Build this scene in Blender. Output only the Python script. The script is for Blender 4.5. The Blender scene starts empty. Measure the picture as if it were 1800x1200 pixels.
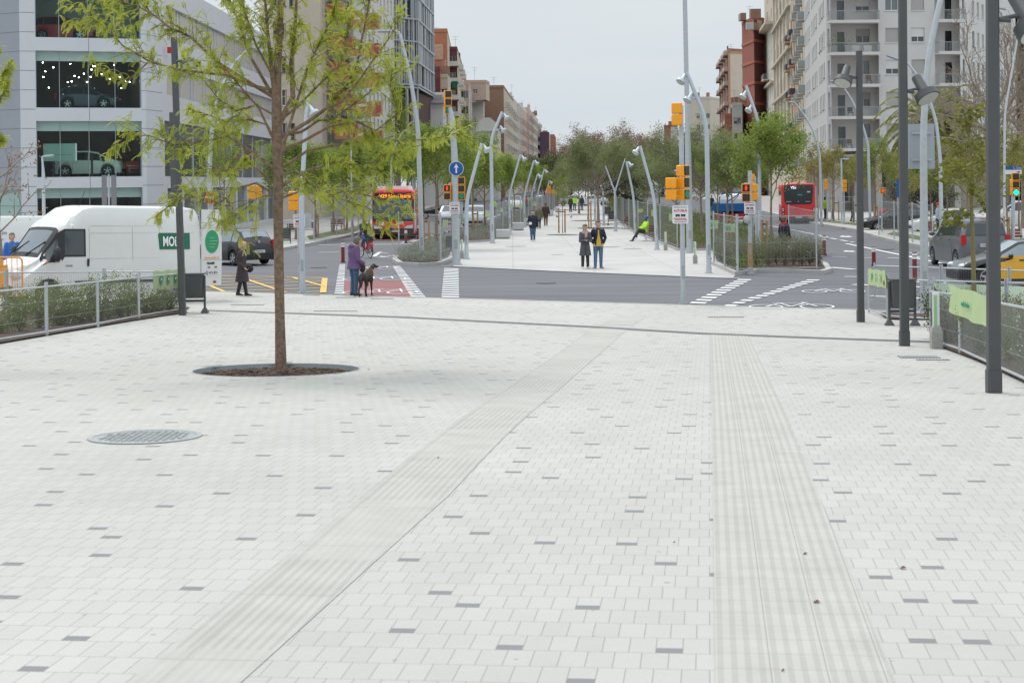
import bpy,bmesh,math,random
from mathutils import Vector,Matrix,noise
R=math.radians
sc=bpy.context.scene
# ---------------- camera, sky, sun, exposure ----------------
FPX,CX,HY,CH,ROLL=2900.0,900.0,320.0,3.33,0.012
cam_d=bpy.data.cameras.new('camera');cam=bpy.data.objects.new('camera',cam_d)
sc.collection.objects.link(cam);sc.camera=cam
cam_d.lens=FPX/1800*36;cam_d.sensor_width=36;cam_d.shift_y=-280/1800
cam_d.clip_start=0.5;cam_d.clip_end=6000
cr,sr=math.cos(ROLL),math.sin(ROLL)
cam.matrix_world=Matrix(((cr,sr,0,0),(0,0,-1,0),(-sr,cr,0,CH),(0,0,0,1)))
cam_d.dof.use_dof=True;cam_d.dof.focus_distance=50;cam_d.dof.aperture_fstop=7.0
SUN_EL,SUN_AZ=58,-35
w=bpy.data.worlds.new('World');sc.world=w;w.use_nodes=True
nt=w.node_tree;nt.nodes.clear()
def wn(t):return nt.nodes.new(t)
sky=wn('ShaderNodeTexSky');sky.sky_type='NISHITA';sky.sun_disc=False
sky.sun_elevation=R(SUN_EL);sky.sun_rotation=R(SUN_AZ)
tc=wn('ShaderNodeTexCoord');mp=wn('ShaderNodeMapping');mp.inputs['Scale'].default_value=(1.2,1.2,7)
nz=wn('ShaderNodeTexNoise');nz.inputs['Scale'].default_value=2.2;nz.inputs['Detail'].default_value=5
cl=wn('ShaderNodeValToRGB');cl.color_ramp.elements[0].position=.35;cl.color_ramp.elements[1].position=.7
cl.color_ramp.elements[0].color=(5.35,6.0,6.5,1);cl.color_ramp.elements[1].color=(6.3,6.55,6.7,1)
mx=wn('ShaderNodeMixRGB');mx.inputs[0].default_value=.93
bg=wn('ShaderNodeBackground');bg.inputs[1].default_value=.1
ow=wn('ShaderNodeOutputWorld')
L_=nt.links.new
sxy=wn('ShaderNodeSeparateXYZ');grd=wn('ShaderNodeMapRange');grd.inputs[1].default_value=.12;grd.inputs[2].default_value=1;grd.inputs[3].default_value=1;grd.inputs[4].default_value=2.35   # overcast: the zenith is brighter than the horizon
vm=wn('ShaderNodeVectorMath');vm.operation='SCALE'
L_(tc.outputs['Generated'],sxy.inputs[0]);L_(sxy.outputs[2],grd.inputs[0]);L_(cl.outputs[0],vm.inputs[0]);L_(grd.outputs[0],vm.inputs['Scale'])
L_(tc.outputs['Generated'],mp.inputs[0]);L_(mp.outputs[0],nz.inputs[0]);L_(nz.outputs[0],cl.inputs[0])
L_(sky.outputs[0],mx.inputs[1]);L_(vm.outputs[0],mx.inputs[2]);L_(mx.outputs[0],bg.inputs[0]);L_(bg.outputs[0],ow.inputs[0])
sd=bpy.data.lights.new('sun','SUN');sd.energy=1.5;sd.angle=R(22);sd.color=(1,.94,.86)
so=bpy.data.objects.new('sun',sd);sc.collection.objects.link(so)
so.rotation_euler=(R(90-SUN_EL),0,R(180-SUN_AZ))
sc.view_settings.view_transform='Standard';sc.view_settings.look='None'
sc.view_settings.exposure=0.27;sc.view_settings.gamma=1
try:sc.cycles.max_bounces=6;sc.cycles.transparent_max_bounces=24
except Exception:pass
# ---------------- helpers ----------------
HP=[(-30,2.22),(0,2.26),(7.6,2.31),(15.2,2.39),(22,2.66),(33.3,3.13),(40.5,3.31),(43,3.33),(60,3.33)]
def hfun(d):
 if d<=HP[0][0]:return HP[0][1]
 if d>=HP[-1][0]:return HP[-1][1]
 n=len(HP)
 def m(i):
  if i==0 or i==n-1:return 0
  return(HP[i+1][1]-HP[i-1][1])/(HP[i+1][0]-HP[i-1][0])
 for i in range(n-1):
  if HP[i][0]<=d<=HP[i+1][0]:
   x0,y0=HP[i];x1,y1=HP[i+1];h=x1-x0;t=(d-x0)/h
   return((2*t**3-3*t*t+1)*y0+(t**3-2*t*t+t)*h*m(i)+(-2*t**3+3*t*t)*y1+(t**3-t*t)*h*m(i+1))
def sstep(a,b,x):
 t=max(0,min(1,(x-a)/(b-a)));return t*t*(3-2*t)
def edge_y(x):return 46.5-.56*x
def zg(x,y):
 if y>edge_y(x):return 0.0
 k=.56*sstep(18,42,y)
 return max(0.0,CH-hfun(y+k*(x-.13*y)))
def ray(px,py):
 u=(px-CX)/FPX;v=(HY-py)/FPX
 return u*cr+v*sr,v*cr-u*sr
def P(px,py,D):
 a,b=ray(px,py);return Vector((a*D,D,CH+b*D))
def G(px,py,dz=0.0):
 a,b=ray(px,py)
 lo=None;d=4.0;prev=4.0
 while d<4000:
  if CH+b*d<=zg(a*d,d):
   lo,hi=prev,d;break
  prev=d;d+=max(.4,d*.01)
 if lo is None:return Vector((a*1500,1500,dz))
 for _ in range(30):
  m=(lo+hi)/2
  if CH+b*m<=zg(a*m,m):hi=m
  else:lo=m
 return Vector((a*hi,hi,zg(a*hi,hi)+dz))
def GR(px,py,dz=0.0):                     # road plane only
 a,b=ray(px,py);d=-CH/b
 return Vector((a*d,d,dz))
def XP(px,D,y=None):return P(px,300,D).x
def ZP(px,py,D):return P(px,py,D).z
def link(o):sc.collection.objects.link(o);return o
def props(o,label=None,cat=None,group=None,kind=None):
 if label:o['label']=label
 if cat:o['category']=cat
 if group:o['group']=group
 if kind:o['kind']=kind
 return o
def thing(name,label,cat,loc=(0,0,0),rz=0,group=None):
 o=bpy.data.objects.new(name,None);link(o);o.empty_display_size=.2
 o.location=loc;o.rotation_euler=(0,0,rz)
 return props(o,label,cat,group)
def copy_tree(o,loc=None,rz=None,label=None,scale=None,parent=None):
 c=o.copy();link(c)
 if parent:c.parent=parent
 for ch in[q for q in o.children]:copy_tree(ch,parent=c)
 if loc is not None:c.location=loc
 if rz is not None:c.rotation_euler=(0,0,rz)
 if scale is not None:c.scale=scale if hasattr(scale,'__len__') else(scale,)*3
 if label:c['label']=label
 return c
class MB:
 def __init__(s):s.v=[];s.f=[];s.m=[];s.cur=0;s.M=None
 def _v(s,p):
  p=Vector(p)
  if s.M is not None:p=s.M@p
  s.v.append(p);return len(s.v)-1
 def face(s,pts):
  s.f.append([s._v(p) for p in pts]);s.m.append(s.cur)
 def box(s,c,d,rz=0,rot=None):
  M=Matrix.Translation(Vector(c))@(rot.to_4x4() if rot is not None else Matrix.Rotation(rz,4,'Z'))
  i=[s._v(M@Vector((x*d[0]/2,y*d[1]/2,z*d[2]/2))) for z in(-1,1) for y in(-1,1) for x in(-1,1)]
  for q in((0,2,3,1),(4,5,7,6),(0,1,5,4),(2,6,7,3),(0,4,6,2),(1,3,7,5)):
   s.f.append([i[k] for k in q]);s.m.append(s.cur)
  return s
 def beam(s,p,q,wd,h=None):
  p,q=Vector(p),Vector(q);d=q-p;L=d.length
  if L<1e-6:return s
  h=h or wd;z=d.normalized();up=Vector((0,0,1)) if abs(z.z)<.95 else Vector((0,1,0))
  x=up.cross(z).normalized();y=z.cross(x)
  i=[s._v(b+x*(a*wd/2)+y*(c*h/2)) for b in(p,q) for c in(-1,1) for a in(-1,1)]
  for k in((0,2,3,1),(4,5,7,6),(0,1,5,4),(2,6,7,3),(0,4,6,2),(1,3,7,5)):
   s.f.append([i[t] for t in k]);s.m.append(s.cur)
  return s
 def tube(s,path,r,n=8,caps=True,flat=None):
  path=[Vector(p) for p in path];m=len(path)
  if not hasattr(r,'__len__'):r=[r]*m
  ref=None;rings=[]
  for k in range(m):
   t=(path[min(k+1,m-1)]-path[max(k-1,0)])
   if t.length<1e-9:t=Vector((0,0,1))
   t.normalize()
   if ref is None:
    ref=Vector((1,0,0)) if abs(t.x)<.9 else Vector((0,1,0))
   x=(ref-t*ref.dot(t)).normalized();y=t.cross(x);ref=x
   rr=r[k] if hasattr(r[k],'__len__') else(r[k],r[k])
   rings.append([s._v(path[k]+x*(rr[0]*math.cos(2*math.pi*j/n))+y*(rr[1]*math.sin(2*math.pi*j/n))) for j in range(n)])
  for k in range(m-1):
   for j in range(n):
    s.f.append([rings[k][j],rings[k][(j+1)%n],rings[k+1][(j+1)%n],rings[k+1][j]]);s.m.append(s.cur)
  if caps:
   s.f.append(list(reversed(rings[0])));s.m.append(s.cur);s.f.append(list(rings[-1]));s.m.append(s.cur)
  return s
 def cyl(s,c,r,h,n=16,r2=None,axis='Z'):
  c=Vector(c);a={'X':Vector((1,0,0)),'Y':Vector((0,1,0)),'Z':Vector((0,0,1))}[axis]*h
  return s.tube([c,c+a],[r,r if r2 is None else r2],n)
 def ball(s,c,r,nu=12,nv=8):
  c=Vector(c);r=r if hasattr(r,'__len__') else(r,r,r)
  g=[[s._v(c+Vector((r[0]*math.sin(math.pi*i/nv)*math.cos(2*math.pi*j/nu),r[1]*math.sin(math.pi*i/nv)*math.sin(2*math.pi*j/nu),r[2]*math.cos(math.pi*i/nv)))) for j in range(nu)] for i in range(nv+1)]
  for i in range(nv):
   for j in range(nu):
    s.f.append([g[i][j],g[i+1][j],g[i+1][(j+1)%nu],g[i][(j+1)%nu]]);s.m.append(s.cur)
  return s
 def loft(s,rings,closed=True,caps=True):
  idx=[[s._v(p) for p in r] for r in rings];n=len(idx[0])
  for k in range(len(idx)-1):
   for j in range(n if closed else n-1):
    s.f.append([idx[k][j],idx[k][(j+1)%n],idx[k+1][(j+1)%n],idx[k+1][j]]);s.m.append(s.cur)
  if caps:
   s.f.append(list(reversed(idx[0])));s.m.append(s.cur);s.f.append(list(idx[-1]));s.m.append(s.cur)
  return s
 def prism(s,poly,z0,z1):
  b=[s._v((p[0],p[1],z0)) for p in poly];t=[s._v((p[0],p[1],z1)) for p in poly];n=len(poly)
  s.f.append(list(reversed(b)));s.m.append(s.cur);s.f.append(t);s.m.append(s.cur)
  for j in range(n):
   s.f.append([b[j],b[(j+1)%n],t[(j+1)%n],t[j]]);s.m.append(s.cur)
  return s
 def extr(s,pts,d):
  pts=[Vector(p) for p in pts];d=Vector(d);n=len(pts)
  a=[s._v(p) for p in pts];b=[s._v(p+d) for p in pts]
  s.f.append(list(reversed(a)));s.m.append(s.cur);s.f.append(b);s.m.append(s.cur)
  for j in range(n):
   s.f.append([a[j],a[(j+1)%n],b[(j+1)%n],b[j]]);s.m.append(s.cur)
  return s
 def disc(s,c,r,nrm,n=20,th=.004,ry=None):
  nrm=Vector(nrm).normalized();up=Vector((0,0,1)) if abs(nrm.z)<.9 else Vector((0,1,0))
  x=up.cross(nrm).normalized();y=nrm.cross(x);ry=ry or r
  return s.extr([Vector(c)+x*(r*math.cos(2*math.pi*j/n))+y*(ry*math.sin(2*math.pi*j/n)) for j in range(n)],nrm*th)
 def mesh(s,name,mat,smooth=False):
  me=bpy.data.meshes.new(name)
  me.from_pydata([tuple(v) for v in s.v],[],s.f)
  for m in(mat if isinstance(mat,(list,tuple)) else[mat]):me.materials.append(m)
  if isinstance(mat,(list,tuple)) and len(mat)>1:me.polygons.foreach_set('material_index',s.m)
  if smooth:
   me.polygons.foreach_set('use_smooth',[True]*len(me.polygons))
  me.update()
  return me
 def build(s,name,mat,parent=None,smooth=False,fix=True,sharp=None):
  me=s.mesh(name,mat,smooth)
  if fix and len(me.polygons)<60000:
   b=bmesh.new();b.from_mesh(me)
   if smooth:bmesh.ops.remove_doubles(b,verts=b.verts,dist=1e-4)
   bmesh.ops.recalc_face_normals(b,faces=b.faces);b.to_mesh(me);b.free()
  if smooth:
   try:me.set_sharp_from_angle(angle=R(sharp or 40))
   except Exception:pass
  o=bpy.data.objects.new(name,me);link(o)
  if parent:o.parent=parent
  return o
# ---------------- materials ----------------
MATS={}
def mat(name,col,rough=.6,metal=0,nv=0.0,ns=4.0,bump=0.0,bs=30.0,spec=None,alpha=None,emit=None,es=1.0,obj=True,clear=0):
 if name in MATS:return MATS[name]
 m=bpy.data.materials.new(name);m.use_nodes=True;n=m.node_tree;b=n.nodes['Principled BSDF']
 b.inputs['Base Color'].default_value=(*col,1);b.inputs['Roughness'].default_value=rough;b.inputs['Metallic'].default_value=metal
 if spec is not None:b.inputs['Specular IOR Level'].default_value=spec
 if clear:b.inputs['Coat Weight'].default_value=clear;b.inputs['Coat Roughness'].default_value=.08
 t=n.nodes.new('ShaderNodeTexCoord');src=t.outputs['Object']
 if nv:
  a=n.nodes.new('ShaderNodeTexNoise');a.inputs['Scale'].default_value=ns;a.inputs['Detail'].default_value=6;a.inputs['Roughness'].default_value=.65
  mrg=n.nodes.new('ShaderNodeMapRange');mrg.inputs[1].default_value=.25;mrg.inputs[2].default_value=.75;mrg.inputs[3].default_value=1-nv;mrg.inputs[4].default_value=1+nv
  mu=n.nodes.new('ShaderNodeMixRGB');mu.blend_type='MULTIPLY';mu.inputs[0].default_value=1;mu.inputs[1].default_value=(*col,1)
  n.links.new(src,a.inputs[0]);n.links.new(a.outputs[0],mrg.inputs[0]);n.links.new(mrg.outputs[0],mu.inputs[2]);n.links.new(mu.outputs[0],b.inputs['Base Color'])
 if bump:
  a=n.nodes.new('ShaderNodeTexNoise');a.inputs['Scale'].default_value=bs;a.inputs['Detail'].default_value=4
  bu=n.nodes.new('ShaderNodeBump');bu.inputs['Strength'].default_value=bump;bu.inputs['Distance'].default_value=.02
  n.links.new(src,a.inputs[0]);n.links.new(a.outputs[0],bu.inputs['Height']);n.links.new(bu.outputs[0],b.inputs['Normal'])
 if alpha is not None:b.inputs['Alpha'].default_value=alpha
 if emit:b.inputs['Emission Color'].default_value=(*emit,1);b.inputs['Emission Strength'].default_value=es
 MATS[name]=m;return m
def leafmat(name,c1,c2,trans=.35,scale=1.5):
 if name in MATS:return MATS[name]
 m=bpy.data.materials.new(name);m.use_nodes=True;n=m.node_tree;n.nodes.clear()
 t=n.nodes.new('ShaderNodeTexCoord');a=n.nodes.new('ShaderNodeTexNoise');a.inputs['Scale'].default_value=scale;a.inputs['Detail'].default_value=8;a.inputs['Roughness'].default_value=.8
 r=n.nodes.new('ShaderNodeValToRGB');r.color_ramp.elements[0].position=.36;r.color_ramp.elements[1].position=.64
 r.color_ramp.elements[0].color=(*c1,1);r.color_ramp.elements[1].color=(*c2,1)
 d=n.nodes.new('ShaderNodeBsdfPrincipled');d.inputs['Roughness'].default_value=.6;d.inputs['Specular IOR Level'].default_value=.3
 tr=n.nodes.new('ShaderNodeBsdfTranslucent');ms=n.nodes.new('ShaderNodeMixShader');ms.inputs[0].default_value=trans;o=n.nodes.new('ShaderNodeOutputMaterial')
 n.links.new(t.outputs['Object'],a.inputs[0]);n.links.new(a.outputs[0],r.inputs[0]);n.links.new(r.outputs[0],d.inputs[0]);n.links.new(r.outputs[0],tr.inputs[0])
 n.links.new(d.outputs[0],ms.inputs[1]);n.links.new(tr.outputs[0],ms.inputs[2]);n.links.new(ms.outputs[0],o.inputs[0])
 MATS[name]=m;return m
def glassmat(name,tint=(.35,.42,.42),mixf=.35):
 if name in MATS:return MATS[name]
 m=bpy.data.materials.new(name);m.use_nodes=True;n=m.node_tree;n.nodes.clear()
 tr=n.nodes.new('ShaderNodeBsdfTransparent');tr.inputs[0].default_value=(*tint,1)
 g=n.nodes.new('ShaderNodeBsdfGlossy');g.inputs['Roughness'].default_value=.03;g.inputs[0].default_value=(.9,.95,1,1)
 fr=n.nodes.new('ShaderNodeFresnel');fr.inputs[0].default_value=1.5
 ma=n.nodes.new('ShaderNodeMath');ma.operation='ADD';ma.use_clamp=True;ma.inputs[1].default_value=mixf
 ms=n.nodes.new('ShaderNodeMixShader');o=n.nodes.new('ShaderNodeOutputMaterial')
 n.links.new(fr.outputs[0],ma.inputs[0]);n.links.new(ma.outputs[0],ms.inputs[0]);n.links.new(tr.outputs[0],ms.inputs[1]);n.links.new(g.outputs[0],ms.inputs[2]);n.links.new(ms.outputs[0],o.inputs[0])
 MATS[name]=m;return m
galv=mat('galvanised_steel',(.46,.49,.51),.42,.35,nv=.12,ns=9)
lampgrey=mat('pale_grey_paint',(.50,.55,.59),.38,.25,nv=.05,ns=5)
darkmetal=mat('dark_grey_paint',(.075,.08,.082),.5,.15,nv=.08,ns=6)
amber=mat('amber_plastic',(.86,.34,.008),.38,nv=.05,ns=8)
black=mat('black_plastic',(.012,.012,.013),.45)
rubber=mat('tyre_rubber',(.018,.018,.019),.8,nv=.2,ns=30)
white_paint=mat('white_paint',(.8,.8,.79),.5)
white_sign=mat('white_sign_face',(.72,.73,.75),.4)
chrome=mat('alloy',(.5,.51,.53),.3,.8)
redpaint=mat('sign_red',(.55,.02,.02),.4)
bluepaint=mat('sign_blue',(.01,.09,.33),.4)
wood=mat('stake_wood',(.38,.23,.11),.8,nv=.25,ns=6)
bark=mat('bark',(.24,.17,.12),.9,nv=.35,ns=12,bump=.8,bs=25)
barkgrey=mat('bark_grey',(.27,.22,.18),.9,nv=.35,ns=8,bump=.6,bs=20)
concrete=mat('bench_concrete',(.50,.50,.50),.8,nv=.06,ns=5,bump=.15,bs=60)
soil=mat('bark_mulch',(.07,.042,.030),.95,nv=.7,ns=14,bump=1.0,bs=22)
clearglass=glassmat('window_glass',(.25,.29,.3),.22)
def text(body,size,m,parent,M,name='lettering',ext=.004,align='CENTER',bold=0.0,sx=1.0):
 c=bpy.data.curves.new('txt','FONT');c.body=body;c.size=size;c.extrude=ext;c.align_x=align;c.align_y='CENTER';c.resolution_u=3;c.offset=bold
 t=bpy.data.objects.new('txt',c);link(t)
 dg=bpy.context.evaluated_depsgraph_get();me=bpy.data.meshes.new_from_object(t.evaluated_get(dg))
 bpy.data.objects.remove(t);bpy.data.curves.remove(c)
 me.transform(M@Matrix.Diagonal((sx,1,1,1)));me.materials.clear();me.materials.append(m);me.name=name
 o=bpy.data.objects.new(name,me);link(o)
 if parent:o.parent=parent
 return o
def face_M(loc,nrm,up=(0,0,1)):          # text plane whose +Z looks along nrm
 z=Vector(nrm).normalized();x=Vector(up).cross(z).normalized();y=z.cross(x)
 return Matrix(((x.x,y.x,z.x,loc[0]),(x.y,y.y,z.y,loc[1]),(x.z,y.z,z.z,loc[2]),(0,0,0,1)))
# ---------------- ground, paving, roads ----------------
PAV_ANG=math.atan2(345,2900)             # paving runs 6.8 degrees right of the view
def nodes_of(name):
 m=bpy.data.materials.new(name);m.use_nodes=True;n=m.node_tree;MATS[name]=m
 return m,n,n.nodes['Principled BSDF']
def N(n,t,**k):
 q=n.nodes.new(t)
 for a,b in k.items():setattr(q,a,b)
 return q
def mth(n,op,a,b=None,c=None):
 q=n.nodes.new('ShaderNodeMath');q.operation=op
 for i,v in enumerate((a,b,c)):
  if v is None:continue
  if isinstance(v,(int,float)):q.inputs[i].default_value=v
  else:n.links.new(v,q.inputs[i])
 return q.outputs[0]
BW,BH=.132,.272
def paver_mat():
 m,n,b=nodes_of('white_pavers');l=n.links.new
 tc=N(n,'ShaderNodeTexCoord');mp=N(n,'ShaderNodeMapping');mp.inputs['Rotation'].default_value=(0,0,PAV_ANG);mp.inputs['Location'].default_value=(.02,.05,0)
 l(tc.outputs['Object'],mp.inputs[0])
 sx=N(n,'ShaderNodeSeparateXYZ');l(mp.outputs[0],sx.inputs[0])
 X,Y=sx.outputs[0],sx.outputs[1]
 row=mth(n,'FLOOR',mth(n,'DIVIDE',Y,BH));fy=mth(n,'FRACT',mth(n,'DIVIDE',Y,BH))
 off=mth(n,'MULTIPLY',mth(n,'MODULO',mth(n,'ADD',row,1000.0),2.0),.5)
 ux=mth(n,'ADD',mth(n,'DIVIDE',X,BW),off);col=mth(n,'FLOOR',ux);fx=mth(n,'FRACT',ux)
 cb=N(n,'ShaderNodeCombineXYZ');l(col,cb.inputs[0]);l(row,cb.inputs[1])
 wn_=N(n,'ShaderNodeTexWhiteNoise',noise_dimensions='2D');l(cb.outputs[0],wn_.inputs[0])
 rnd=wn_.outputs[0]
 # spread the dark insets: one candidate cell in a coarse 5x5 block
 bc=N(n,'ShaderNodeCombineXYZ');l(mth(n,'FLOOR',mth(n,'DIVIDE',col,5.0)),bc.inputs[0]);l(mth(n,'FLOOR',mth(n,'DIVIDE',row,3.0)),bc.inputs[1])
 w2=N(n,'ShaderNodeTexWhiteNoise',noise_dimensions='2D');l(bc.outputs[0],w2.inputs[0])
 s2=N(n,'ShaderNodeSeparateColor');l(w2.outputs[1],s2.inputs[0])
 cx=mth(n,'SUBTRACT',col,mth(n,'MULTIPLY',mth(n,'FLOOR',mth(n,'DIVIDE',col,5.0)),5.0));cy=mth(n,'SUBTRACT',row,mth(n,'MULTIPLY',mth(n,'FLOOR',mth(n,'DIVIDE',row,3.0)),3.0))
 tx=mth(n,'FLOOR',mth(n,'MULTIPLY',s2.outputs[0],3.99));ty=mth(n,'FLOOR',mth(n,'MULTIPLY',s2.outputs[1],2.0))
 isd=mth(n,'MULTIPLY',mth(n,'COMPARE',cx,tx,.1),mth(n,'COMPARE',cy,ty,.1))
 isd=mth(n,'MULTIPLY',isd,mth(n,'LESS_THAN',fy,.33));isd=mth(n,'MULTIPLY',isd,mth(n,'GREATER_THAN',s2.outputs[2],.1))
 jy=mth(n,'LESS_THAN',mth(n,'MINIMUM',fy,mth(n,'SUBTRACT',1.0,fy)),.010)
 jx=mth(n,'LESS_THAN',mth(n,'MINIMUM',fx,mth(n,'SUBTRACT',1.0,fx)),.018)
 joint=mth(n,'MAXIMUM',jx,jy)
 ramp=N(n,'ShaderNodeValToRGB');l(rnd,ramp.inputs[0])
 ramp.color_ramp.elements[0].color=(.412,.402,.377,1);ramp.color_ramp.elements[1].color=(.437,.428,.403,1)
 e=ramp.color_ramp.elements.new(.5);e.color=(.426,.417,.392,1)
 nz1=N(n,'ShaderNodeTexNoise');nz1.inputs['Scale'].default_value=.35;nz1.inputs['Detail'].default_value=7;nz1.inputs['Roughness'].default_value=.6;l(tc.outputs['Object'],nz1.inputs[0])
 nz2=N(n,'ShaderNodeTexNoise');nz2.inputs['Scale'].default_value=90;nz2.inputs['Detail'].default_value=2;l(tc.outputs['Object'],nz2.inputs[0])
 mr=N(n,'ShaderNodeMapRange');mr.inputs[1].default_value=.3;mr.inputs[2].default_value=.7;mr.inputs[3].default_value=.90;mr.inputs[4].default_value=1.05;l(nz1.outputs[0],mr.inputs[0])
 mr2=N(n,'ShaderNodeMapRange');mr2.inputs[1].default_value=.3;mr2.inputs[2].default_value=.7;mr2.inputs[3].default_value=.965;mr2.inputs[4].default_value=1.03;l(nz2.outputs[0],mr2.inputs[0])
 mm=mth(n,'MULTIPLY',mr.outputs[0],mr2.outputs[0])
 mu=N(n,'ShaderNodeMixRGB',blend_type='MULTIPLY');mu.inputs[0].default_value=1;l(ramp.outputs[0],mu.inputs[1]);l(mm,mu.inputs[2])
 md=N(n,'ShaderNodeMixRGB');l(isd,md.inputs[0]);l(mu.outputs[0],md.inputs[1]);md.inputs[2].default_value=(.185,.189,.200,1)
 mj=N(n,'ShaderNodeMixRGB');l(mth(n,'MULTIPLY',joint,.85),mj.inputs[0]);l(md.outputs[0],mj.inputs[1]);mj.inputs[2].default_value=(.22,.20,.165,1)
 vo=N(n,'ShaderNodeTexVoronoi',voronoi_dimensions='2D');vo.inputs['Scale'].default_value=2.2;l(tc.outputs['Object'],vo.inputs['Vector']);vs=N(n,'ShaderNodeSeparateColor');l(vo.outputs['Color'],vs.inputs[0])
 gum=mth(n,'MULTIPLY',mth(n,'LESS_THAN',vo.outputs['Distance'],mth(n,'MULTIPLY',vs.outputs[1],.045)),mth(n,'GREATER_THAN',vs.outputs[0],.62))
 mg=N(n,'ShaderNodeMixRGB');l(mth(n,'MULTIPLY',gum,.45),mg.inputs[0]);l(mj.outputs[0],mg.inputs[1]);mg.inputs[2].default_value=(.16,.15,.14,1)
 l(mg.outputs[0],b.inputs['Base Color']);b.inputs['Roughness'].default_value=.75
 bu=N(n,'ShaderNodeBump');bu.inputs['Strength'].default_value=.25;bu.inputs['Distance'].default_value=.004
 l(mth(n,'SUBTRACT',mth(n,'ADD',mth(n,'MULTIPLY',rnd,.25),mth(n,'MULTIPLY',nz2.outputs[0],.3)),joint),bu.inputs['Height']);l(bu.outputs[0],b.inputs['Normal'])
 return m
def rib_mat(name,ang,tile,ribs,bar,c0=(.415,.403,.372),c1=(.34,.328,.295)):
 """tactile tile: columns of ribs across each tile, joints between tiles"""
 m,n,b=nodes_of(name);l=n.links.new
 tc=N(n,'ShaderNodeTexCoord');mp=N(n,'ShaderNodeMapping');mp.inputs['Rotation'].default_value=(0,0,ang)
 l(tc.outputs['Object'],mp.inputs[0]);sx=N(n,'ShaderNodeSeparateXYZ');l(mp.outputs[0],sx.inputs[0]);X,Y=sx.outputs[0],sx.outputs[1]
 fx=mth(n,'FRACT',mth(n,'DIVIDE',X,tile));fy=mth(n,'FRACT',mth(n,'DIVIDE',Y,tile))
 rx=mth(n,'FRACT',mth(n,'MULTIPLY',mth(n,'SUBTRACT',fx,.06),ribs));col=mth(n,'LESS_THAN',rx,.45)
 ry=mth(n,'FRACT',mth(n,'DIVIDE',Y,bar));hatch=mth(n,'LESS_THAN',ry,.5)
 rib=mth(n,'MULTIPLY',col,mth(n,'ADD',mth(n,'MULTIPLY',hatch,.65),.35))
 j=mth(n,'MAXIMUM',mth(n,'LESS_THAN',fx,.018),mth(n,'LESS_THAN',fy,.016))
 nz1=N(n,'ShaderNodeTexNoise');nz1.inputs['Scale'].default_value=3;nz1.inputs['Detail'].default_value=6;l(tc.outputs['Object'],nz1.inputs[0])
 mr=N(n,'ShaderNodeMapRange');mr.inputs[1].default_value=.3;mr.inputs[2].default_value=.7;mr.inputs[3].default_value=.93;mr.inputs[4].default_value=1.06;l(nz1.outputs[0],mr.inputs[0])
 a=N(n,'ShaderNodeMixRGB');l(rib,a.inputs[0]);a.inputs[1].default_value=(*c0,1);a.inputs[2].default_value=(*c1,1)
 mu=N(n,'ShaderNodeMixRGB',blend_type='MULTIPLY');mu.inputs[0].default_value=1;l(a.outputs[0],mu.inputs[1]);l(mr.outputs[0],mu.inputs[2])
 c=N(n,'ShaderNodeMixRGB');l(mth(n,'MULTIPLY',j,.8 if bar<1 else .25),c.inputs[0]);l(mu.outputs[0],c.inputs[1]);c.inputs[2].default_value=(.22,.19,.16,1)
 l(c.outputs[0],b.inputs['Base Color']);b.inputs['Roughness'].default_value=.8
 bu=N(n,'ShaderNodeBump');bu.inputs['Strength'].default_value=.3;bu.inputs['Distance'].default_value=.004;l(mth(n,'SUBTRACT',rib,j),bu.inputs['Height']);l(bu.outputs[0],b.inputs['Normal'])
 return m
def asphalt_mat():
 m,n,b=nodes_of('asphalt');l=n.links.new
 tc=N(n,'ShaderNodeTexCoord')
 a=N(n,'ShaderNodeTexNoise');a.inputs['Scale'].default_value=40;a.inputs['Detail'].default_value=4;l(tc.outputs['Object'],a.inputs[0])
 mp=N(n,'ShaderNodeMapping');mp.inputs['Rotation'].default_value=(0,0,R(29));mp.inputs['Scale'].default_value=(.05,.8,1);l(tc.outputs['Object'],mp.inputs[0])
 c=N(n,'ShaderNodeTexNoise');c.inputs['Scale'].default_value=1.2;c.inputs['Detail'].default_value=5;l(mp.outputs[0],c.inputs[0])
 d=N(n,'ShaderNodeTexNoise');d.inputs['Scale'].default_value=.12;d.inputs['Detail'].default_value=5;l(tc.outputs['Object'],d.inputs[0])
 s=mth(n,'ADD',mth(n,'ADD',mth(n,'MULTIPLY',a.outputs[0],.25),mth(n,'MULTIPLY',c.outputs[0],.45)),mth(n,'MULTIPLY',d.outputs[0],.3))
 r=N(n,'ShaderNodeValToRGB');r.color_ramp.elements[0].position=.36;r.color_ramp.elements[1].position=.64
 r.color_ramp.elements[0].color=(.078,.080,.090,1);r.color_ramp.elements[1].color=(.142,.145,.158,1)
 l(s,r.inputs[0]);l(r.outputs[0],b.inputs['Base Color']);b.inputs['Roughness'].default_value=.8
 bu=N(n,'ShaderNodeBump');bu.inputs['Strength'].default_value=.3;bu.inputs['Distance'].default_value=.01;l(a.outputs[0],bu.inputs['Height']);l(bu.outputs[0],b.inputs['Normal'])
 return m
M_pav=paver_mat();M_asph=asphalt_mat()
M_tact=rib_mat('tactile_tiles',PAV_ANG,.262,4,.018)
def struct(mb,name,m,**k):
 o=mb.build(name,m,**k);o['kind']='structure';return o
# base ground to the horizon
mb=MB();mb.face([(-2500,20,-.06),(2500,20,-.06),(2500,4000,-.06),(-2500,4000,-.06)])
struct(mb,'ground',mat('far_ground',(.30,.30,.29),.9,nv=.15,ns=.02))
mb=MB();mb.face([(-90,26,-.014),(90,26,-.014),(110,1200,-.014),(-90,1200,-.014)])
struct(mb,'road',M_asph)
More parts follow.
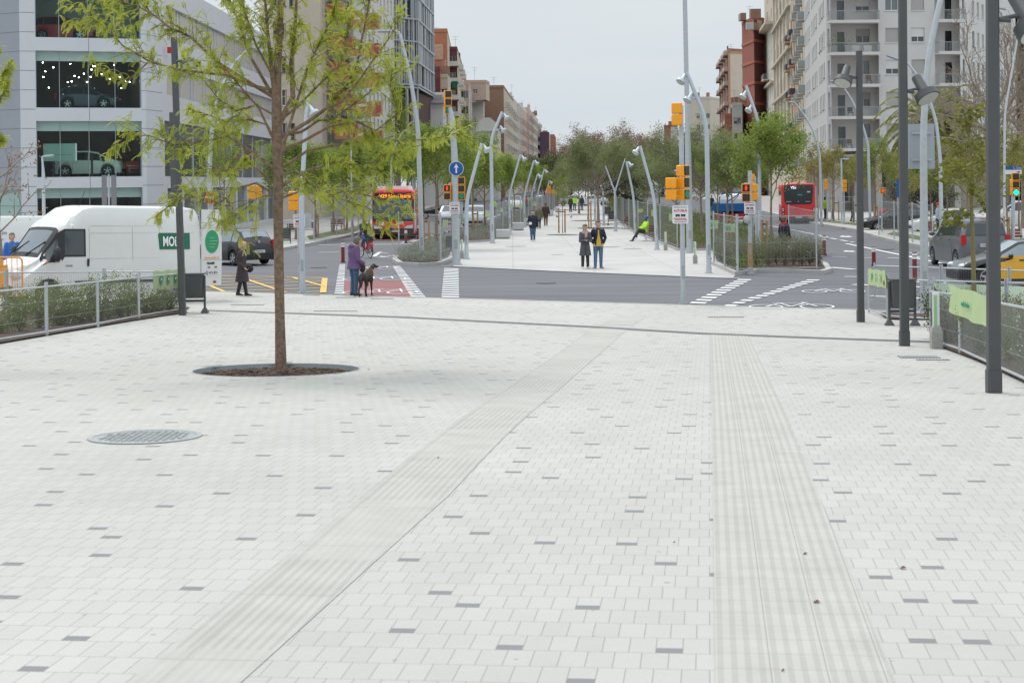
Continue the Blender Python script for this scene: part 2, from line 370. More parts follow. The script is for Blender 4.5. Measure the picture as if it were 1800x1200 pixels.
# plaza: one sheet following the slope (a ring is left open for the tree pit and manhole stays on top)
PIT=G(486,650);PIT_R=295/2/FPX*PIT.y
xs=[-34+i*.5 for i in range(0,137)]
mb=MB();vid={}
ys=[i/70.0 for i in range(71)]
def py_(t,x):return-9+t*(edge_y(x)+9)
grid=[[(x,py_(t,x)) for x in xs] for t in ys]
idx=[[mb._v((x,y,zg(x,y) if t<1 else 0.0)) for(x,y) in row] for row,t in zip(grid,ys)]
for i in range(len(ys)-1):
 for j in range(len(xs)-1):
  mb.f.append([idx[i][j],idx[i][j+1],idx[i+1][j+1],idx[i+1][j]]);mb.m.append(0)
me=mb.mesh('plaza_paving',M_pav,True)
b=bmesh.new();b.from_mesh(me)
ringr=PIT_R
# cut a round hole: bisect by removing faces inside and adding a fine ring
rm=[f for f in b.faces if all((v.co.xy-PIT.xy).length<ringr+.9 for v in f.verts)]
bmesh.ops.delete(b,geom=rm,context='FACES')
loops=[e for e in b.edges if e.is_boundary and all((v.co.xy-PIT.xy).length<ringr+1.6 for v in e.verts)]
n_=72;circ=[]
for k in range(n_):
 a_=2*math.pi*k/n_;x=PIT.x+ringr*math.cos(a_);y=PIT.y+ringr*math.sin(a_)
 circ.append(b.verts.new((x,y,zg(x,y))))
ce=[b.edges.new((circ[k],circ[(k+1)%n_])) for k in range(n_)]
bmesh.ops.triangle_fill(b,use_beauty=True,edges=loops+ce)
for f in list(b.faces):
 c_=f.calc_center_median()
 if(c_.xy-PIT.xy).length<ringr*.93:b.faces.remove(f)
 else:f.smooth=True
bmesh.ops.recalc_face_normals(b,faces=b.faces)
if sum(f.normal.z for f in b.faces)<0:bmesh.ops.reverse_faces(b,faces=b.faces)
b.to_mesh(me);b.free()
o=bpy.data.objects.new('plaza_paving',me);link(o);o['kind']='structure'
plaza=o
def sheet(name,poly_px,m,dz=.004,road=False,cell=.4,kind='structure',world=None,parent=None):
 """flat sheet laid over the slope: a pixel quad strip given as two edge lines (left list, right list)"""
 left,right=poly_px
 if world is None:
  f=GR if road else G
  left=[f(*p) for p in left];right=[f(*p) for p in right]
 else:left=[Vector(p) for p in left];right=[Vector(p) for p in right]
 mb=MB();rows=[]
 for k in range(len(left)-1):
  L=max((left[k+1]-left[k]).length,(right[k+1]-right[k]).length);n=max(1,int(L/cell))
  for t in range(n if k<len(left)-2 else n+1):
   rows.append((left[k].lerp(left[k+1],t/n),right[k].lerp(right[k+1],t/n)))
 wd=max((a-b_).length for a,b_ in rows);nc=max(1,int(wd/cell))
 ids=[]
 for a,b_ in rows:
  r_=[]
  for c in range(nc+1):
   p=a.lerp(b_,c/nc);p.z=(0 if road else zg(p.x,p.y))+dz;r_.append(mb._v(p))
  ids.append(r_)
 for i in range(len(ids)-1):
  for j in range(nc):
   mb.f.append([ids[i][j],ids[i][j+1],ids[i+1][j+1],ids[i+1][j]]);mb.m.append(0)
 o=mb.build(name,m,parent,smooth=True)
 if kind and not parent:o['kind']=kind
 return o
sheet('tactile_paving',([(1258,1230),(1252,777),(1247,588)],[(1585,1230),(1400,777),(1317,590)]),M_tact)
# diagonal ribbed strip
dA,dB=G(640,870),G(1040,575);dang=math.atan2((dB-dA).x,(dB-dA).y)
M_rib=rib_mat('ribbed_tiles',dang,1.3,22,4.0,(.405,.395,.368),(.35,.34,.312))
sheet('guidance_strip',([(190,1225),(640,870),(1040,577)],[(395,1225),(790,870),(1103,577)]),M_rib)
sheet('guidance_strip',([(1051,572),(1085,553)],[(1112,572),(1138,556)]),M_rib)
M_drain=mat('slot_drain',(.10,.105,.11),.6,.3,nv=.4,ns=60)
sheet('drain_channel',([(360,544.5),(700,556),(1040,573),(1240,585),(1640,599.5)],[(360,546.5),(700,558.6),(1040,576),(1240,588),(1640,602.5)]),M_drain,cell=1.0)
M_kerb=mat('pale_kerb',(.40,.40,.385),.8,nv=.08,ns=3)
e0=[(x,edge_y(x)) for x in range(-34,35,2)]
# granite kerb band along the road edge, flush
mbk=MB()
for a,c in zip(e0[:-1],e0[1:]):
 mbk.extr([(a[0],a[1]-.02,-.02),(c[0],c[1]-.02,-.02),(c[0],c[1]+.13,-.02),(a[0],a[1]+.13,-.02)],(0,0,.028))
struct(mbk,'kerb_band',M_kerb)
# ---------------- promenade, islands, pavements, markings ----------------
def conc_mat(name,col,cell):
 m,n,b=nodes_of(name);l=n.links.new
 tc=N(n,'ShaderNodeTexCoord');br=N(n,'ShaderNodeTexBrick');br.offset=0
 br.inputs['Scale'].default_value=1;br.inputs['Brick Width'].default_value=cell;br.inputs['Row Height'].default_value=cell;br.inputs['Mortar Size'].default_value=.012
 br.inputs['Color1'].default_value=(*col,1);br.inputs['Color2'].default_value=(*[c*.93 for c in col],1);br.inputs['Mortar'].default_value=(*[c*.62 for c in col],1)
 a=N(n,'ShaderNodeTexNoise');a.inputs['Scale'].default_value=.5;a.inputs['Detail'].default_value=7
 mr=N(n,'ShaderNodeMapRange');mr.inputs[1].default_value=.3;mr.inputs[2].default_value=.7;mr.inputs[3].default_value=.9;mr.inputs[4].default_value=1.06
 mu=N(n,'ShaderNodeMixRGB',blend_type='MULTIPLY');mu.inputs[0].default_value=1
 l(tc.outputs['Object'],br.inputs[0]);l(tc.outputs['Object'],a.inputs[0]);l(a.outputs[0],mr.inputs[0]);l(br.outputs[0],mu.inputs[1]);l(mr.outputs[0],mu.inputs[2]);l(mu.outputs[0],b.inputs['Base Color']);b.inputs['Roughness'].default_value=.85
 return m
M_prom=conc_mat('promenade_concrete',(.46,.452,.435),3.0)
M_walk=conc_mat('pavement_tiles',(.42,.412,.395),.6)
M_mark=mat('road_paint',(.66,.67,.68),.7,nv=.10,ns=5)
M_ypaint=mat('yellow_road_paint',(.62,.40,.10),.7,nv=.12,ns=4)
M_red=mat('red_bike_lane',(.23,.085,.085),.8,nv=.10,ns=.8)
M_grass=mat('grass',(.10,.13,.035),.9,nv=.4,ns=3,bump=.6,bs=40)
def slab(name,px,m,z1=.12,z0=-.03,kerb=True,world=None):
 pts=world or[GR(*p) for p in px]
 mb=MB();mb.prism([(p.x,p.y) for p in pts],z0,z1)
 o=struct(mb,name,m);return o
PROM_L=[(797,457),(803,437),(808,428),(862,425),(898,405),(922,398),(952,385),(975,366),(1000,348),(1012,336)]
PROM_R=[(1250,465),(1252,441),(1191,441),(1140,420),(1110,407),(1101,399),(1085,388),(1068,366),(1045,348),(1036,336)]
def poly_sheet(name,pts,m,dz):
 mb=MB();mb.face([(p.x,p.y,dz) for p in pts]);o=mb.build(name,m)
 me=o.data
 if me.polygons[0].normal.z<0:me.flip_normals()
 o['kind']='structure';return o
near=[(797,468),(1000,477.5),(1250,487.5),(1290,488),(1292,484)]
prom=poly_sheet('promenade',[GR(*p) for p in(near+PROM_R+PROM_L[::-1])],M_prom,.01)
kb=MB()
kp=[GR(*p) for p in[(776,467),(797,468),(1000,477.5),(1250,487.5),(1300,489.5)]]
for a,c in zip(kp[:-1],kp[1:]):
 kb.extr([(a.x,a.y-.25,0),(c.x,c.y-.25,0),(c.x,c.y,0),(a.x,a.y,0)],(0,0,.016))
struct(kb,'promenade_kerb',M_kerb)
def island(kerb_px,inner_px,names):
 k=[GR(*p) for p in kerb_px];i=[GR(*p) for p in inner_px]
 allp=k+i;c=sum(allp,Vector())/len(allp)
 slab(names[0],None,M_kerb,.13,world=allp)
 inner=[]
 n=len(allp)
 area=sum(allp[j].x*allp[(j+1)%n].y-allp[(j+1)%n].x*allp[j].y for j in range(n))
 sg=1 if area>0 else-1
 for j in range(n):
  a,b_,c_=allp[j-1],allp[j],allp[(j+1)%n]
  d1=(b_-a).xy.normalized();d2=(c_-b_).xy.normalized();n1=Vector((-d1.y,d1.x))*sg;n2=Vector((-d2.y,d2.x))*sg
  m=(n1+n2);m=m.normalized()/max(.5,m.normalized().dot(n1));w_=.22 if j<len(k) else .05
  inner.append(Vector((b_.x+m.x*w_,b_.y+m.y*w_,0)))
 mb=MB();mb.prism([(p.x,p.y) for p in inner],0,.15)
 o=mb.build(names[1],soil);o['kind']='structure'
 return inner
BED_L=island([(808,428),(803,437),(797,457),(776,466),(735,468),(699,466),(689,459),(700,453),(734,440),(790,420),(844,403),(905,380),(945,362),(985,343)],
    [(1008,340),(975,366),(952,385),(922,398),(898,405),(862,425)],('kerbed_island','planting_bed_soil'))
BED_R=island([(1250,465),(1292,484),(1332,479.5),(1400,480),(1448,482),(1462,478),(1455,468),(1430,456),(1385,437),(1330,413),(1280,397),(1200,376),(1120,357),(1070,343)],
    [(1042,342),(1068,366),(1085,388),(1101,399),(1110,407),(1140,420),(1191,441),(1252,441)],('kerbed_island','planting_bed_soil'))
LW_K=[(300,462),(380,452),(495,440),(532,434),(560,428),(621,415),(650,404),(700,385),(760,365),(830,349),(905,339)]
lw=[GR(*p) for p in LW_K]
slab('pavement',None,M_walk,.13,world=lw+[Vector((-30,lw[-1].y,0)),Vector((-60,200,0)),Vector((-60,66,0))])
RW_K=[(1830,478),(1800,470),(1720,455),(1648,440.5),(1583,429),(1558,423),(1519,412),(1504,406),(1427,394),(1330,370),(1250,353),(1180,343)]
rw=[GR(*p) for p in RW_K]
slab('pavement',None,M_walk,.13,world=rw+[Vector((110,rw[-1].y,0)),Vector((110,60,0))])
def grass(px,nm='grass_verge'):
 mb=MB();mb.prism([(p.x,p.y) for p in[GR(x,y) for x,y in px]],.1,.16);struct(mb,nm,M_grass)
grass([(545,425.5),(622,411),(648,400),(640,398),(600,407),(540,419)])
grass([(1438,392),(1506,399.5),(1506,396),(1440,389)])
grass([(1560,416),(1640,431),(1700,441),(1790,456),(1800,448),(1700,433),(1640,424),(1570,412)])
mk=MB()
def qpx(mb,pts,z=.004):mb.face([GR(x,y,z) for x,y in pts])
def bars(mb,l0,r0,l1,r1,period=1.0,duty=.5,z=.004):
 a,b_,c,d=GR(*l0),GR(*r0),GR(*l1),GR(*r1)
 L=((a+b_)/2-(c+d)/2).length;n=max(2,int(round(L/period)))
 for i in range(n):
  t0=i/n;t1=(i+duty)/n
  mb.face([(*a.lerp(c,t0).xy,z),(*b_.lerp(d,t0).xy,z),(*b_.lerp(d,t1).xy,z),(*a.lerp(c,t1).xy,z)])
bars(mk,(776,522),(807,523),(781,470),(806,471),.98)
bars(mk,(722,521),(748,522),(690,467),(703,467),.9)
bars(mk,(588,516),(604,516.5),(597,464),(607,464),.9)
bars(mk,(1212,533),(1239,534),(1301,489),(1325,489.5),1.05)
bars(mk,(1271,537.5),(1291,538),(1425,490),(1447,490.5),.95)
def line(mb,p0,p1,w_=.12,dash=None,gap=None,z=.004):
 a,c=GR(*p0),GR(*p1);d=(c-a);L=d.length;d.normalize();nrm=Vector((-d.y,d.x,0))*w_/2
 t=0
 while t<L:
  e=min(L,t+(dash or L));p,q=a+d*t,a+d*e
  mb.face([(*(p-nrm).xy,z),(*(q-nrm).xy,z),(*(q+nrm).xy,z),(*(p+nrm).xy,z)]);t=e+(gap or 0)+1e-6
  if not dash:break
for a,c,w_,da,ga in[((470,431),(690,429.5),.35,2.2,.7),((690,429.5),(765,428),.4,2.2,.7),((560,443.5),(600,442.8),.22,1.0,.9),((657,451),(668,443),.2,None,None),
       ((663,444.5),(682,444.6),.25,None,None),((667,452.5),(681,451),.3,None,None),((697,445),(735,445.5),.25,1.1,.5),
       ((705,427),(770,412),.16,2,1.2),((770,412),(880,378),.14,None,None),((724,425),(800,404),.14,None,None),((800,404),(900,370),.14,4,3),
       ((810,392),(900,362),.14,4,4),((640,422),(700,421),.12,None,None),
       ((1388,403),(1455,417),.16,None,None),((1443,415.5),(1500,426),.2,2.0,.9),((1487,428),(1660,464),.2,None,None),((1280,384),(1388,403),.14,4,4),((1250,372),(1300,383),.12,None,None),
       ((1298,405),(1395,437),.12,None,None),((1395,437),(1445,449),.16,None,None),((1420,450),(1450,449.6),.22,None,None),((1462,451),(1488,451.5),.22,None,None),((1519,453),(1535,453),.2,None,None),
       ((1430,471),(1452,471.5),.25,None,None),((1460,470),(1510,474),.3,1.6,.4),((1484,486),(1512,486.5),.22,None,None),((1560,453.5),(1582,454),.2,None,None),
       ((1596,444),(1614,445),.22,None,None),((1600,450),(1620,452),.2,None,None),((1630,449),(1645,452),.2,None,None),((1500,500),(1800,512),.35,1.2,.5),((1530,520),(1800,532),.3,None,None)]:
 line(mk,a,c,w_,da,ga)
for x,y in[(1476,416),(1482,442)]:      # lane arrows on the right carriageway
 qpx(mk,[(x,y-.4),(x+16,y-1.2),(x+23,y+.5),(x+16,y+.9),(x,y+.5)]);qpx(mk,[(x+4,y-.4),(x+2,y-2),(x+10,y-.9)],.006)
LZ=[0]
def bike(mb,px,py,s=1.0,ang=0):
 c=GR(px,py);M=Matrix.Translation(c)@Matrix.Rotation(ang,4,'Z')@Matrix.Scale(s,4)
 def ring(cx,r):
  for k in range(16):
   a0,a1=2*math.pi*k/16,2*math.pi*(k+1)/16
   mb.face([M@Vector((cx+q*math.cos(a),1.7*q*math.sin(a),.006)) for q,a in((r,a0),(r,a1),(r-.05,a1),(r-.05,a0))])
 def ln(a,b_,w_=.05):
  LZ[0]+=.0004;a=Vector((*a,.008+LZ[0]%.004));b_=Vector((*b_,.008+LZ[0]%.004));d=(b_-a).normalized();n_=Vector((-d.y,d.x,0))*w_/2
  mb.face([M@p for p in(a-n_,b_-n_,b_+n_,a+n_)])
 ring(-.55,.38);ring(.55,.38)
 ln((-.55,0),(-.2,.9));ln((-.2,.9),(.35,.9));ln((.55,0),(.3,1.15));ln((-.2,.9),(0,0));ln((0,0),(.35,.9));ln((-.55,0),(0,0));ln((.3,1.15),(.45,1.2));ln((-.35,1.05),(-.1,1.05))
for px,py,s in[(668,513.5,1.25),(658,490,1.2),(655,471,1.1),(1391,539,1.2),(1465,512,1.0),(700,450,.9),(1600,496,1.2)]:bike(mk,px,py,s,-.1)
o=mk.build('road_markings',M_mark,fix=False);o['kind']='structure'
mr_=MB();qpx(mr_,[(604,517.8),(730,523.6),(713,494),(606,492)],.002);qpx(mr_,[(655,423.5),(735,421),(760,413),(690,414)],.002);struct(mr_,'red_cycle_lane',M_red)
my=MB()
ya,yb,yc,yd=GR(330,512),GR(568,514.5),GR(571,488),GR(360,484)
line(my,(568,514.5),(571,489),.2,z=.009);line(my,(571,488.6),(360,484.1),.12,z=.012)
W_=max(q.x for q in(ya,yb,yc,yd));X0=min(ya.x,yd.x)
def yb_in(p):
 c=False;q=[ya,yb,yc,yd];j=3
 for i in range(4):
  if(q[i].y>p.y)!=(q[j].y>p.y) and p.x<(q[j].x-q[i].x)*(p.y-q[i].y)/(q[j].y-q[i].y)+q[i].x:c=not c
  j=i
 return c
cen=(ya+yb+yc+yd)/4
for ang in(R(24),R(-72)):
 d=Vector((math.cos(ang),math.sin(ang),0));nn=Vector((-d.y,d.x,0))
 for k in range(-9,10):
  o_=cen+nn*(k*1.7);on=[t*.1 for t in range(-200,201) if yb_in(o_+d*(t*.1))]
  if len(on)>4:
   a,c=o_+d*on[0],o_+d*on[-1];n_=nn*.075
   zz=.004 if ang>0 else .0065;my.face([(*(a-n_).xy,zz),(*(c-n_).xy,zz),(*(c+n_).xy,zz),(*(a+n_).xy,zz)])
o=my.build('yellow_box_marking',M_ypaint,fix=False);o['kind']='structure'
# lane separators (small black and white humps bolted to the road) - two rows
sepm=mat('separator_white',(.7,.7,.7),.6)
def humps(a,c,n,where):
 p,q=GR(*a),GR(*c)
 d=(q-p).normalized();az=math.atan2(d.y,d.x)
 first=None
 for i in range(n):
  loc=p.lerp(q,i/(n-1))
  if first is None:
   t=thing('lane_separator',f'small black and white hump of the separator row {where}','lane separator',loc,az,f'lane separator humps {where}')
   m1=MB();m1.loft([[(x,y*s_,z_*s_ if z_ else 0) for y,z_ in((-.1,0),(-.07,.1),(0,.13),(.07,.1),(.1,0))] for x,s_ in((-.4,.6),(-.25,1),(.25,1),(.4,.6))]);m1.build('body',black,t,True)
   for sx_ in(-.2,.2):
    m2=MB();m2.loft([[(x,y*1.06,z_*1.06) for y,z_ in((-.1,0.005),(-.07,.1),(0,.13),(.07,.1),(.1,0.005))] for x in(sx_-.09,sx_+.09)]);m2.build('white_band',sepm,t)
   first=t
  else:copy_tree(first,loc)
humps((1303,403),(1448,446),22,'along the right cycle lane')
humps((757,417),(840,393),13,'beside the left bed')
# tree pit: steel ring and mulch, manhole, gratings, litter
PZ=PIT.z
ringm=mat('steel_edging',(.42,.47,.50),.5,.4,nv=.1,ns=8)
mb=MB();n=64
def rr(r,dz,inner=False):return[(PIT.x+r*math.cos(2*math.pi*k/n),PIT.y+r*math.sin(2*math.pi*k/n),zg(PIT.x+r*math.cos(2*math.pi*k/n),PIT.y+r*math.sin(2*math.pi*k/n))+dz) for k in range(n)]
mb.loft([rr(PIT_R,-.3),rr(PIT_R,.006),rr(PIT_R-.018,.006),rr(PIT_R-.018,-.3)],True,False)
o=mb.build('tree_pit_ring',ringm,None,True);props(o,'round steel ring edging the mulch at the foot of the big tree','tree pit ring')
mb=MB();rings=[]
for i in range(12):
 r_=(PIT_R-.02)*(i+1)/12
 rings.append([(p[0],p[1],p[2]+.05*noise.noise(Vector((p[0]*5,p[1]*5,0)))) for p in rr(r_,-.085+.05*(1-i/12))])
mb.loft(rings,True,True);o=mb.build('mulch',soil,None,True,fix=False);o['kind']='stuff';props(o,'dark bark mulch filling the round tree pit','mulch')
rng=random.Random(3);mb=MB()
for _ in range(900):
 a_=rng.random()*6.283;r_=(PIT_R-.08)*math.sqrt(rng.random());x,y=PIT.x+r_*math.cos(a_),PIT.y+r_*math.sin(a_)
 z=zg(x,y)-.07+.04*(1-r_/PIT_R)+rng.random()*.02
 mb.box((x,y,z),(rng.uniform(.03,.09),rng.uniform(.01,.025),.008),rot=Matrix.Rotation(rng.random()*6.28,3,'Z')@Matrix.Rotation(rng.uniform(-.6,.6),3,'X'))
o=mb.build('bark_chips',mat('bark_chip',(.10,.062,.045),.9,nv=.6,ns=9),None,fix=False);props(o,'loose bark chips lying on the mulch of the tree pit','bark chips',kind='stuff')
def slope_M(p):
 e=.3;nx=(zg(p.x-e,p.y)-zg(p.x+e,p.y))/(2*e);ny=(zg(p.x,p.y-e)-zg(p.x,p.y+e))/(2*e)
 z=Vector((nx,ny,1)).normalized();x=Vector((1,0,0));y=z.cross(x).normalized();x=y.cross(z)
 return Matrix(((x.x,y.x,z.x,p.x),(x.y,y.y,z.y,p.y),(x.z,y.z,z.z,p.z),(0,0,0,1)))
MH=G(255,768);mhm=mat('cast_iron',(.34,.36,.37),.65,.2,nv=.5,ns=25,bump=1.0,bs=70)
t=thing('manhole_cover','round grey iron manhole cover sunk in the white paving near the camera','manhole cover');t.matrix_world=slope_M(MH)
rad=90/FPX*MH.y
mb=MB();mb.disc((0,0,.002),rad,(0,0,1),40,.006);mb.build('cover',mhm,t)
mb=MB()
for i in range(-7,8):
 for j in range(-7,8):
  x,y=i*rad/8,j*rad/8
  if x*x+y*y<(rad*.86)**2:mb.box((x,y,.011),(rad/15,rad/15,.004),rz=.785)
mb.build('studs',mhm,t)
mb=MB();mb.loft([[(r_*math.cos(2*math.pi*k/48),r_*math.sin(2*math.pi*k/48),z_) for k in range(48)] for r_,z_ in((rad,.001),(rad,.011),(rad+.05,.011),(rad+.05,.001))],True,False)
mb.build('rim',mat('manhole_rim',(.33,.335,.33),.7,.1,nv=.2,ns=20),t)
def grate(name,label,px,wd,dp,parent=None):
 t=thing(name,label,'floor grating');t.matrix_world=slope_M(G(*px))@Matrix.Rotation(-PAV_ANG,4,'Z')
 m1=MB();m1.box((0,0,.003),(wd,dp,.006));m1.build('frame',M_drain,t)
 m2=MB();k=int(wd/.05)
 for i in range(k):m2.box((-wd/2+(i+.5)*wd/k,0,.010),(.02,dp*.92,.008))
 m2.build('bars',galv,t);return t
grate('floor_grating','large dark grating in the paving beside the dark lamp posts',(1615,627.5),.62,.55)
grate('floor_grating','small dark grating touching the near side of the large one',(1640,632.5),.5,.22)
for nm,px,wd in(('flat dark metal drain plate in the paving before the central traffic pole',(1276,557.5),.85),('flat dark metal drain plate in the paving left of the tree trunk',(435,536),.9),('flat dark metal drain plate behind the dog walker at the road edge',(590,547),1.1),('thin dark plate in the paving at the feet of the woman in purple',(608,523),.6),('thin dark plate in the paving beside the dog',(672,525),.65),('small thin plate at the foot of the grey lamp by the tree',(548,519),.5)):
 c=G(*px);m1=MB();m1.M=slope_M(c);m1.box((0,0,.004),(wd,.16,.008));o=m1.build('drain_plate',M_drain);props(o,nm,'drain plate')
leaf=mat('dead_leaf',(.10,.05,.035),.8)
for i,(x,y,where) in enumerate([(1376,1181,'at the bottom of the tactile strip'),(1415,975,'upper one on the tactile strip'),(1435,1060,'right part of the tactile strip'),(1185,955,'left of the tactile strip'),(1310,642,'far up the tactile strip'),(648,650,'right of the tree pit'),(387,711,'below the tree pit, orange brown'),(770,806,'on the diagonal ribbed strip'),(1587,1000,'on the pavers right of the tactile strip')]):
 c=G(x,y,.006);m1=MB();s_=.008+.005*(i%3)
 m1.face([c+Vector((-s_,-s_*.5,0)),c+Vector((s_,-s_,.006)),c+Vector((s_*.6,s_,.012)),c+Vector((-s_*.5,s_,.004))]);o=m1.build('dry_leaf',leaf)
 props(o,f'tiny dark dry leaf on the paving, {where}','leaf')
# ---------------- buildings ----------------
pane_dark=mat('dark_window_pane',(.045,.055,.062),.08,spec=.9)
pane_mid=mat('grey_window_pane',(.13,.15,.16),.12,spec=.9)
shut=mat('roller_shutter',(.38,.37,.35),.7,nv=.05,ns=5)
shut_w=mat('white_shutter',(.60,.60,.58),.7)
frame_w=mat('window_frame_white',(.62,.62,.6),.5)
frame_d=mat('window_frame_dark',(.10,.10,.10),.5)
railm=mat('railing_grey',(.32,.34,.35),.5,.2)
WP={}
def window(parent,M,wd,ht,kind='dark',depth=.18,frm=None):
 """window object (frame mesh) with a child pane; local x along wall, y inwards"""
 key=(round(wd,2),round(ht,2),kind)
 if key not in WP:
  f=MB();t=.06
  f.box((0,depth,t/2),(wd,.06,t));f.box((0,depth,ht-t/2),(wd,.06,t))
  for x in(-wd/2+t/2,wd/2-t/2):f.box((x,depth,ht/2),(t,.06,ht-2*t))
  if wd>.9:f.box((0,depth,ht/2),(t,.06,ht-2*t))
  f.box((0,depth/2-.03,-.04),(wd+.16,depth+.12,.06))
  fm=f.mesh('window',frm or(frame_d if kind=='darkframe' else frame_w))
  p=MB();p.box((0,depth+.03,ht/2),(wd,.02,ht))
  pm=p.mesh('pane',pane_mid if kind=='mid' else pane_dark)
  sm=None
  if kind.startswith('shut'):
   frac={'shut':1.0,'shuth':.5,'shutw':.62}[kind]
   s=MB();s.box((0,depth-.045,ht-ht*frac/2),(wd-.02,.03,ht*frac))
   for i in range(int(ht*frac/.12)):s.box((0,depth-.063,ht-.06-i*.12),(wd-.03,.012,.06))
   sm=s.mesh('shutter',shut_w if kind=='shutw' else shut)
  WP[key]=(fm,pm,sm)
 fm,pm,sm=WP[key]
 o=bpy.data.objects.new('window',fm);link(o);o.parent=parent;o.matrix_local=M
 c=bpy.data.objects.new('pane',pm);link(c);c.parent=o
 if sm:c=bpy.data.objects.new('shutter',sm);link(c);c.parent=o
 return o
def wallM(A,B,u,z,base=(0,0,0)):
 A=Vector((*A[:2],0));B=Vector((*B[:2],0));d=(B-A).normalized();inn=Vector((-d.y,d.x,0))
 p=A+d*u
 return Matrix(((d.x,inn.x,0,p.x-base[0]),(d.y,inn.y,0,p.y-base[1]),(0,0,1,z),(0,0,0,1)))
def wall(bld,A,B,z0,z1,holes,m,depth=.2,name='wall'):
 A=Vector((*A[:2],0));B=Vector((*B[:2],0));L=(B-A).length;mb=MB();mb.M=wallM(A,B,0,0,bld.location)
 us=sorted({0,L,*[h[0] for h in holes],*[h[1] for h in holes]});zs=sorted({z0,z1,*[h[2] for h in holes],*[h[3] for h in holes]})
 us=[u for u in us if-1e-6<=u<=L+1e-6];zs=[z for z in zs if z0-1e-6<=z<=z1+1e-6]
 for i in range(len(us)-1):
  for j in range(len(zs)-1):
   uc,zc=(us[i]+us[i+1])/2,(zs[j]+zs[j+1])/2
   if any(h[0]<uc<h[1] and h[2]<zc<h[3] for h in holes):continue
   mb.face([(us[i],0,zs[j]),(us[i+1],0,zs[j]),(us[i+1],0,zs[j+1]),(us[i],0,zs[j+1])])
 for h in holes:
  u0,u1,a,c=h[:4]
  mb.face([(u0,0,a),(u0,depth+.05,a),(u0,depth+.05,c),(u0,0,c)]);mb.face([(u1,0,a),(u1,0,c),(u1,depth+.05,c),(u1,depth+.05,a)])
  mb.face([(u0,0,a),(u1,0,a),(u1,depth+.05,a),(u0,depth+.05,a)]);mb.face([(u0,0,c),(u0,depth+.05,c),(u1,depth+.05,c),(u1,0,c)])
 return mb.build(name,m,bld,fix=False)
def punched(bld,A,B,z0,z1,m,cols,rows,wd,ht,kinds,seed=0,depth=.2,name='wall'):
 """wall with a window in every column/row; cols = u centres, rows = sill heights"""
 rg=random.Random(seed);holes=[]
 for u in cols:
  for z in rows:holes.append((u-wd/2,u+wd/2,z,z+ht))
 wall(bld,A,B,z0,z1,holes,m,depth,name)
 for u in cols:
  for z in rows:window(bld,wallM(A,B,u,z,bld.location),wd,ht,rg.choice(kinds),depth-.03)
def roof(bld,pts,z,m,th=.3,over=.0,name='roof'):
 mb=MB();b=bld.location
 c=sum((Vector((p[0],p[1],0)) for p in pts),Vector())/len(pts)
 q=[]
 for p in pts:
  v=Vector((p[0],p[1],0));v=v+(v-c).normalized()*over;q.append((v.x-b.x,v.y-b.y))
 mb.prism(q,z,z+th);return mb.build(name,m,bld)
BAL={}
def balcony(bld,A,B,u,z,wd,dp,slabm,key,rail='bars',name='balcony'):
 k=(key,round(wd,2),round(dp,2),rail)
 if k not in BAL:
  s=MB();s.box((0,-dp/2,.07),(wd,dp,.16));s.box((0,-dp+.03,.2),(wd,.06,.12))
  r=MB()
  if rail=='bars':
   n=max(4,int(wd/.14))
   for i in range(n+1):r.box((-wd/2+.02+i*(wd-.04)/n,-dp+.04,.68),(.022,.022,.86))
   r.box((0,-dp+.04,1.12),(wd,.05,.05))
   for sx in(-1,1):
    for i in range(max(2,int(dp/.14))):r.box((sx*(wd/2-.02),-dp+.1+i*.14,.68),(.022,.022,.86))
    r.box((sx*(wd/2-.02),-dp/2,1.12),(.05,dp-.06,.05))
  else:
   r.box((0,-dp+.03,.66),(wd,.06,.86));
   for sx in(-1,1):r.box((sx*(wd/2-.03),-dp/2+.03,.66),(.05,dp-.1,.86))
  BAL[k]=(s.mesh('balcony',slabm),r.mesh('railing',railm if rail=='bars' else rail_m[rail]))
 o=bpy.data.objects.new(name,BAL[k][0]);link(o);o.parent=bld;o.matrix_local=wallM(A,B,u,z,bld.location)
 c=bpy.data.objects.new('railing',BAL[k][1]);link(c);c.parent=o;return o
rail_m={'glass':mat('bluish_rail_glass',(.30,.34,.36),.3),'orange':mat('orange_parapet',(.45,.165,.10),.8,nv=.1,ns=3),'white':mat('white_parapet',(.62,.60,.57),.7),'beige':mat('beige_parapet',(.48,.42,.36),.8),'dark':mat('dark_parapet',(.06,.065,.08),.6)}
def pt(px,D):return(XP(px,D),D)
def frange(a,b,s):
 r=[]
 while a<=b+1e-6:r.append(a);a+=s
 return r
# ---- showroom ----
panel=mat('pale_panel_cladding',(.56,.575,.61),.45,.05,nv=.03,ns=1)
panel2=mat('grey_blue_cladding',(.30,.32,.36),.45,.2,nv=.05,ns=1)
frost=mat('frosted_glass_band',(.32,.45,.42),.35)
showglass=glassmat('showroom_glass',(.88,.96,.93),-0.028)
intw=mat('interior_wall',(.10,.09,.085),.8,nv=.2,ns=1)
intb=mat('interior_beige',(.60,.61,.56),.8)
intf=mat('interior_floor',(.10,.085,.07),.3)
lampon=mat('ceiling_spot_lit',(1,1,1),.5,emit=(1,.92,.78),es=40)
A0=pt(-70,101);A1=pt(37,98);B1=pt(258,100.5);C1=pt(287,103);E1=(C1[0]+.3,149);E2=(C1[0]-16,150);A9=(A0[0]-3,140)
S=thing('car_showroom','pale panel clad car showroom with display cars behind tall glass floors','building',(A1[0],A1[1],0))
dA=Vector((B1[0]-A1[0],B1[1]-A1[1],0));LA=dA.length
kx=LA/(258-37.0)
uo0,uo1=(64-37)*kx,(250-37)*kx
fl=[(0.2,3.28),(3.95,7.3),(8.1,11.5),(12.3,15.4)]
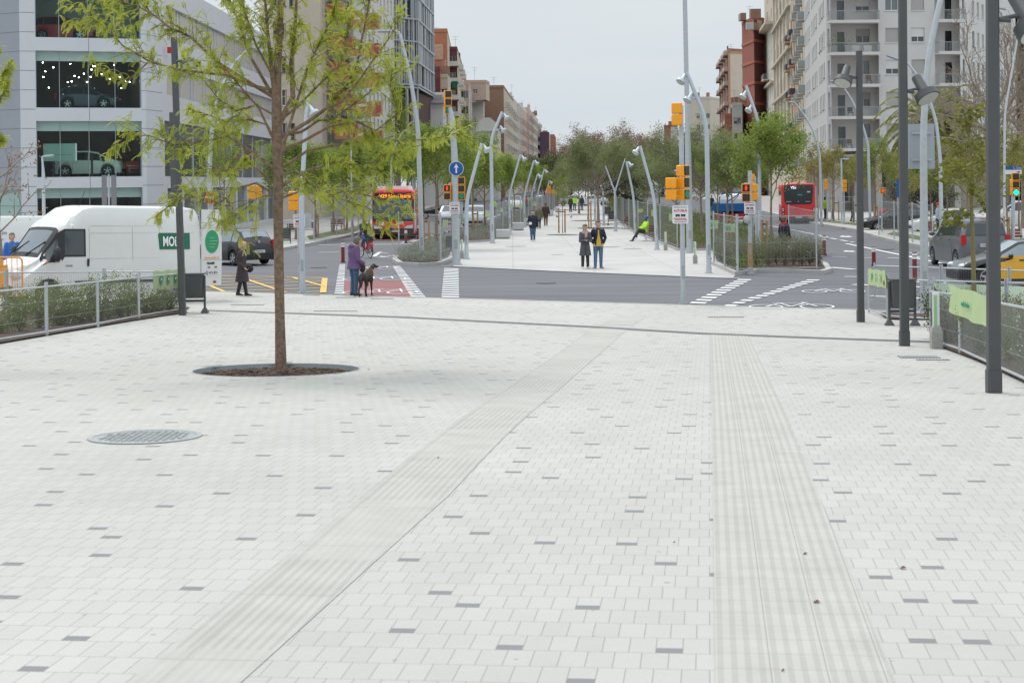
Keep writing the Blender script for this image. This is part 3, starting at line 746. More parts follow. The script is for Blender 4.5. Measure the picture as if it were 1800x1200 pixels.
wall(S,A1,B1,0,16.2,[(uo0,uo1,a,c) for a,c in fl],panel,.5)
wall(S,B1,C1,0,16.2,[],panel,.2);
wall(S,A0,A1,0,16.2,[(2.2,5.4,.2,3.2)],panel2,.2)
# panel joints as thin dark strips
jm=mat('panel_joint',(.16,.17,.18),.8)
mb=MB();mb.M=wallM(A1,B1,0,0,S.location)
for z in frange(1.1,16,1.15):
 mb.box((uo0/2,-.002,z),(uo0-.05,.008,.03));mb.box(((uo1+LA)/2,-.002,z),(LA-uo1-.02,.008,.03))
for z0,z1 in((3.28,3.95),(7.3,8.1),(11.5,12.3)):mb.box(((uo0+uo1)/2,-.002,(z0+z1)/2),(.03,.008,z1-z0-.02))
mb.build('panel_joint',jm,S)
mb=MB();mb.M=wallM(B1,C1,0,0,S.location)
LB=(Vector(B1)-Vector(C1)).length
for z in frange(1.1,16,1.15):mb.box((LB/2,-.003,z),(LB-.02,.008,.03))
mb.build('panel_joint',jm,S)
mb=MB();mb.M=wallM(A0,A1,0,0,S.location);LA0=(Vector(A0)-Vector(A1)).length
for z in frange(1.1,16,1.15):mb.box((LA0/2,-.003,z),(LA0-.02,.008,.03))
mb.build('panel_joint',jm,S)
for z0,z1 in fl:
 g=MB();g.M=wallM(A1,B1,0,0,S.location);g.box(((uo0+uo1)/2,.42,(z0+z1)/2),(uo1-uo0,.02,z1-z0));w_=g.build('window',showglass,S)
 f=MB();f.M=wallM(A1,B1,0,0,S.location);f.box(((uo0+uo1)/2,.40,z1-.3),(uo1-uo0-.1,.012,.58));f.build('frosted_band',frost,w_)
 f=MB();f.M=wallM(A1,B1,0,0,S.location)
 for px in(106,157,204):f.box(((px-37)*kx,.39,(z0+z1)/2),(.035,.05,z1-z0))
 for u in(uo0+.03,uo1-.03):f.box((u,.3,(z0+z1)/2),(.05,.2,z1-z0))
 f.build('mullion',mat('mullion',(.30,.36,.36),.4,.4),w_)
 # interior room
 r=MB();r.M=wallM(A1,B1,0,0,S.location)
 r.box(((uo0+uo1)/2,4.6 if z0>12 else 9,(z0+z1)/2),(uo1-uo0+1,.1,z1-z0+.2));r.box((uo0-.3,4.7,(z0+z1)/2),(.1,8.5,z1-z0+.2));r.box((uo1+.3,4.7,(z0+z1)/2),(.1,8.5,z1-z0+.2))
 r.build('interior_wall',intb if z0>12 else intw,S)
 r=MB();r.M=wallM(A1,B1,0,0,S.location);r.box(((uo0+uo1)/2,4.8,z0-.05),(uo1-uo0+1,8.4,.1));r.build('interior_floor',intf,S)
 r=MB();r.M=wallM(A1,B1,0,0,S.location);r.box(((uo0+uo1)/2,4.8,z1+.12),(uo1-uo0+1,8.4,.1));r.build('interior_ceiling',intw,S)
 rg=random.Random(int(z0));r=MB();r.M=wallM(A1,B1,0,0,S.location)
 if z0<12:
  for i in range(8):
   for j in range(5):r.cyl((uo0+.5+i*.85+rg.uniform(-.3,.3),1.2+j*2.0+rg.uniform(-.4,.4),z1-.05-(rg.random()*1.9 if z0>8 else .02)),.032,.03,10)
  r.build('ceiling_spot',lampon,S)
# left (dark) glazing on the far-left face
g=MB();g.M=wallM(A0,A1,0,0,S.location);g.box((3.8,.18,1.7),(3.2,.02,3.0));g.build('window',frost,S)
# side facade along the street
LS=E1[1]-C1[1]
holes=[];
for k in range(9):
 u0=1.2+k*5.1;holes+=[(u0,u0+4.5,.3,3.2)]
for z0,z1 in((3.95,7.45),(9.1,11.0),(12.8,14.8)):holes.append((.5 if z0<5 else 1.3,LS-.5,z0,z1))
wall(S,C1,E1,0,16.2,holes,panel,.3)
for(u0,u1,z0,z1) in holes:
 g=MB();g.M=wallM(C1,E1,0,0,S.location);g.box(((u0+u1)/2,.27,(z0+z1)/2),(u1-u0,.02,z1-z0))
 beige=z0>8
 w_=g.build('window',mat('blind_behind_glass',(.40,.375,.34),.25) if beige else mat('street_glass',(.10,.12,.12),.06,spec=.9),S)
 f=MB();f.M=wallM(C1,E1,0,0,S.location);st=4.4 if beige else 5.0
 for u in frange(u0,u1,st):
  f.box((u,.23,(z0+z1)/2),(.13 if beige else .09,.07,z1-z0))
  if beige:f.box((u+.95,.24,(z0+z1)/2),(.07,.05,z1-z0))
 f.build('mullion',panel,w_)
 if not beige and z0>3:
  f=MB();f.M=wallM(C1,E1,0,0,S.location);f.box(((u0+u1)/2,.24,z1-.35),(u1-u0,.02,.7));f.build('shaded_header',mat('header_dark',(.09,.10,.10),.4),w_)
wall(S,E1,E2,0,16.2,[],panel2);wall(S,E2,A9,0,16.2,[],panel2);wall(S,A9,A0,0,16.2,[],panel2)
roof(S,[A0,A1,B1,C1,E1,E2,A9],16.2,panel,.25)
# small wall signs on the street side
for k,(u,z,cc) in enumerate(((1.2,11.9,redpaint),(9.5,11.6,black),(20.5,11.9,redpaint))):
 f=MB();f.M=wallM(C1,E1,0,0,S.location);f.box((u,-.35,z),(.15,.7,.6));s_=f.build('projecting_sign',white_sign,S)
 f=MB();f.M=wallM(C1,E1,0,0,S.location);f.box((u-.08,-.35,z),(.02,.5,.4));f.build('sign_face',cc,s_)
# display board in the first-floor window
D_=99.6
pbx=[P(77,253,D_),P(136,283,D_)]
dbm=mat('display_board',(.42,.58,.54),.5)
t=thing('display_board','pale green display board hanging in the showroom window in front of the white car','display board',((pbx[0].x+pbx[1].x)/2,D_-.1,pbx[1].z))
hh=pbx[0].z-pbx[1].z;ww=pbx[1].x-pbx[0].x
m1=MB();m1.box((0,0,hh/2),(ww,.06,hh));m1.build('board',dbm,t)
m1=MB();[m1.box((-ww/2+.75+i*.115,-.035,hh*.37),(.06+.03*(i%2),.006,.05)) for i in range(9)];m1.build('faint_lettering',mat('faint_text',(.22,.33,.31),.6),t)
m1=MB();[m1.box((x,.02,-.45),(.12,.06,.9)) for x in(-ww*.2,)];m1.box((ww/2+.9,.02,-.3),(.12,.06,1.3));m1.build('stand',black,t)
# ---- left row ----
stone=mat('cream_render',(.52,.46,.38),.85,nv=.08,ns=.8)
L2=thing('apartment_building','cream rendered building behind the big tree crown, beyond the showroom','building',(*pt(478,152),0))
a,b_,c_,d_=pt(478,152),pt(566,160),(XP(566,160)+.5,185),(XP(478,152)-6,185)
punched(L2,a,b_,0,27,stone,[.9,2.3,3.7],frange(4.5,24,3.1),.8,1.5,['dark','darkframe'],1)
punched(L2,b_,c_,0,27,stone,frange(2,23,3.2),frange(4.5,24,3.1),1.0,1.5,['dark','shutw'],2);wall(L2,c_,d_,0,27,[],stone);wall(L2,d_,a,0,27,[],stone);roof(L2,[a,b_,c_,d_],27,stone,.4,.3)
orng=mat('orange_render',(.47,.20,.125),.85,nv=.07,ns=.7);orng2=mat('red_render',(.37,.105,.08),.85,nv=.05,ns=.7);offw=mat('off_white_render',(.60,.585,.56),.8,nv=.05,ns=.8)
L3=thing('apartment_building','off white block with stepped orange and red corner balconies left of the louvred tower','building',(*pt(566,166),0))
a,b_,c_,d_=pt(566,166),pt(640,168),(XP(640,168)+1.2,196),(XP(566,166)-2,196)
fz=[ZP(655,y,167) for y in(282,232,182,132,82,32,-18)]
punched(L3,a,b_,0,fz[-1]+2,offw,[.9,2.6],[z+.3 for z in fz],1.0,1.4,['dark','shutw','mid'],3)
punched(L3,b_,c_,0,fz[-1]+2,offw,frange(2,26,3.4),[z+.3 for z in fz],1.3,1.5,['dark','mid'],4);wall(L3,c_,d_,0,fz[-1]+2,[],offw);wall(L3,d_,a,0,fz[-1]+2,[],offw);roof(L3,[a,b_,c_,d_],fz[-1]+2,offw)
pxm=167/FPX
for k,z in enumerate(fz):
 # stepped parapets: orange boxes and red squares, as in the photograph
 lean=[4,3,2,1,0,-2,-4][k]*pxm*.8
 x0=XP(640,167);bl=MB();bl.M=Matrix.Translation((-L3.location.x,-L3.location.y,0))
 bl.box((x0-1.6+lean,165.3,z-.1),(3.2,2.8,.2));bl.box((x0+.7+lean,165.2,z-.35),(2.2,3.4,.3))
 o=bl.build('balcony',offw,L3)
 q=MB();q.M=bl.M
 q.box((x0-2.0+lean,163.9,z+.15),(1.5,.14,1.9));q.box((x0-.2+lean,163.6,z-.5),(1.3,.14,1.4));q.box((x0+1.2+lean,163.5,z-.75),(1.3,.14,1.5));q.box((x0+1.86+lean,164.9,z-.6),(.12,2.8,1.3));q.build('orange_parapet',orng,o)
 q=MB();q.M=bl.M
 for c_0,d_0 in(((x0-.75+lean,163.5,z+.1),(.72,.16,1.15)),((x0-2.6+lean,163.8,z+.5),(.9,.16,1.3)),((x0+1.75+lean,163.4,z-.55),(.45,.2,1.15))):q=MB();q.M=bl.M;q.box(c_0,d_0);q.build('red_parapet',orng2,o)
 q=MB();q.M=bl.M;q.box((x0+.0+lean,163.8,z+1.0),(1.2,.08,1.15));q.build('white_blind',shut_w,o)
L3b=thing('residential_block','dark brown low volume beneath the louvred tower','building',(*pt(640,215),0))
a,b_=pt(640,215),pt(733,225);c_,d_=(XP(733,225)+2,250),(XP(640,215),250);brn=mat('dark_brown_cladding',(.085,.045,.035),.7,nv=.15,ns=.6)
zt=ZP(690,157,222)
wall(L3b,a,b_,5.5,zt,[],brn);wall(L3b,b_,c_,5.5,zt,[],brn);wall(L3b,c_,d_,5.5,zt,[],brn);wall(L3b,d_,a,5.5,zt,[],brn);roof(L3b,[a,b_,c_,d_],zt-.3,brn,.28);roof(L3b,[a,b_,c_,d_],5.3,brn,.2,name='soffit')
m1=MB();m1.M=Matrix.Translation((-L3b.location.x,-L3b.location.y,0))
for px in(664,700,726):m1.cyl((XP(px,223),223,0),.35,5.5,12)
m1.build('pillar',mat('pillar_grey',(.25,.2,.2),.8),L3b)
# louvred tower
louv=mat('aluminium_louvre',(.42,.45,.48),.4,.4,nv=.05,ns=1)
T=thing('louvre_tower','tall grey tower wrapped in vertical aluminium louvres between the orange balconies and the brick wall','building',(*pt(652,214),0))
a,b_=pt(652,214),pt(737,222);c_,d_=(XP(737,222)+1,246),(XP(652,214)-1,246);z0=zt+.02;z1=42
inn=mat('tower_inner_wall',(.16,.17,.18),.6,nv=.3,ns=.5)
def inset(p,k=.5):
 c=Vector(((a[0]+c_[0])/2,(a[1]+c_[1])/2));v=Vector(p);v=v+(c-v).normalized()*k;return(v.x,v.y)
ia,ib,ic,id_=inset(a),inset(b_),inset(c_),inset(d_)
LT=(Vector(ib)-Vector(ia)).length
flr=[ZP(700,y,218) for y in(147,107,70,30,-10,-50)]
punched(T,ia,ib,z0,z1,inn,[LT*f for f in(.12,.36,.6,.84)],[z+.5 for z in flr if z<39],.9,2.0,['dark','mid','shuth'],8)
wall(T,ib,ic,z0,z1,[],inn);wall(T,ic,id_,z0,z1,[],inn);wall(T,id_,ia,z0,z1,[],inn);roof(T,[ia,ib,ic,id_],z1-.3,inn)
rg=random.Random(5)
for(p,q,nn) in((a,b_,19),(b_,c_,24)):
 L=(Vector(q)-Vector(p)).length;m1=MB();m1.M=wallM(p,q,0,0,T.location)
 for zi,z in enumerate(flr):
  zn=flr[zi+1] if zi+1<len(flr) else z1
  for i in range(nn):
   if rg.random()<.13:continue
   m1.box((L*(i+.5)/nn+rg.uniform(-.06,.06),0,(z+zn)/2),(L/nn*rg.choice((.32,.45,.62,.74)),.05,zn-z-.12),rz=rg.uniform(-.3,.3))
 m1.build('louvre',louv,T)
 m1=MB();m1.M=wallM(p,q,0,0,T.location)
 for z in flr+[z0+.1]:m1.box((L/2,-.06,z),(L,.22,.22))
 m1.box((L,-.05,(z0+z1)/2-0),(.18,.18,z1-z0));m1.box((L*.89,-.08,(z0+z1)/2),(.12,.14,z1-z0));m1.build('frame_beam',louv,T)
m1=MB();m1.M=wallM(a,b_,0,0,T.location)
for u in(.78,.9,1.0):m1.box((LT*u,.1,z0/2),(.3,.3,z0-.05))
m1.build('column',louv,T)
# row of buildings: each one its own thing
brick=mat('orange_brick',(.42,.165,.095),.9,nv=.18,ns=1.2,bump=.3,bs=10);brick2=mat('brown_brick',(.26,.155,.11),.9,nv=.15,ns=1.5);dred=mat('dark_red_corrugated',(.155,.045,.045),.7)
crm=mat('cream_plaster',(.55,.49,.40),.85,nv=.08,ns=.7);pinkp=mat('pinkish_plaster',(.50,.37,.31),.85,nv=.08,ns=.7);whp=mat('white_plaster',(.62,.62,.60),.8,nv=.06,ns=.6);greyp=mat('grey_plaster',(.42,.42,.41),.85,nv=.06,ns=.6)
def block(name,label,A,B,C,z1,m_front,m_side,fcols=None,scols=None,rows=None,wd=1.0,ht=1.6,fbal=False,sbal=False,rail='bars',kinds=('dark','shuth','shut','mid'),seed=0,depthback=12,parapet=.6,z0=0,trim=None,extra=None,bw=None):
 """A-B front (faces the camera), B-C street side. px/D pairs."""
 a,b_,c_=pt(*A),pt(*B),pt(*C);back=Vector((a[0]+c_[0]-b_[0],a[1]+c_[1]-b_[1]))
 o=thing(name,label,'building',(a[0],a[1],0));d_=(back.x,back.y)
 L1=(Vector(b_)-Vector(a)).length;L2_=(Vector(c_)-Vector(b_)).length
 rows=rows or frange(4.6,z1-2.2,3.1)
 if fcols:punched(o,a,b_,z0,z1,m_front,[L1*f for f in fcols],rows,wd,ht,kinds,seed)
 else:wall(o,a,b_,z0,z1,[],m_front)
 if scols:punched(o,b_,c_,z0,z1,m_side,[L2_*f for f in scols],rows,wd,ht,kinds,seed+1)
 else:wall(o,b_,c_,z0,z1,[],m_side)
 wall(o,c_,d_,z0,z1,[],m_front);wall(o,d_,a,z0,z1,[],m_side)
 roof(o,[a,b_,c_,d_],z1,m_front,parapet,.12)
 rr_=random.Random(seed*7+3);cx0,cy0=(a[0]+c_[0])/2-o.location.x,(a[1]+c_[1])/2-o.location.y
 for q in range(3 if z0==0 else 0):
  m1=MB();m1.box((cx0+rr_.uniform(-.3,.3)*L1,cy0+rr_.uniform(-.35,.35)*L2_,z1+parapet+.7),(rr_.uniform(.6,1.8),rr_.uniform(.6,2.2),1.4));m1.build('chimney',rr_.choice((m_front,greyp,brick2)),o)
 m1=MB();ax,ay=cx0+rr_.uniform(-.2,.2)*L1,cy0+rr_.uniform(-.3,.3)*L2_;m1.beam((ax,ay,z1),(ax,ay,z1+parapet+3),.07);m1.beam((ax-.7,ay,z1+parapet+2.8),(ax+.7,ay,z1+parapet+2.8),.05);m1.beam((ax-.5,ay,z1+parapet+2.3),(ax+.5,ay,z1+parapet+2.3),.05);m1.build('antenna',galv,o)
 if fbal:
  for f in fcols:
   for z in rows:balcony(o,a,b_,L1*f,z-.3,bw or wd+.9,.9,m_front,name+label[:12]+'f',rail)
 if sbal:
  for f in(scols or[.5]):
   for z in rows:balcony(o,b_,c_,L2_*f,z-.3,bw or wd+.9,.95,m_side,name+label[:12]+'s',rail)
 return o,a,b_,c_,d_
o,a,b_,c_,d_=block('brick_building','tall orange brick party wall with a projecting column of corner balconies',(737,280),(789,280),(796,320),ZP(760,57,280),brick,crm)
m1=MB();m1.M=wallM(a,b_,0,0,o.location);L=(Vector(b_)-Vector(a)).length;m1.box((L*.42,-.04,27.5),(.5,.1,6));m1.box((L*.7,-.1,25.5),(1.6,.2,2.6));m1.box((L/2,-.03,20.6),(L,.06,3.0));m1.build('patched_plaster',mat('patched_plaster',(.47,.30,.21),.9,nv=.25,ns=2),o)
o,a,b_,c_,d_=block('balcony_building','dark red corner building with stacked white balconies and green awnings',(789,300),(806,300),(815,345),ZP(800,88,300),mat('dark_red_render',(.14,.05,.05),.8),crm,fcols=[.5],scols=[.2,.5,.8],rows=[ZP(800,y,300)+.3 for y in(236,207,178,148,119)],wd=1.1,ht=1.8,fbal=True,sbal=True,rail='white',seed=3,bw=2.2)
aw=mat('green_awning',(.01,.12,.08),.8)
m1=MB();m1.M=wallM(a,b_,0,0,o.location)
for z in(ZP(800,210,300),ZP(800,150,300),ZP(800,232,300)):m1.box((1.3,-1.05,z),(1.0,.06,1.3))
m1.build('awning',aw,o)
o,a,b_,c_,d_=block('corrugated_building','low dark red corrugated wall in front of the orange brick building',(736,262),(776,262),(779,285),ZP(760,124,262),dred,mat('orange_edge',(.50,.24,.13),.8))
m1=MB();m1.M=wallM(a,b_,0,0,o.location);L=(Vector(b_)-Vector(a)).length
for i in range(24):m1.box((L*(i+.5)/24,-.03,o.location.z+10),(.07,.06,20))
m1.build('corrugation',dred,o)
block('plaster_house','cream house with ornate side squeezed behind the corrugated wall',(776,268),(789,268),(794,280),ZP(782,137,268),crm,crm,fcols=[.5],scols=[.5],seed=6)
block('white_house','small white house with pitched grey roof under the corrugated wall',(737,240),(780,240),(786,262),ZP(760,189,240),whp,whp,fcols=[.2,.5,.8],rows=[5.5,9],wd=.7,ht=1.0,seed=7)
m1=MB();a=pt(735,239.5);b_=pt(783,239.5);zz=ZP(760,189,240)+.6
m1.loft([[(a[0],239.3,zz),(a[0],251,zz+2.2),(a[0],262,zz)],[(b_[0],239.3,zz),(b_[0],251,zz+2.2),(b_[0],262,zz)]],True,True)
o=bpy.data.objects[[q.name for q in bpy.data.objects if q.name.startswith('white_house')][0]]
m1.v=[v-Vector((o.location.x,o.location.y,0)) for v in m1.v];m1.build('pitched_roof',mat('slate',(.17,.16,.16),.8,nv=.2,ns=3),o)
block('brick_house','tan stone facade with rows of small windows beyond the balcony building',(806,330),(826,330),(838,372),ZP(815,150,330),pinkp,crm,fcols=[.3,.7],scols=[.2,.5,.8],seed=9,sbal=True)
block('white_plaster_building','white plastered party wall partly covering the brown brick wall',(826,350),(851,350),(853,356),ZP(840,178,350),whp,whp,fcols=[.3,.7],rows=[8,12],wd=.6,ht=1.0,seed=10)
block('brown_brick_building','brown brick party wall building in the left row with a balconied street side',(829,360),(887,360),(904,425),ZP(860,155,360),brick2,crm,scols=[.1,.3,.5,.7,.9],sbal=True,seed=11)
block('rooftop_structure','pale rooftop room on the brown brick building',(818,345),(856,345),(862,352),ZP(840,146,345),pinkp,crm,z0=ZP(840,176,345),rows=[ZP(840,165,345)],fcols=[.5],wd=1,ht=1.0)
# domed white pediment house
o,a,b_,c_,d_=block('white_pediment_house','low white house with a rounded pediment in front of the brown brick wall',(838,300),(876,300),(881,330),ZP(858,232,300),whp,whp,fcols=[.3,.7],scols=[.3,.7],rows=[6.5],wd=.8,ht=1.6,seed=12)
m1=MB();L=(Vector(b_)-Vector(a)).length;m1.M=wallM(a,b_,0,0,o.location);zt2=ZP(858,232,300)+.5
m1.extr([(L/2+L*.45*math.cos(t_*math.pi/12),-.1,zt2+2.1*math.sin(t_*math.pi/12)) for t_ in range(13)],(0,.5,0));m1.box((L/2,-.15,zt2-.3),(L+.3,.4,.25));m1.build('pediment',whp,o)
for k,(A,B,C,ty,mf,ms,lab) in enumerate([
 ((887,425),(894,425),(913,490),166,crm,crm,'cream balconied building with a roof terrace, next after the brown brick one'),
 ((905,480),(915,480),(929,545),185,whp,pinkp,'pale pink facade with bay windows further along the left row'),
 ((922,540),(930,540),(938,590),192,pinkp,pinkp,'reddish plaster building with dark balconies in the left row'),
 ((935,585),(938,585),(947,650),202,crm,crm,'narrow cream building with a green blind near the end of the left row'),
 ((945,650),(950,650),(953,700),224,pinkp,brick2,'small distant brownish building at the end of the left row')]):
 block('apartment_building',lab,A,B,C,ZP(A[0],ty,A[1]),mf,ms,scols=[.08,.24,.4,.56,.72,.88],rows=frange(5,ZP(A[0],ty,A[1])-2.4,3.2),wd=1.5,ht=1.9,sbal=True,seed=20+k,kinds=('dark','shuth','darkframe'))
block('purple_building','distant plain purple party wall closing the left row',(950,640),(966,640),(968,690),ZP(958,235,640),mat('purple_paint',(.10,.055,.09),.8),pinkp)
block('distant_brick_house','tiny distant orange brick house right of the purple wall',(966,700),(977,700),(978,740),ZP(970,242,700),brick,brick,fcols=[.3,.7],rows=[8,12,16])
# ---- right side ----
conc=mat('apartment_grey_render',(.55,.54,.53),.85,nv=.05,ns=.4);concs=mat('balcony_render',(.58,.56,.54),.85,nv=.05,ns=.5)
Rb=[pt(1417,197),pt(1455,156),pt(1463,155.4),pt(1464,157),pt(1546,157.2),pt(1547,155.5),pt(1646,155.5),pt(1647,157),pt(1688,157.3),pt(1690,156),pt(1788,180),pt(1788,215),pt(1600,225)]
RB=thing('apartment_block','big pale grey apartment block with corner balconies behind the palm','building',(Rb[1][0],Rb[1][1],0))
zb=6.05;fl_=[zb+3.0*k for k in range(8)];ztop=zb+24
def seglen(i):return(Vector(Rb[i+1])-Vector(Rb[i])).length
L=seglen(0)
cols=[L*f for f in(.06,.13,.20,.27,.40,.47,.54,.61,.74,.80,.86,.92)]
punched(RB,Rb[0],Rb[1],zb-.5,ztop,conc,cols,[z+.95 for z in fl_],1.15,1.5,['dark','mid','darkframe','dark','shuth'],31)
punched(RB,Rb[1],Rb[2],zb-.5,ztop,conc,[seglen(1)/2],[z+.95 for z in fl_],.3,1.4,['dark'],32)
wall(RB,Rb[2],Rb[3],zb-.5,ztop,[],concs)
L=seglen(3);punched(RB,Rb[3],Rb[4],zb-.5,ztop,concs,[L*.68],[z+1.05 for z in fl_],1.35,1.4,['shuth','shutw','mid'],33)
for z in fl_:window(RB,wallM(Rb[3],Rb[4],L*.2,z+.12,RB.location),.85,2.1,'mid',-.02)
wall(RB,Rb[4],Rb[5],zb-.5,ztop,[],conc)
L=seglen(5);punched(RB,Rb[5],Rb[6],zb-.5,ztop,conc,[L*.24,L*.70],[z+1.0 for z in fl_],1.25,1.35,['shut','shutw','shut','mid'],34)
wall(RB,Rb[6],Rb[7],zb-.5,ztop,[],conc)
wall(RB,Rb[7],Rb[8],zb-.5,ztop,[],concs)
for z in fl_:window(RB,wallM(Rb[7],Rb[8],seglen(7)*.55,z+.12,RB.location),.8,2.1,'dark',-.02)
wall(RB,Rb[8],Rb[9],zb-.5,ztop,[],conc)
L=seglen(9);punched(RB,Rb[9],Rb[10],zb-.5,ztop,conc,[L*f for f in(.06,.22,.30,.38,.56,.64,.72,.9)],[z+.95 for z in fl_],.95,1.5,['dark','mid','darkframe','shuth'],35)
wall(RB,Rb[10],Rb[11],0,ztop,[],conc);wall(RB,Rb[11],Rb[12],0,ztop,[],conc);wall(RB,Rb[12],Rb[0],0,ztop,[],conc)
roof(RB,Rb,ztop,conc,.4);roof(RB,[Rb[0],Rb[1],Rb[2],Rb[5],Rb[6],Rb[9],Rb[10],Rb[11],Rb[12]],zb-.7,conc,.19,name='soffit')
L=seglen(3)
for k,z in enumerate(fl_):
 balcony(RB,Rb[2],Rb[5],(Vector(Rb[5])-Vector(Rb[2])).length/2-.2,z-.2,(Vector(Rb[5])-Vector(Rb[2])).length+.2,1.0,concs,'rb','bars')
 o=balcony(RB,Rb[6],Rb[9],(Vector(Rb[9])-Vector(Rb[6])).length/2+.1,z-.2,(Vector(Rb[9])-Vector(Rb[6])).length+.2,.9,concs,'rb2','bars')
 m1=MB();m1.prism([(p[0]-RB.location.x,p[1]-RB.location.y) for p in(Rb[2],Rb[3],Rb[4],Rb[5])],z-.2,z-.03);m1.build('balcony_floor',concs,RB)
 m1=MB();m1.prism([(p[0]-RB.location.x,p[1]-RB.location.y) for p in(Rb[6],Rb[7],Rb[8],Rb[9])],z-.2,z-.03);m1.build('balcony_floor',concs,RB)
# ground floor: recessed dark wall, piers
gfw=mat('ground_floor_brown',(.24,.20,.18),.8,nv=.2,ns=.5);gfp=mat('pale_pier',(.40,.38,.36),.85,nv=.06,ns=.6)
g1,g2,g3,g4=pt(1425,200),pt(1462,161),pt(1688,160),pt(1788,184)
wall(RB,g1,g2,0,zb-.6,[],gfw,name='ground_floor_wall')
Lg=(Vector(g3)-Vector(g2)).length
punched(RB,g2,g3,0,zb-.6,gfw,[Lg*f for f in(.1,.22,.40,.62)],[1.0],.9,2.8,['mid','dark'],40,name='ground_floor_wall');wall(RB,g3,g4,0,zb-.6,[],gfw,name='ground_floor_wall')
def pier(A,B,fr,wd=.6):
 for f in fr:
  L=(Vector(B)-Vector(A)).length;m1=MB();m1.M=wallM(A,B,0,0,RB.location);m1.box((L*f,.3,(zb-.7)/2),(wd,.6,zb-.75));m1.build('pier',gfp,RB)
pier(Rb[0],Rb[1],(.03,.18,.34,.5,.66,.82,.97),.8);pier(Rb[2],Rb[9],(.05,.2,.36,.52,.68,.84,.97),.55)
m1=MB();m1.M=wallM(g2,g3,0,0,RB.location);m1.box((Lg*.56,-.5,1.9),(3.6,.2,3.8));m1.build('shopfront',gfp,RB)
m1=MB();m1.M=wallM(g2,g3,0,0,RB.location);m1.box((Lg*.565,-.62,1.5),(2.0,.06,3.0));m1.build('metal_shutter',mat('ribbed_shutter',(.30,.31,.33),.5,.3),RB)
m1=MB();m1.M=wallM(g2,g3,0,0,RB.location);m1.box((Lg*.45,-2.2,1.2),(6.5,.15,2.4));m1.build('low_wall',gfp,RB)
# balcony clutter on the block: plants, air conditioners, chairs
leaf_b=mat('balcony_plant',(.10,.13,.03),.8,nv=.5,ns=8)
def on_bal(px,k,fn,m,name,label,cat):
 M_=wallM(Rb[2],Rb[5],0,0);u=(px-1463)/84.0*(Vector(Rb[5])-Vector(Rb[2])).length
 m1=MB();m1.M=wallM(Rb[2],Rb[5],u,fl_[k]-.02);fn(m1);o=m1.build(name,m);props(o,label,cat)
rg=random.Random(9)
def bush(m1):
 for _ in range(160):
  c=Vector((rg.gauss(0,.75),-.5+rg.gauss(0,.25),.75+abs(rg.gauss(0,.42))));d=Vector((rg.gauss(0,1),rg.gauss(0,1),rg.gauss(0,1))).normalized()*.16;e=d.orthogonal().normalized()*.035
  m1.face([c-d,c+e,c+d,c-e])
on_bal(1478,3,bush,leaf_b,'balcony_plants','green shrubs hanging over a balcony of the grey block','plants')
def acu(m1):m1.box((0,-.45,.4),(.75,.3,.6));m1.disc((-.08,-.61,.4),.22,(0,-1,0),16,.02)
on_bal(1504,3,acu,mat('ac_white',(.55,.55,.53),.5),'air_conditioner','white air conditioner unit on the planted balcony, left one of two','air conditioner')
on_bal(1525,3,acu,mat('ac_white',(.55,.55,.53),.5),'air_conditioner','white air conditioner unit on the planted balcony, right one of two','air conditioner')
def bchair(m1):
 m1.box((0,-.5,.42),(.5,.5,.04));m1.box((0,-.27,.75),(.5,.04,.5))
 for x in(-.22,.22):
  for y in(-.72,-.28):m1.box((x,y,.21),(.04,.04,.42))
on_bal(1527,2,bchair,mat('brown_chair',(.13,.06,.035),.6),'balcony_chair','brown chair on the balcony just above the lamp head','chair')
on_bal(1494,1,bchair,mat('dark_green_chair',(.03,.05,.045),.6),'balcony_chair','dark chair on the second balcony from the bottom','chair')
on_bal(1492,0,bchair,mat('brown_chair',(.13,.06,.035),.6),'balcony_chair','brown chair on the lowest balcony of the grey block','chair')
# other right-hand buildings
block('balcony_building','narrow beige building with bluish glass balconies left of the grey block',(1404,238),(1419,200),(1440,205),40,crm,crm,fcols=[.12,.38,.64,.9],rows=frange(5,36,3.0),wd=2.2,ht=2.0,fbal=True,rail='glass',seed=50)
block('balcony_building','orange building with dark protruding balconies beside the cream ornate one',(1387,262),(1404,236),(1430,240),ZP(1390,52,262),mat('ochre_render',(.52,.33,.22),.85),crm,fcols=[.3,.7],rows=[ZP(1395,y,250) for y in(265,228,170,120,70)],wd=1.4,ht=2.0,fbal=True,rail='dark',bw=5,seed=51)
o,a,b_,c_,d_=block('ornate_building','tall cream stone building with cornices on the right side of the avenue',(1362,300),(1393,250),(1420,255),40,crm,crm,fcols=[.06,.15,.24,.33,.42,.51,.60,.69,.78,.87,.95],rows=frange(5,36,3.2),wd=1.4,ht=2.0,fbal=False,seed=52,kinds=('dark','shuth','mid'))
m1=MB();L=(Vector(b_)-Vector(a)).length;m1.M=wallM(a,b_,0,0,o.location)
for z in(10.5,16.9,23.3,29.7,36):m1.box((L/2,-.25,z),(L,.5,.35))
for f in(.1,.3,.5,.7,.9):m1.box((L*f,-.12,20),(.5,.3,32))
m1.build('cornice',crm,o)
o,a,b_,c_,d_=block('ornate_building','white facade with tall windows and a heavy cornice next to the red brick tower',(1344,330),(1362,300),(1375,305),ZP(1350,60,320),mat('pale_cream',(.58,.55,.49),.85,nv=.06,ns=.6),crm,fcols=[.15,.32,.5,.68,.85],rows=frange(5,27,3.4),wd=1.1,ht=2.1,fbal=False,seed=53)
m1=MB();L=(Vector(b_)-Vector(a)).length;m1.M=wallM(a,b_,0,0,o.location);m1.box((L/2,-.7,ZP(1350,60,320)+.3),(L+1,1.6,.5));m1.box((L/2,-.3,21),(L,.6,.4));m1.build('cornice',crm,o)
for z in(12.5,22.0):balcony(o,a,b_,L*.5,z,7,1.2,crm,'orn','bars')
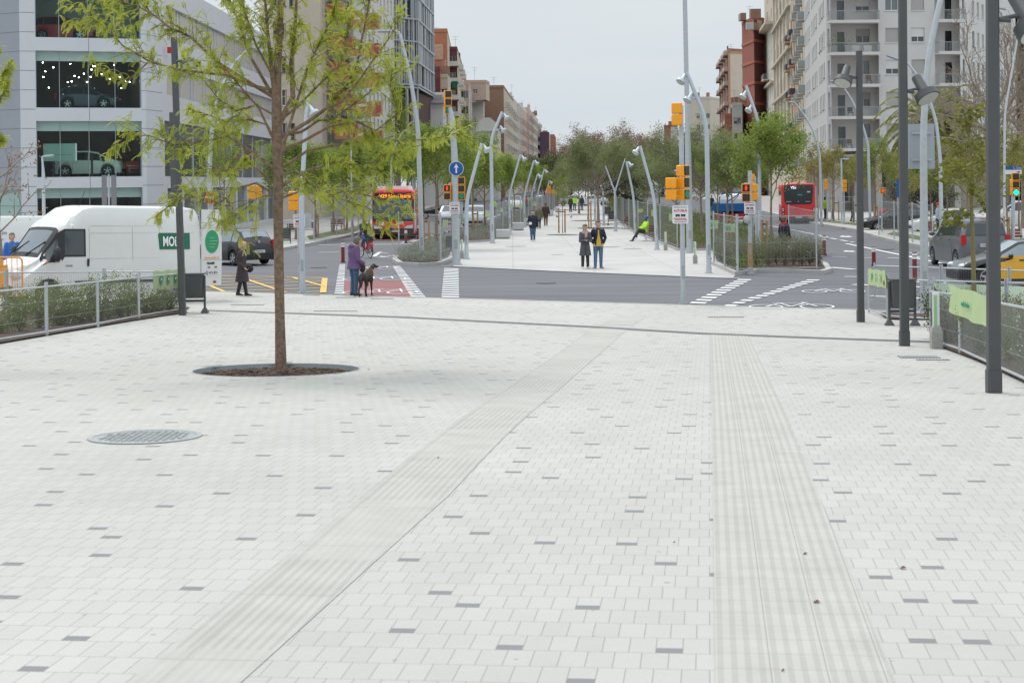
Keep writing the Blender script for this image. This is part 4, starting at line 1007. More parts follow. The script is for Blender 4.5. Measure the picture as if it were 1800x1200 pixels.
block('rooftop_structure','cream rooftop storey with a flag behind the white cornice building',(1347,330),(1365,312),(1378,318),42,crm,crm,z0=ZP(1350,60,320)+1.2,fcols=[.3,.7],rows=[34.5,38],wd=1.1,ht=1.6,seed=54)
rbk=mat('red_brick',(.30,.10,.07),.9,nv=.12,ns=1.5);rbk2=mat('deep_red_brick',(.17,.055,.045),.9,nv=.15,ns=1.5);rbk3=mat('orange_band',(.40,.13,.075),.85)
zr=ZP(1325,36,320)
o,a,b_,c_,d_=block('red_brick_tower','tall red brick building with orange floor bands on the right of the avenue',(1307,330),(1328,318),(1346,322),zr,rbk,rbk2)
for A_,B_ in((a,b_),(b_,c_)):
 m1=MB();L=(Vector(B_)-Vector(A_)).length;m1.M=wallM(A_,B_,0,0,o.location)
 for z in frange(zr-32.4,zr-1.5,4.05):m1.box((L/2,-.05,z),(L+.05,.14,.55))
 m1.build('floor_band',rbk3,o)
m1=MB();m1.M=wallM(b_,c_,0,0,o.location);m1.box(((Vector(c_)-Vector(b_)).length/2+.3,-.02,zr-.6),(2.3,.1,2.0));m1.build('rooftop_render',mat('rooftop_grey',(.40,.35,.31),.9),o)
o,a,b_,c_,d_=block('balcony_building','brown balconied building with a plain cream side wall, farthest tall one on the right',(1266,400),(1283,352),(1309,355),ZP(1290,90,352),brick2,crm,fcols=[.12,.37,.62,.87],rows=[ZP(1270,y,370) for y in(222,190,156,132,105,250)],wd=2.2,ht=2.0,fbal=True,rail='beige',bw=7,seed=55)
m1=MB();m1.M=wallM(b_,c_,0,0,o.location);L=(Vector(c_)-Vector(b_)).length
m1.box((.25,-.05,16),(.3,.1,30));m1.box((L/2,-.05,ZP(1290,90,352)-.2),(L,.1,.4));m1.build('orange_edge',mat('orange_edge',(.50,.24,.13),.8),o)
block('brick_house','small red brick house below the cream side wall',(1275,330),(1290,330),(1300,345),ZP(1285,205,330),rbk,rbk,fcols=[.5],rows=[6,9],wd=.8,ht=1.2,seed=56)
block('white_house','small pale house with railings next to the brick house on the right',(1288,320),(1306,320),(1309,332),ZP(1297,186,320),greyp,whp,fcols=[.35,.7],rows=[5,8,11,14],wd=.8,ht=1.3,seed=57)
block('distant_cream_building','plain cream building far behind the right-hand trees',(1207,470),(1250,470),(1268,480),ZP(1230,174,470),crm,crm,fcols=[.5,.7,.9],rows=frange(8,23,3.2),wd=1,ht=1.4,seed=58)
block('distant_brick_house','small distant brick building with windows above the pine crowns',(1168,600),(1180,600),(1192,605),ZP(1175,223,600),rbk,greyp,fcols=[.3,.7],scols=[.3,.7],rows=[14,17.5],wd=1.2,ht=1.5,seed=59)
block('ochre_building','ochre building with rows of balconies at the right edge behind bare twigs',(1778,205),(1830,190),(1850,230),34,mat('ochre_render2',(.44,.30,.20),.85,nv=.1,ns=.6),crm,fcols=[.12,.3,.5,.7,.9],rows=frange(5,30,3.1),wd=1.1,ht=1.9,fbal=True,seed=60)
# ---------------- trees and planting ----------------
lf_locust=leafmat('locust_leaves',(.28,.34,.045),(.50,.52,.08),.52,2.5)
lf_green=leafmat('street_tree_leaves',(.14,.21,.04),(.31,.38,.08),.48,1.2)
lf_olive=leafmat('olive_leaves',(.20,.20,.05),(.36,.34,.11),.45,1.2)
lf_pine=leafmat('pine_needles',(.12,.155,.055),(.30,.33,.15),.4,1.0)
lf_dark=leafmat('dark_oak_leaves',(.035,.045,.025),(.10,.115,.06),.2,1.0)
lf_red=leafmat('reddish_buds',(.20,.125,.085),(.33,.22,.15),.3,1.0)
lf_dry=leafmat('dry_leaves',(.24,.13,.07),(.38,.24,.14),.3,2.0)
lf_maple=leafmat('maple_leaves',(.10,.12,.02),(.27,.27,.05),.4,3.0)
lf_shrub=leafmat('shrub_leaves',(.08,.12,.03),(.24,.28,.09),.35,4.0)
lf_grey=leafmat('grey_green_leaves',(.10,.11,.07),(.25,.26,.17),.3,4.0)
lf_lav=leafmat('lavender_leaves',(.17,.19,.14),(.36,.38,.32),.3,3.0)
lf_redsh=leafmat('reddish_shrub_leaves',(.10,.06,.04),(.20,.13,.08),.3,4.0)
def rv(rg):
 while True:
  v=Vector((rg.uniform(-1,1),rg.uniform(-1,1),rg.uniform(-1,1)))
  if .05<v.length<1:return v.normalized()
def leaf(mb,c,d,ln,wd,rg):
 n=rv(rg);s=d.cross(n)
 if s.length<.05:s=d.orthogonal()
 s=s.normalized()*wd/2;d=d*ln
 a=[mb._v(p) for p in(c,c+d*.45+s,c+d,c+d*.45-s)];mb.f.append(a);mb.m.append(0)
def grow(rg,mb,p,d,ln,r,lv,mx,tips,prm,n=6):
 seg=5 if lv<2 else 3;path=[Vector(p)];rad=[r];dd=Vector(d);q=Vector(p)
 for i in range(seg):
  dd=(dd+rv(rg)*prm['jit']+Vector((0,0,1))*prm['up']*(.5+lv*.3)).normalized();q=q+dd*ln/seg
  path.append(q.copy());rad.append(max(prm['rmin'],r*(1-(i+1)/seg*.65)))
 mb.tube(path,rad,n if lv==0 else(5 if lv==1 else 3),caps=False)
 if lv>=mx:
  for i in range(1,seg+1):tips.append((path[i],(path[i]-path[i-1]).normalized()))
  return
 k=prm['kids'][min(lv,len(prm['kids'])-1)]
 for i in range(k):
  t=prm['t0']+(1-prm['t0'])*(i+rg.random()*.8)/k;f=t*seg;j=min(seg-1,int(f));bp=path[j].lerp(path[j+1],f-j)
  ax=(path[j+1]-path[j]).normalized();side=(rv(rg));side=(side-ax*side.dot(ax)).normalized()
  nd=(ax*math.cos(prm['ang'])+side*math.sin(prm['ang'])).normalized()
  grow(rg,mb,bp,nd,ln*prm['lr']*rg.uniform(.75,1.15)*(1.15-.4*t),max(prm['rmin'],r*.5),lv+1,mx,tips,prm,n)
def make_tree(seed,H,trunk,r,lfm,bkm,nleaf,lsize,prm,spread=None,mains=6,mx=2,lw=.55,clump=.12,crown=None,shape='up',droop=0):
 """returns (trunk mesh, crown mesh); origin at the foot"""
 rg=random.Random(seed);mb=MB();tips=[]
 path=[Vector((0,0,-.05))];q=Vector((0,0,0));topz=H*(.85 if shape=='up' else .55)
 nseg=8
 for i in range(nseg):q=Vector((q.x+rg.uniform(-.04,.04),q.y+rg.uniform(-.04,.04),topz*(i+1)/nseg));path.append(q)
 mb.tube(path,[r*1.15]+[max(.012,r*(1-.8*(i+1)/nseg)) for i in range(nseg)],8,caps=False)
 spread=spread or H*.3
 for i in range(mains):
  t=(i+.5)/mains;z=trunk+(topz-trunk)*t**(1.0 if shape=='up' else .7)
  az=i*2.4+rg.uniform(-.4,.4);f=z/topz*nseg;j=min(nseg-1,int(f));bp=path[j].lerp(path[j+1],f-j) if j+1<len(path) else path[-1]
  bp.z=z
  el={'up':.75,'umb':.45+.5*t,'round':.2+.9*t}[shape]
  L=spread*{'up':(1.05-.55*t),'umb':(1.15-.35*t),'round':(1.0-.25*abs(t-.4))}[shape]*rg.uniform(.85,1.15)
  grow(rg,mb,bp,Vector((math.cos(az)*math.cos(el),math.sin(az)*math.cos(el),math.sin(el))),L,r*.42,0,mx,tips,prm)
 cm=MB();
 if tips and nleaf:
  per=nleaf/len(tips)
  for(p,d) in tips:
   k=int(per)+(1 if rg.random()<per-int(per) else 0)
   if rg.random()<.1:k=0
   for _ in range(k):
    c=p+Vector((rg.gauss(0,clump),rg.gauss(0,clump),rg.gauss(0,clump)))
    dr=(rv(rg)+d*.5+Vector((0,0,-droop))).normalized();leaf(cm,c,dr,lsize*rg.uniform(.6,1.3),lsize*lw*rg.uniform(.7,1.2),rg)
 return mb.mesh('trunk',bkm,True),cm.mesh('crown',lfm)
PR=dict(jit=.22,up=.10,rmin=.008,kids=[5,4,3],t0=.25,ang=.75,lr=.5)
PRP=dict(jit=.16,up=.05,rmin=.010,kids=[6,4,3],t0=.35,ang=.6,lr=.45)
PRB=dict(jit=.35,up=.06,rmin=.012,kids=[6,5,4],t0=.15,ang=.8,lr=.5)
TREES={
 'greenA':make_tree(1,6.6,2.3,.075,lf_green,bark,9500,.15,PR,2.1,9,2,clump=.2),
 'greenB':make_tree(2,6.8,2.2,.075,lf_green,bark,8500,.15,PR,2.4,9,2,clump=.24),
 'sparse':make_tree(3,6.6,2.3,.07,lf_green,bark,3600,.13,PR,2.1,9,2,clump=.16),
 'olive':make_tree(4,6.5,2.3,.06,lf_olive,bark,4600,.13,PR,2.1,9,2,clump=.18),
 'pine':make_tree(5,6.6,2.0,.14,lf_pine,barkgrey,18000,.25,PRP,3.5,15,2,lw=.17,clump=.24,shape='umb'),
 'pineB':make_tree(6,7.4,2.6,.13,lf_pine,barkgrey,18000,.25,PRP,3.2,15,2,lw=.17,clump=.24,shape='umb'),
 'oak':make_tree(7,6.0,1.7,.2,lf_dark,mat('dark_bark',(.05,.04,.035),.9),9000,.16,PRB,2.7,10,2,clump=.28,shape='round'),
 'red':make_tree(8,14,4,.22,lf_red,barkgrey,12000,.26,PRB,6.0,12,2,clump=.4,shape='round'),
 'dry':make_tree(9,4.2,.9,.07,lf_dry,barkgrey,420,.12,PR,2.2,7,1,clump=.1,droop=.7),
 'bare':make_tree(10,13,3.2,.2,lf_olive,barkgrey,900,.13,PRB,6.0,14,3,clump=.2,shape='round',droop=.2),
}
LAB=set()
def tree(kind,px,by,label,top=None,H=None,rz=None,group=None,wx=1.0,name='street_tree',D=None,z=.13):
 base=GR(px,by) if D is None else Vector((XP(px,D),D,0));base.z=z
 tm,cm=TREES[kind];h0=max(max(v.co.z for v in cm.vertices) if len(cm.vertices) else 0,max(v.co.z for v in tm.vertices))
 if top is not None:H=ZP(px,top,base.y)-z
 s=(H/h0) if H else 1
 t=thing(name,label,'tree',base,rz if rz is not None else(px*1.7)%6.28,group);t.scale=(s*wx,s*wx,s)
 for nm,me in(('trunk',tm),('crown',cm)):
  if len(me.vertices):o=bpy.data.objects.new(nm,me);link(o);o.parent=t
 return t
g1='young street trees left of the promenade'
for px,by,k,top,wx,wh in[(768,438,'greenA',205,1.15,'nearest, behind the leaning signal pole'),(795,425,'sparse',250,1.0,'just right of the blue arrow sign'),(831,413,'greenB',222,1.15,'between the first two bent lamps'),(852,409,'greenA',262,1.2,'behind the second bent lamp'),(882,398,'greenB',262,1.2,'above the first concrete cube bench'),(905,387,'sparse',270,1.3,'behind the third bent lamp'),(922,379,'greenA',275,1.3,'behind the fourth bent lamp'),(938,370,'greenB',285,1.3,'above the head of the man in navy'),(953,363,'olive',288,1.2,'small and far, near the no entry sign'),(966,357,'greenA',300,1.3,'the farthest of its row')]:
 tree(k,px,by,f'young green tree in the left bed, {wh}',top,group=g1,wx=wx)
g2='trees on the far left pavement'
for px,by,k,top,wx,wh in[(394,428,'sparse',205,1.0,'with stakes in front of the showroom glass'),(520,425,'greenA',240,1.2,'left of the red brown bench'),(556,421,'greenB',240,1.2,'with its two stakes behind the bench'),(586,413,'greenA',248,1.2,'left of the cyclist'),(609,408,'greenB',236,1.2,'behind the purple coat'),(640,399,'greenA',250,1.3,'behind the left side of the red bus'),(668,392,'sparse',235,1.2,'above the roof of the red bus'),(694,386,'greenB',228,1.2,'right above the red bus'),(716,381,'greenA',236,1.3,'behind the grey leaning street lamp'),(745,374,'greenB',250,1.4,'behind the first median tree'),(770,368,'greenA',256,1.4,'far, left of the white parked car'),(800,361,'sparse',262,1.4,'far, behind the white parked car'),(830,355,'greenB',276,1.5,'farthest on the left pavement')]:
 tree(k,px,by,f'green tree on the left pavement, {wh}',top,group=g2,wx=wx)
tree('sparse',700,384,'tall thin twiggy tree in front of the louvred tower',128,wx=.35,name='poplar')
tree('sparse',826,372,'slender upright tree in front of the brown brick building',190,wx=.5,name='poplar')
g3='trees in the right bed'
for px,by,k,top,wx,wh in[(1356,446,'greenB',178,1.0,'nearest, right of the red pedestrian signal'),(1289,429,'sparse',226,1.0,'left of the red pedestrian signal'),(1262,418,'greenA',248,.9,'behind the tall bent lamp'),(1320,405,'greenA',262,1.2,'behind the AUTOBUS sign on the right island')]:
 tree(k,px,by,f'young leafy tree in the right bed, {wh}',top,group=g3,wx=wx)
tree('pine',1052,401,'broad umbrella pine over the promenade behind the standing couple',216,wx=1.02,name='pine_tree',rz=.5)
for px,by,k,top,wh,wx in[(1234,428,'pineB',196,'right of the tall steel column, brown trunk',1.05),(1190,408,'pine',238,'behind the amber signal heads',1.0),(1160,392,'pineB',242,'left of the tall steel column',1.0),(1034,388,'pineB',258,'with its trunk left of the stake',.9),(1018,377,'pine',264,'second trunk from the left on the promenade',1.0),(1003,369,'pineB',272,'far trunk on the left of the promenade',1.0),(1278,402,'pine',232,'behind the right bed trees',1.0),(1110,370,'pineB',252,'in the middle distance above the holm oak',1.2)]:
 tree(k,px,by,f'umbrella pine {wh}',top,group='umbrella pines of the promenade',name='pine_tree',wx=wx)
tree('sparse',989,413,'slim staked tree on the promenade between two wooden stakes',300,name='street_tree',wx=.7)
tree('oak',1098,394,'dark holm oak with a forked trunk behind the seated worker',276,name='holm_oak',wx=1.0)
tree('oak',960,362,'dark holm oak at the far left end of the promenade',258,name='holm_oak',wx=1.2)
for i,(px,top,wh) in enumerate([(1000,240,'left end of the group'),(1040,214,'rising behind the central pine'),(1085,208,'highest, right of the central pine'),(1130,217,'right end of the group'),(1165,232,'behind the steel column')]):
 tree('red',px,344,f'reddish brown budding tree far away, {wh}',top,name='plane_tree',group='reddish budding trees far behind',wx=1.15,D=330+12*i,rz=i*1.3)
for i in range(9):
 tree(('greenA','oak','greenB')[i%3],975+i*27,340,['far dark tree closing the avenue, first from the left','far dark tree closing the avenue, second from the left','far green tree closing the avenue, third from the left','far green tree closing the avenue, fourth from the left','far dark tree right behind the central pine trunk','far green tree behind the forked oak','far green tree behind the worker on the bench','far dark tree behind the amber signals','far green tree behind the tall column'][i],268+(i*7)%20,D=270+9*i,group='far trees closing the avenue',wx=1.5,name='avenue_tree')
g4='trees on the right pavement'
for px,by,k,top,wx,wh in[(1438,389,'olive',245,1.0,'behind the rear of the red bus'),(1466,392,'olive',250,1.1,'beside the workers in yellow'),(1500,395,'olive',262,1.1,'left of the first dark lamp post'),(1540,401,'sparse',232,1.0,'by the stout stakes'),(1568,399,'olive',250,1.1,'between the first two dark lamp posts'),(1602,408,'olive',270,.9,'behind the square sign back'),(1636,412,'greenB',262,1.1,'right of the big pale mast'),(1664,414,'olive',240,1.2,'behind the dark grey car roof'),(1700,420,'olive',236,1.2,'behind the thin maple'),(1772,425,'olive',215,1.0,'behind the green traffic light'),(1792,408,'greenA',240,1.0,'behind the street name sign')]:
 tree(k,px,by,f'sparse olive green tree on the right pavement, {wh}',top,group=g4,wx=wx)
tree('oak',1622,402,'dark rounded olive tree behind the second dark lamp post',292,name='olive_tree',wx=1.2)
tree('bare',1752,418,'large almost bare tree with hanging twigs in front of the grey block',0,name='plane_tree',rz=.9,wx=.75)
tree('bare',1800,405,'large almost bare tree at the right edge of the view',10,name='plane_tree',rz=2.4,wx=.9)
tree('dry',2,470,'small bare tree with curled dry leaves at the left edge',240,name='bare_tree',rz=.4,wx=1.1)
# palm
t=thing('palm_tree','feathery date palm in front of the grey apartment block','palm tree',(XP(1642,128),128,.13));zc=ZP(1642,226,128)-.13
mb=MB();mb.tube([(0,0,0),(.05,0,zc*.5),(0,0,zc)],[.36,.3,.34],12);mb.build('trunk',bark,t,True)
rg=random.Random(4);cm=MB();st=MB()
for i in range(76):
 az=i*2.399;el=1.35-1.75*(i/76)**.8;L=rg.uniform(5.0,6.0);d=Vector((math.cos(az)*math.cos(el),math.sin(az)*math.cos(el),math.sin(el)));p=Vector((0,0,zc));pts=[p.copy()]
 for k in range(12):
  d=(d+Vector((0,0,-.11-.015*k))).normalized();p=p+d*L/12;pts.append(p.copy())
 st.tube(pts,[.03*(1-k/13) for k in range(13)],4,caps=False)
 for k in range(1,12):
  for f in(0,.2,.4,.6,.8):
   a=pts[k].lerp(pts[k+1],f);ax=(pts[k+1]-pts[k]).normalized();sd_=ax.cross(Vector((0,0,1)))
   if sd_.length<.1:continue
   sd_.normalize()
   for sg in(-1,1):leaf(cm,a,(sd_*sg+ax*.6+Vector((0,0,-.35))).normalized(),.78*(1-.035*k),.12,rg)
cm.build('crown',leafmat('palm_leaves',(.14,.17,.045),(.34,.34,.12),.35,.6),t,fix=False);st.build('frond_stem',mat('palm_stem',(.28,.22,.08),.7),t)
mb=MB()
for i in range(90):mb.tube([(0,0,zc-.3)]+[(math.cos(i)*.5*k,math.sin(i)*.5*k,zc-.2-.12*k*k) for k in(1,2)],.025,3)
mb.build('fruit_stalk',mat('orange_stalks',(.42,.15,.05),.8),t)
# thin young maple at the right fence
t=thing('maple_tree','thin young maple with large olive leaves in front of the grey car','tree',G(1714,566));Dm=t.location.y;sc_=Dm/FPX
rg=random.Random(12);mb=MB();tips=[]
def lp(px,py,dy=0):return P(px,py,Dm+dy)-Vector(t.location)
trunk_pts=[Vector((0,0,-.02)),lp(1712,500),lp(1710,420),lp(1707,350),lp(1705,290),lp(1704,235),lp(1702,200)]
mb.tube(trunk_pts,[.06,.056,.05,.04,.028,.016,.01],8,caps=False)
for(a,e,dy) in[((1708,385),(1655,385),-.4),((1708,380),(1670,395),.3),((1707,350),(1640,300),.5),((1706,340),(1765,330),-.3),((1706,320),(1660,290),-.5),((1705,300),(1755,280),.4),((1705,290),(1665,245),.2),((1704,270),(1740,240),-.2),((1704,250),(1690,205),.1),((1703,230),(1722,190),.2),((1708,365),(1750,370),.3),((1706,310),(1700,300),-.8),((1706,340),(1720,345),-.8),((1704,255),(1690,180),.1)]:
 p0,p1=lp(*a),lp(*e,dy);m_=p0.lerp(p1,.5)+Vector((0,0,.12));mb.tube([p0,m_,p1],[.018,.012,.006],4,caps=False)
 for k in range(8):
  f=.3+.7*k/7;q=p0.lerp(m_,f*2) if f<.5 else m_.lerp(p1,f*2-1);tips.append(q)
mb.build('trunk',mat('greenish_bark',(.20,.18,.07),.8,nv=.3,ns=25),t,True)
cm=MB()
def maple_leaf(mb,c,s,rg):
 x=rv(rg);x.z*=.4;x.normalize();n=(Vector((0,0,1))+rv(rg)*.8).normalized();y=n.cross(x).normalized();x=y.cross(n)
 out=[(0,-.5),(.25,-.42),(.6,-.3),(.42,.0),(.62,.3),(.25,.28),(0,.75),(-.25,.28),(-.62,.3),(-.42,0),(-.6,-.3),(-.25,-.42)]
 mb.face([c+x*(a*s)+y*(b_*s)-n*(abs(a)*s*.25) for a,b_ in out])
for q in tips:
 for _ in range(5):maple_leaf(cm,q+Vector((rg.gauss(0,.1),rg.gauss(0,.12),rg.gauss(0,.09))),rg.uniform(.07,.13),rg)
cm.build('crown',lf_maple,t,fix=False)
# ---------------- the big honey locust ----------------
HT=thing('honey_locust','big young locust tree with yellow green leaves standing in the round pit','tree',(PIT.x,PIT.y,PIT.z-.08))
TD=PIT.y;rg=random.Random(21);hb=Vector(HT.location)
def hp(px,py,dy=0):return P(px,py,TD+dy)-hb
mb=MB();fr=[]
tr_=[hp(494,652),hp(492,560),hp(490,450),hp(489,380),hp(489,300),hp(487,230),hp(486,170),hp(488,110),hp(492,50),hp(494,-20),hp(498,-110),hp(500,-220)]
w_=TD/FPX
mb.tube(tr_,[10.5*w_,8.6*w_,8.5*w_,8.6*w_,9.2*w_,9.5*w_,8.5*w_,7*w_,6*w_,5*w_,4*w_,2.5*w_],12,caps=False)
limbs=[]
def limb(pts,r0,dy,n=6):
 m=len(pts);q=[hp(p[0],p[1],dy*k/(m-1)) for k,p in enumerate(pts)]
 mb.tube(q,[max(.004,r0*w_*(1-.8*k/(m-1))) for k in range(m)],n,caps=False);limbs.append((q,r0*w_))
limb([(490,220),(515,170),(512,110),(519,50),(522,-20),(535,-110)],5.5,.3)
limb([(488,200),(478,130),(471,60),(466,0),(460,-90)],5,-.4)
limb([(487,175),(430,140),(380,108),(335,65),(300,50),(262,20),(236,-20)],3.6,.6)
limb([(300,50),(275,30),(240,10),(200,0),(178,-20)],2.0,.3)
limb([(485,160),(440,150),(400,133),(350,127),(310,122),(262,108),(215,80),(190,50),(165,35),(142,10)],3.2,-.7)
limb([(262,108),(225,143),(200,138),(185,128)],1.6,-.2)
limb([(488,262),(455,190),(420,150),(395,120),(370,95)],2.6,-.6)
limb([(487,205),(450,185),(415,195),(385,175),(345,125)],2.4,.5)
limb([(488,300),(440,265),(400,240),(350,250),(305,255),(262,238),(218,240)],2.8,-.5)
limb([(489,345),(450,322),(420,330),(385,358),(350,345),(310,352),(275,378)],2.6,.5)
limb([(489,330),(455,300),(430,280),(400,300),(365,290)],2.2,-.8)
limb([(490,245),(540,215),(575,190),(610,150),(628,110),(640,50),(650,0),(655,-60)],4.2,.7)
limb([(575,190),(600,180),(625,150),(660,100),(690,60),(705,20)],2.4,-.3)
limb([(490,268),(530,250),(580,222),(630,215),(660,230),(700,200),(686,150),(690,120)],3.4,-.5)
limb([(489,240),(530,232),(560,212),(585,210),(640,170),(676,142),(685,110)],3.0,.9)
limb([(490,300),(540,265),(590,255),(640,248),(700,248),(760,245),(800,235),(828,243)],2.8,.6)
limb([(490,330),(540,300),(590,285),(640,292),(680,275),(720,262)],3.2,-.6)
limb([(490,350),(530,335),(570,345),(610,335),(650,345),(690,355)],2.4,.6)
limb([(560,340),(605,352),(645,365),(678,388)],1.4,.5)
limb([(489,310),(520,300),(560,330),(590,345)],2.2,-1.1)
limb([(489,300),(500,250),(540,120),(570,60),(590,10),(600,-50)],3.2,-1.2)
limb([(486,180),(440,100),(420,40),(400,-10),(390,-60)],3.4,1.2)
limb([(488,150),(450,80),(430,20),(415,-40)],2.6,-1.3)
limb([(489,260),(470,220),(440,210),(400,215),(360,200),(330,190)],2.2,1.2)
limb([(488,215),(520,190),(560,150),(600,110),(610,60),(618,0)],3.0,1.3)
limb([(490,355),(480,340),(450,350),(420,375),(400,400)],1.4,-.9)
for k in range(7):limb([(490+rg.uniform(-3,3),rg.uniform(-150,-60)),(490+rg.uniform(-150,150),rg.uniform(-220,-110)),(490+rg.uniform(-280,280),rg.uniform(-300,-160))],2.8,rg.uniform(-1.5,1.5))
def frond(p,d,L):
 """one arching compound leaf, a rib with pairs of leaflets"""
 d=(d+Vector((0,0,.25))).normalized();q=Vector(p)
 for k in range(8):
  d=(d+Vector((0,0,-.17))).normalized();nq=q+d*L/8;sd_=d.cross(Vector((0,0,1)))
  if sd_.length>.1:
   sd_.normalize();l_=.036*(1-.06*abs(k-3))
   for sg in(-1,1):
    v=(sd_*sg+d*.35+Vector((0,0,-.35))).normalized()*l_;e=d*.0085
    fr_.append((q+e,q+v*.5+e*1.5,q+v,q+v*.5-e*1.2))
  q=nq
fr_=[]
tw=MB();nfr=0
for(q,r0) in limbs:
 segs=len(q)-1;L=sum((q[i+1]-q[i]).length for i in range(segs))
 n=int(L/.075)
 for i in range(n):
  f=(.28+.72*(i+rg.random())/n)*segs;j=min(segs-1,int(f));p=q[j].lerp(q[j+1],min(1,f-j));ax=(q[j+1]-q[j]).normalized()
  s_=rv(rg);s_=(s_-ax*s_.dot(ax)).normalized();nd=(ax*.75+s_*.7+Vector((0,0,.12))).normalized()
  if rg.random()<.62:
   tl=rg.uniform(.15,.55);a=p;pts=[p];dd=nd
   for k in range(4):dd=(dd+rv(rg)*.28+Vector((0,0,-.02))).normalized();a=a+dd*tl/4;pts.append(a)
   tw.tube(pts,[.0055,.005,.004,.003,.002],3,caps=False)
   for k in range(1,5):
    for _ in range(rg.choice((2,2,3,3))):s2=rv(rg);frond(pts[k],(dd*.5+s2*.8).normalized(),rg.uniform(.13,.21));nfr+=1
  else:
   for _ in range(3):frond(p,(nd+rv(rg)*.7).normalized(),rg.uniform(.12,.19));nfr+=1
print('fronds',nfr)
o=mb.build('trunk',mat('locust_bark',(.21,.145,.10),.9,nv=.6,ns=14,bump=1.0,bs=38),HT,True)
o=tw.build('twigs',mat('twig',(.13,.085,.05),.8),HT,fix=False);o['kind']='stuff'
cm=MB()
for f in fr_:cm.face(f)
cm.build('crown',lf_locust,HT,fix=False)
# second locust just outside the left edge, branch tips reach in
t=thing('honey_locust','yellow green tree reaching in at the left edge of the view','tree',G(-90,640));D2=t.location.y;hb2=Vector(t.location)
mb=MB();cm2=MB();fr_=[]
def h2(px,py,dy=0):return P(px,py,D2+dy)-hb2
mb.tube([(0,0,-.05),h2(-92,450),h2(-95,250),h2(-100,80),h2(-98,-80)],[.08,.07,.06,.045,.02],10,caps=False)
for k,pts in enumerate([[(-95,300),(-50,215),(-10,170),(10,125),(22,105)],[(-95,330),(-50,260),(-15,200),(8,160),(12,140)],[(-94,350),(-40,290),(-12,250),(8,240)],[(-96,250),(-150,200),(-200,150)],[(-98,200),(-60,90),(-20,60),(2,95)],[(-98,100),(-140,20),(-170,-40)],[(-98,160),(-80,60),(-50,-20)]]):
 q=[h2(*p,.3*math.sin(k*2+i)) for i,p in enumerate(pts)];mb.tube(q,[.02*(1-.8*i/(len(q)-1)) for i in range(len(q))],5,caps=False)
 for i in range(46):
  f=(.35+.65*rg.random())*(len(q)-1);j=min(len(q)-2,int(f));p=q[j].lerp(q[j+1],f-j)
  for _ in range(3):frond(p,rv(rg),rg.uniform(.12,.2))
mb.build('trunk',mat('locust_bark',(0,0,0)),t,True)
for f in fr_:cm2.face(f)
cm2.build('crown',lf_locust,t,fix=False)
# ---------------- stakes ----------------
def stake_pair(px,by,top,gap,label):
 b0=GR(px,by);b0.z=.13;D=b0.y;h=ZP(px,top,D)-.13;g=gap*D/FPX
 t=thing('tree_stakes',label,'tree stakes',b0,0,'wooden stakes tied to young trees')
 for s_ in(-.5,.5):
  m1=MB();m1.cyl((g*s_,0,0),.048,h*(1 if s_<0 else .97),10);m1.build('stake',wood,t,True)
 m1=MB();m1.box((0,0,h*.86),(g+.1,.05,.06));m1.build('tie',mat('black_strap',(.03,.028,.025),.8),t)
for px,by,top,gap,lb in[(750,448,381,9,'pair of wooden stakes right of the grey lamp on the left island'),(771,437,383,10,'pair of wooden stakes with a blue tie on the trunk of the first median tree'),(836,414,370,8,'wooden stakes between the first two bent lamps'),(988,413,366,11,'tall wooden stakes standing alone on the promenade'),(1037,403,352,4,'thick stake beside the central pine trunk'),(1344,450,386,9,'stout wooden stakes on the right island'),(1282,438,382,6,'stakes behind the green banners of the right island'),(556,420,375,7,'stakes behind the red brown bench'),(401,428,352,12,'stakes before the showroom glass'),(608,409,378,6,'stakes far behind the purple coat'),(1540,403,360,6,'stout stakes right of the first dark lamp post'),(1470,391,352,9,'stakes beside the workers in yellow'),(1770,440,380,9,'stakes left of the green traffic light')]:stake_pair(px,by,top,gap,lb)
# ---------------- beds and shrubs ----------------
sheet('planting_bed_soil',([(-80,619),(318,551.5)],[(-80,549),(334,541)]),soil,dz=.03)
sheet('planting_bed_soil',([(1640,606),(1720,636),(1900,720)],[(1650,556),(1760,566),(1900,578)]),soil,dz=.03)
sheet('planting_bed_soil',([(1545,551),(1560,562)],[(1640,553),(1636,563)]),soil,dz=.03)
def shrub_meshes(seed,h,r,lfm,n,ls,lw=.5,flowers=0,up=.5):
 rg=random.Random(seed);st=MB();cm=MB();fl_=MB()
 for i in range(9):
  a=i*.7+rg.random();d=Vector((math.cos(a)*r*rg.uniform(.3,1),math.sin(a)*r*rg.uniform(.3,1),h*rg.uniform(.65,1.05)));m_=d*.5+rv(rg)*.08;st.tube([(0,0,0),m_,d],[.009,.007,.003],4,caps=False)
  for k in range(int(n/9)):
   f=rg.uniform(.12,1);p=(m_*(f*2) if f<.5 else m_.lerp(d,f*2-1))+Vector((rg.gauss(0,r*.22),rg.gauss(0,r*.22),rg.gauss(0,h*.06)))
   if p.z<.02:p.z=.02+rg.random()*.1
   leaf(cm,p,(rv(rg)+Vector((0,0,up))).normalized(),ls*rg.uniform(.7,1.3),ls*lw,rg)
   if flowers and rg.random()<flowers:fl_.ball(p+Vector((0,0,.02)),.014,5,4)
 return st.mesh('stems',bark,True),cm.mesh('foliage',lfm),(fl_.mesh('flowers',mat('white_flower',(.75,.75,.72),.7)) if flowers else None)
SH={'green':shrub_meshes(1,.95,.42,lf_shrub,1500,.05,flowers=.012),'greenlow':shrub_meshes(2,.6,.45,lf_shrub,1200,.045,flowers=.01),'grey':shrub_meshes(3,.85,.4,lf_grey,1500,.05,.35,up=.9),'redsh':shrub_meshes(4,.8,.42,lf_redsh,1400,.05,.35,up=.6),'dark':shrub_meshes(5,.95,.4,leafmat('dark_shrub_leaves',(.03,.05,.02),(.09,.12,.05),.2,4),1800,.055)}
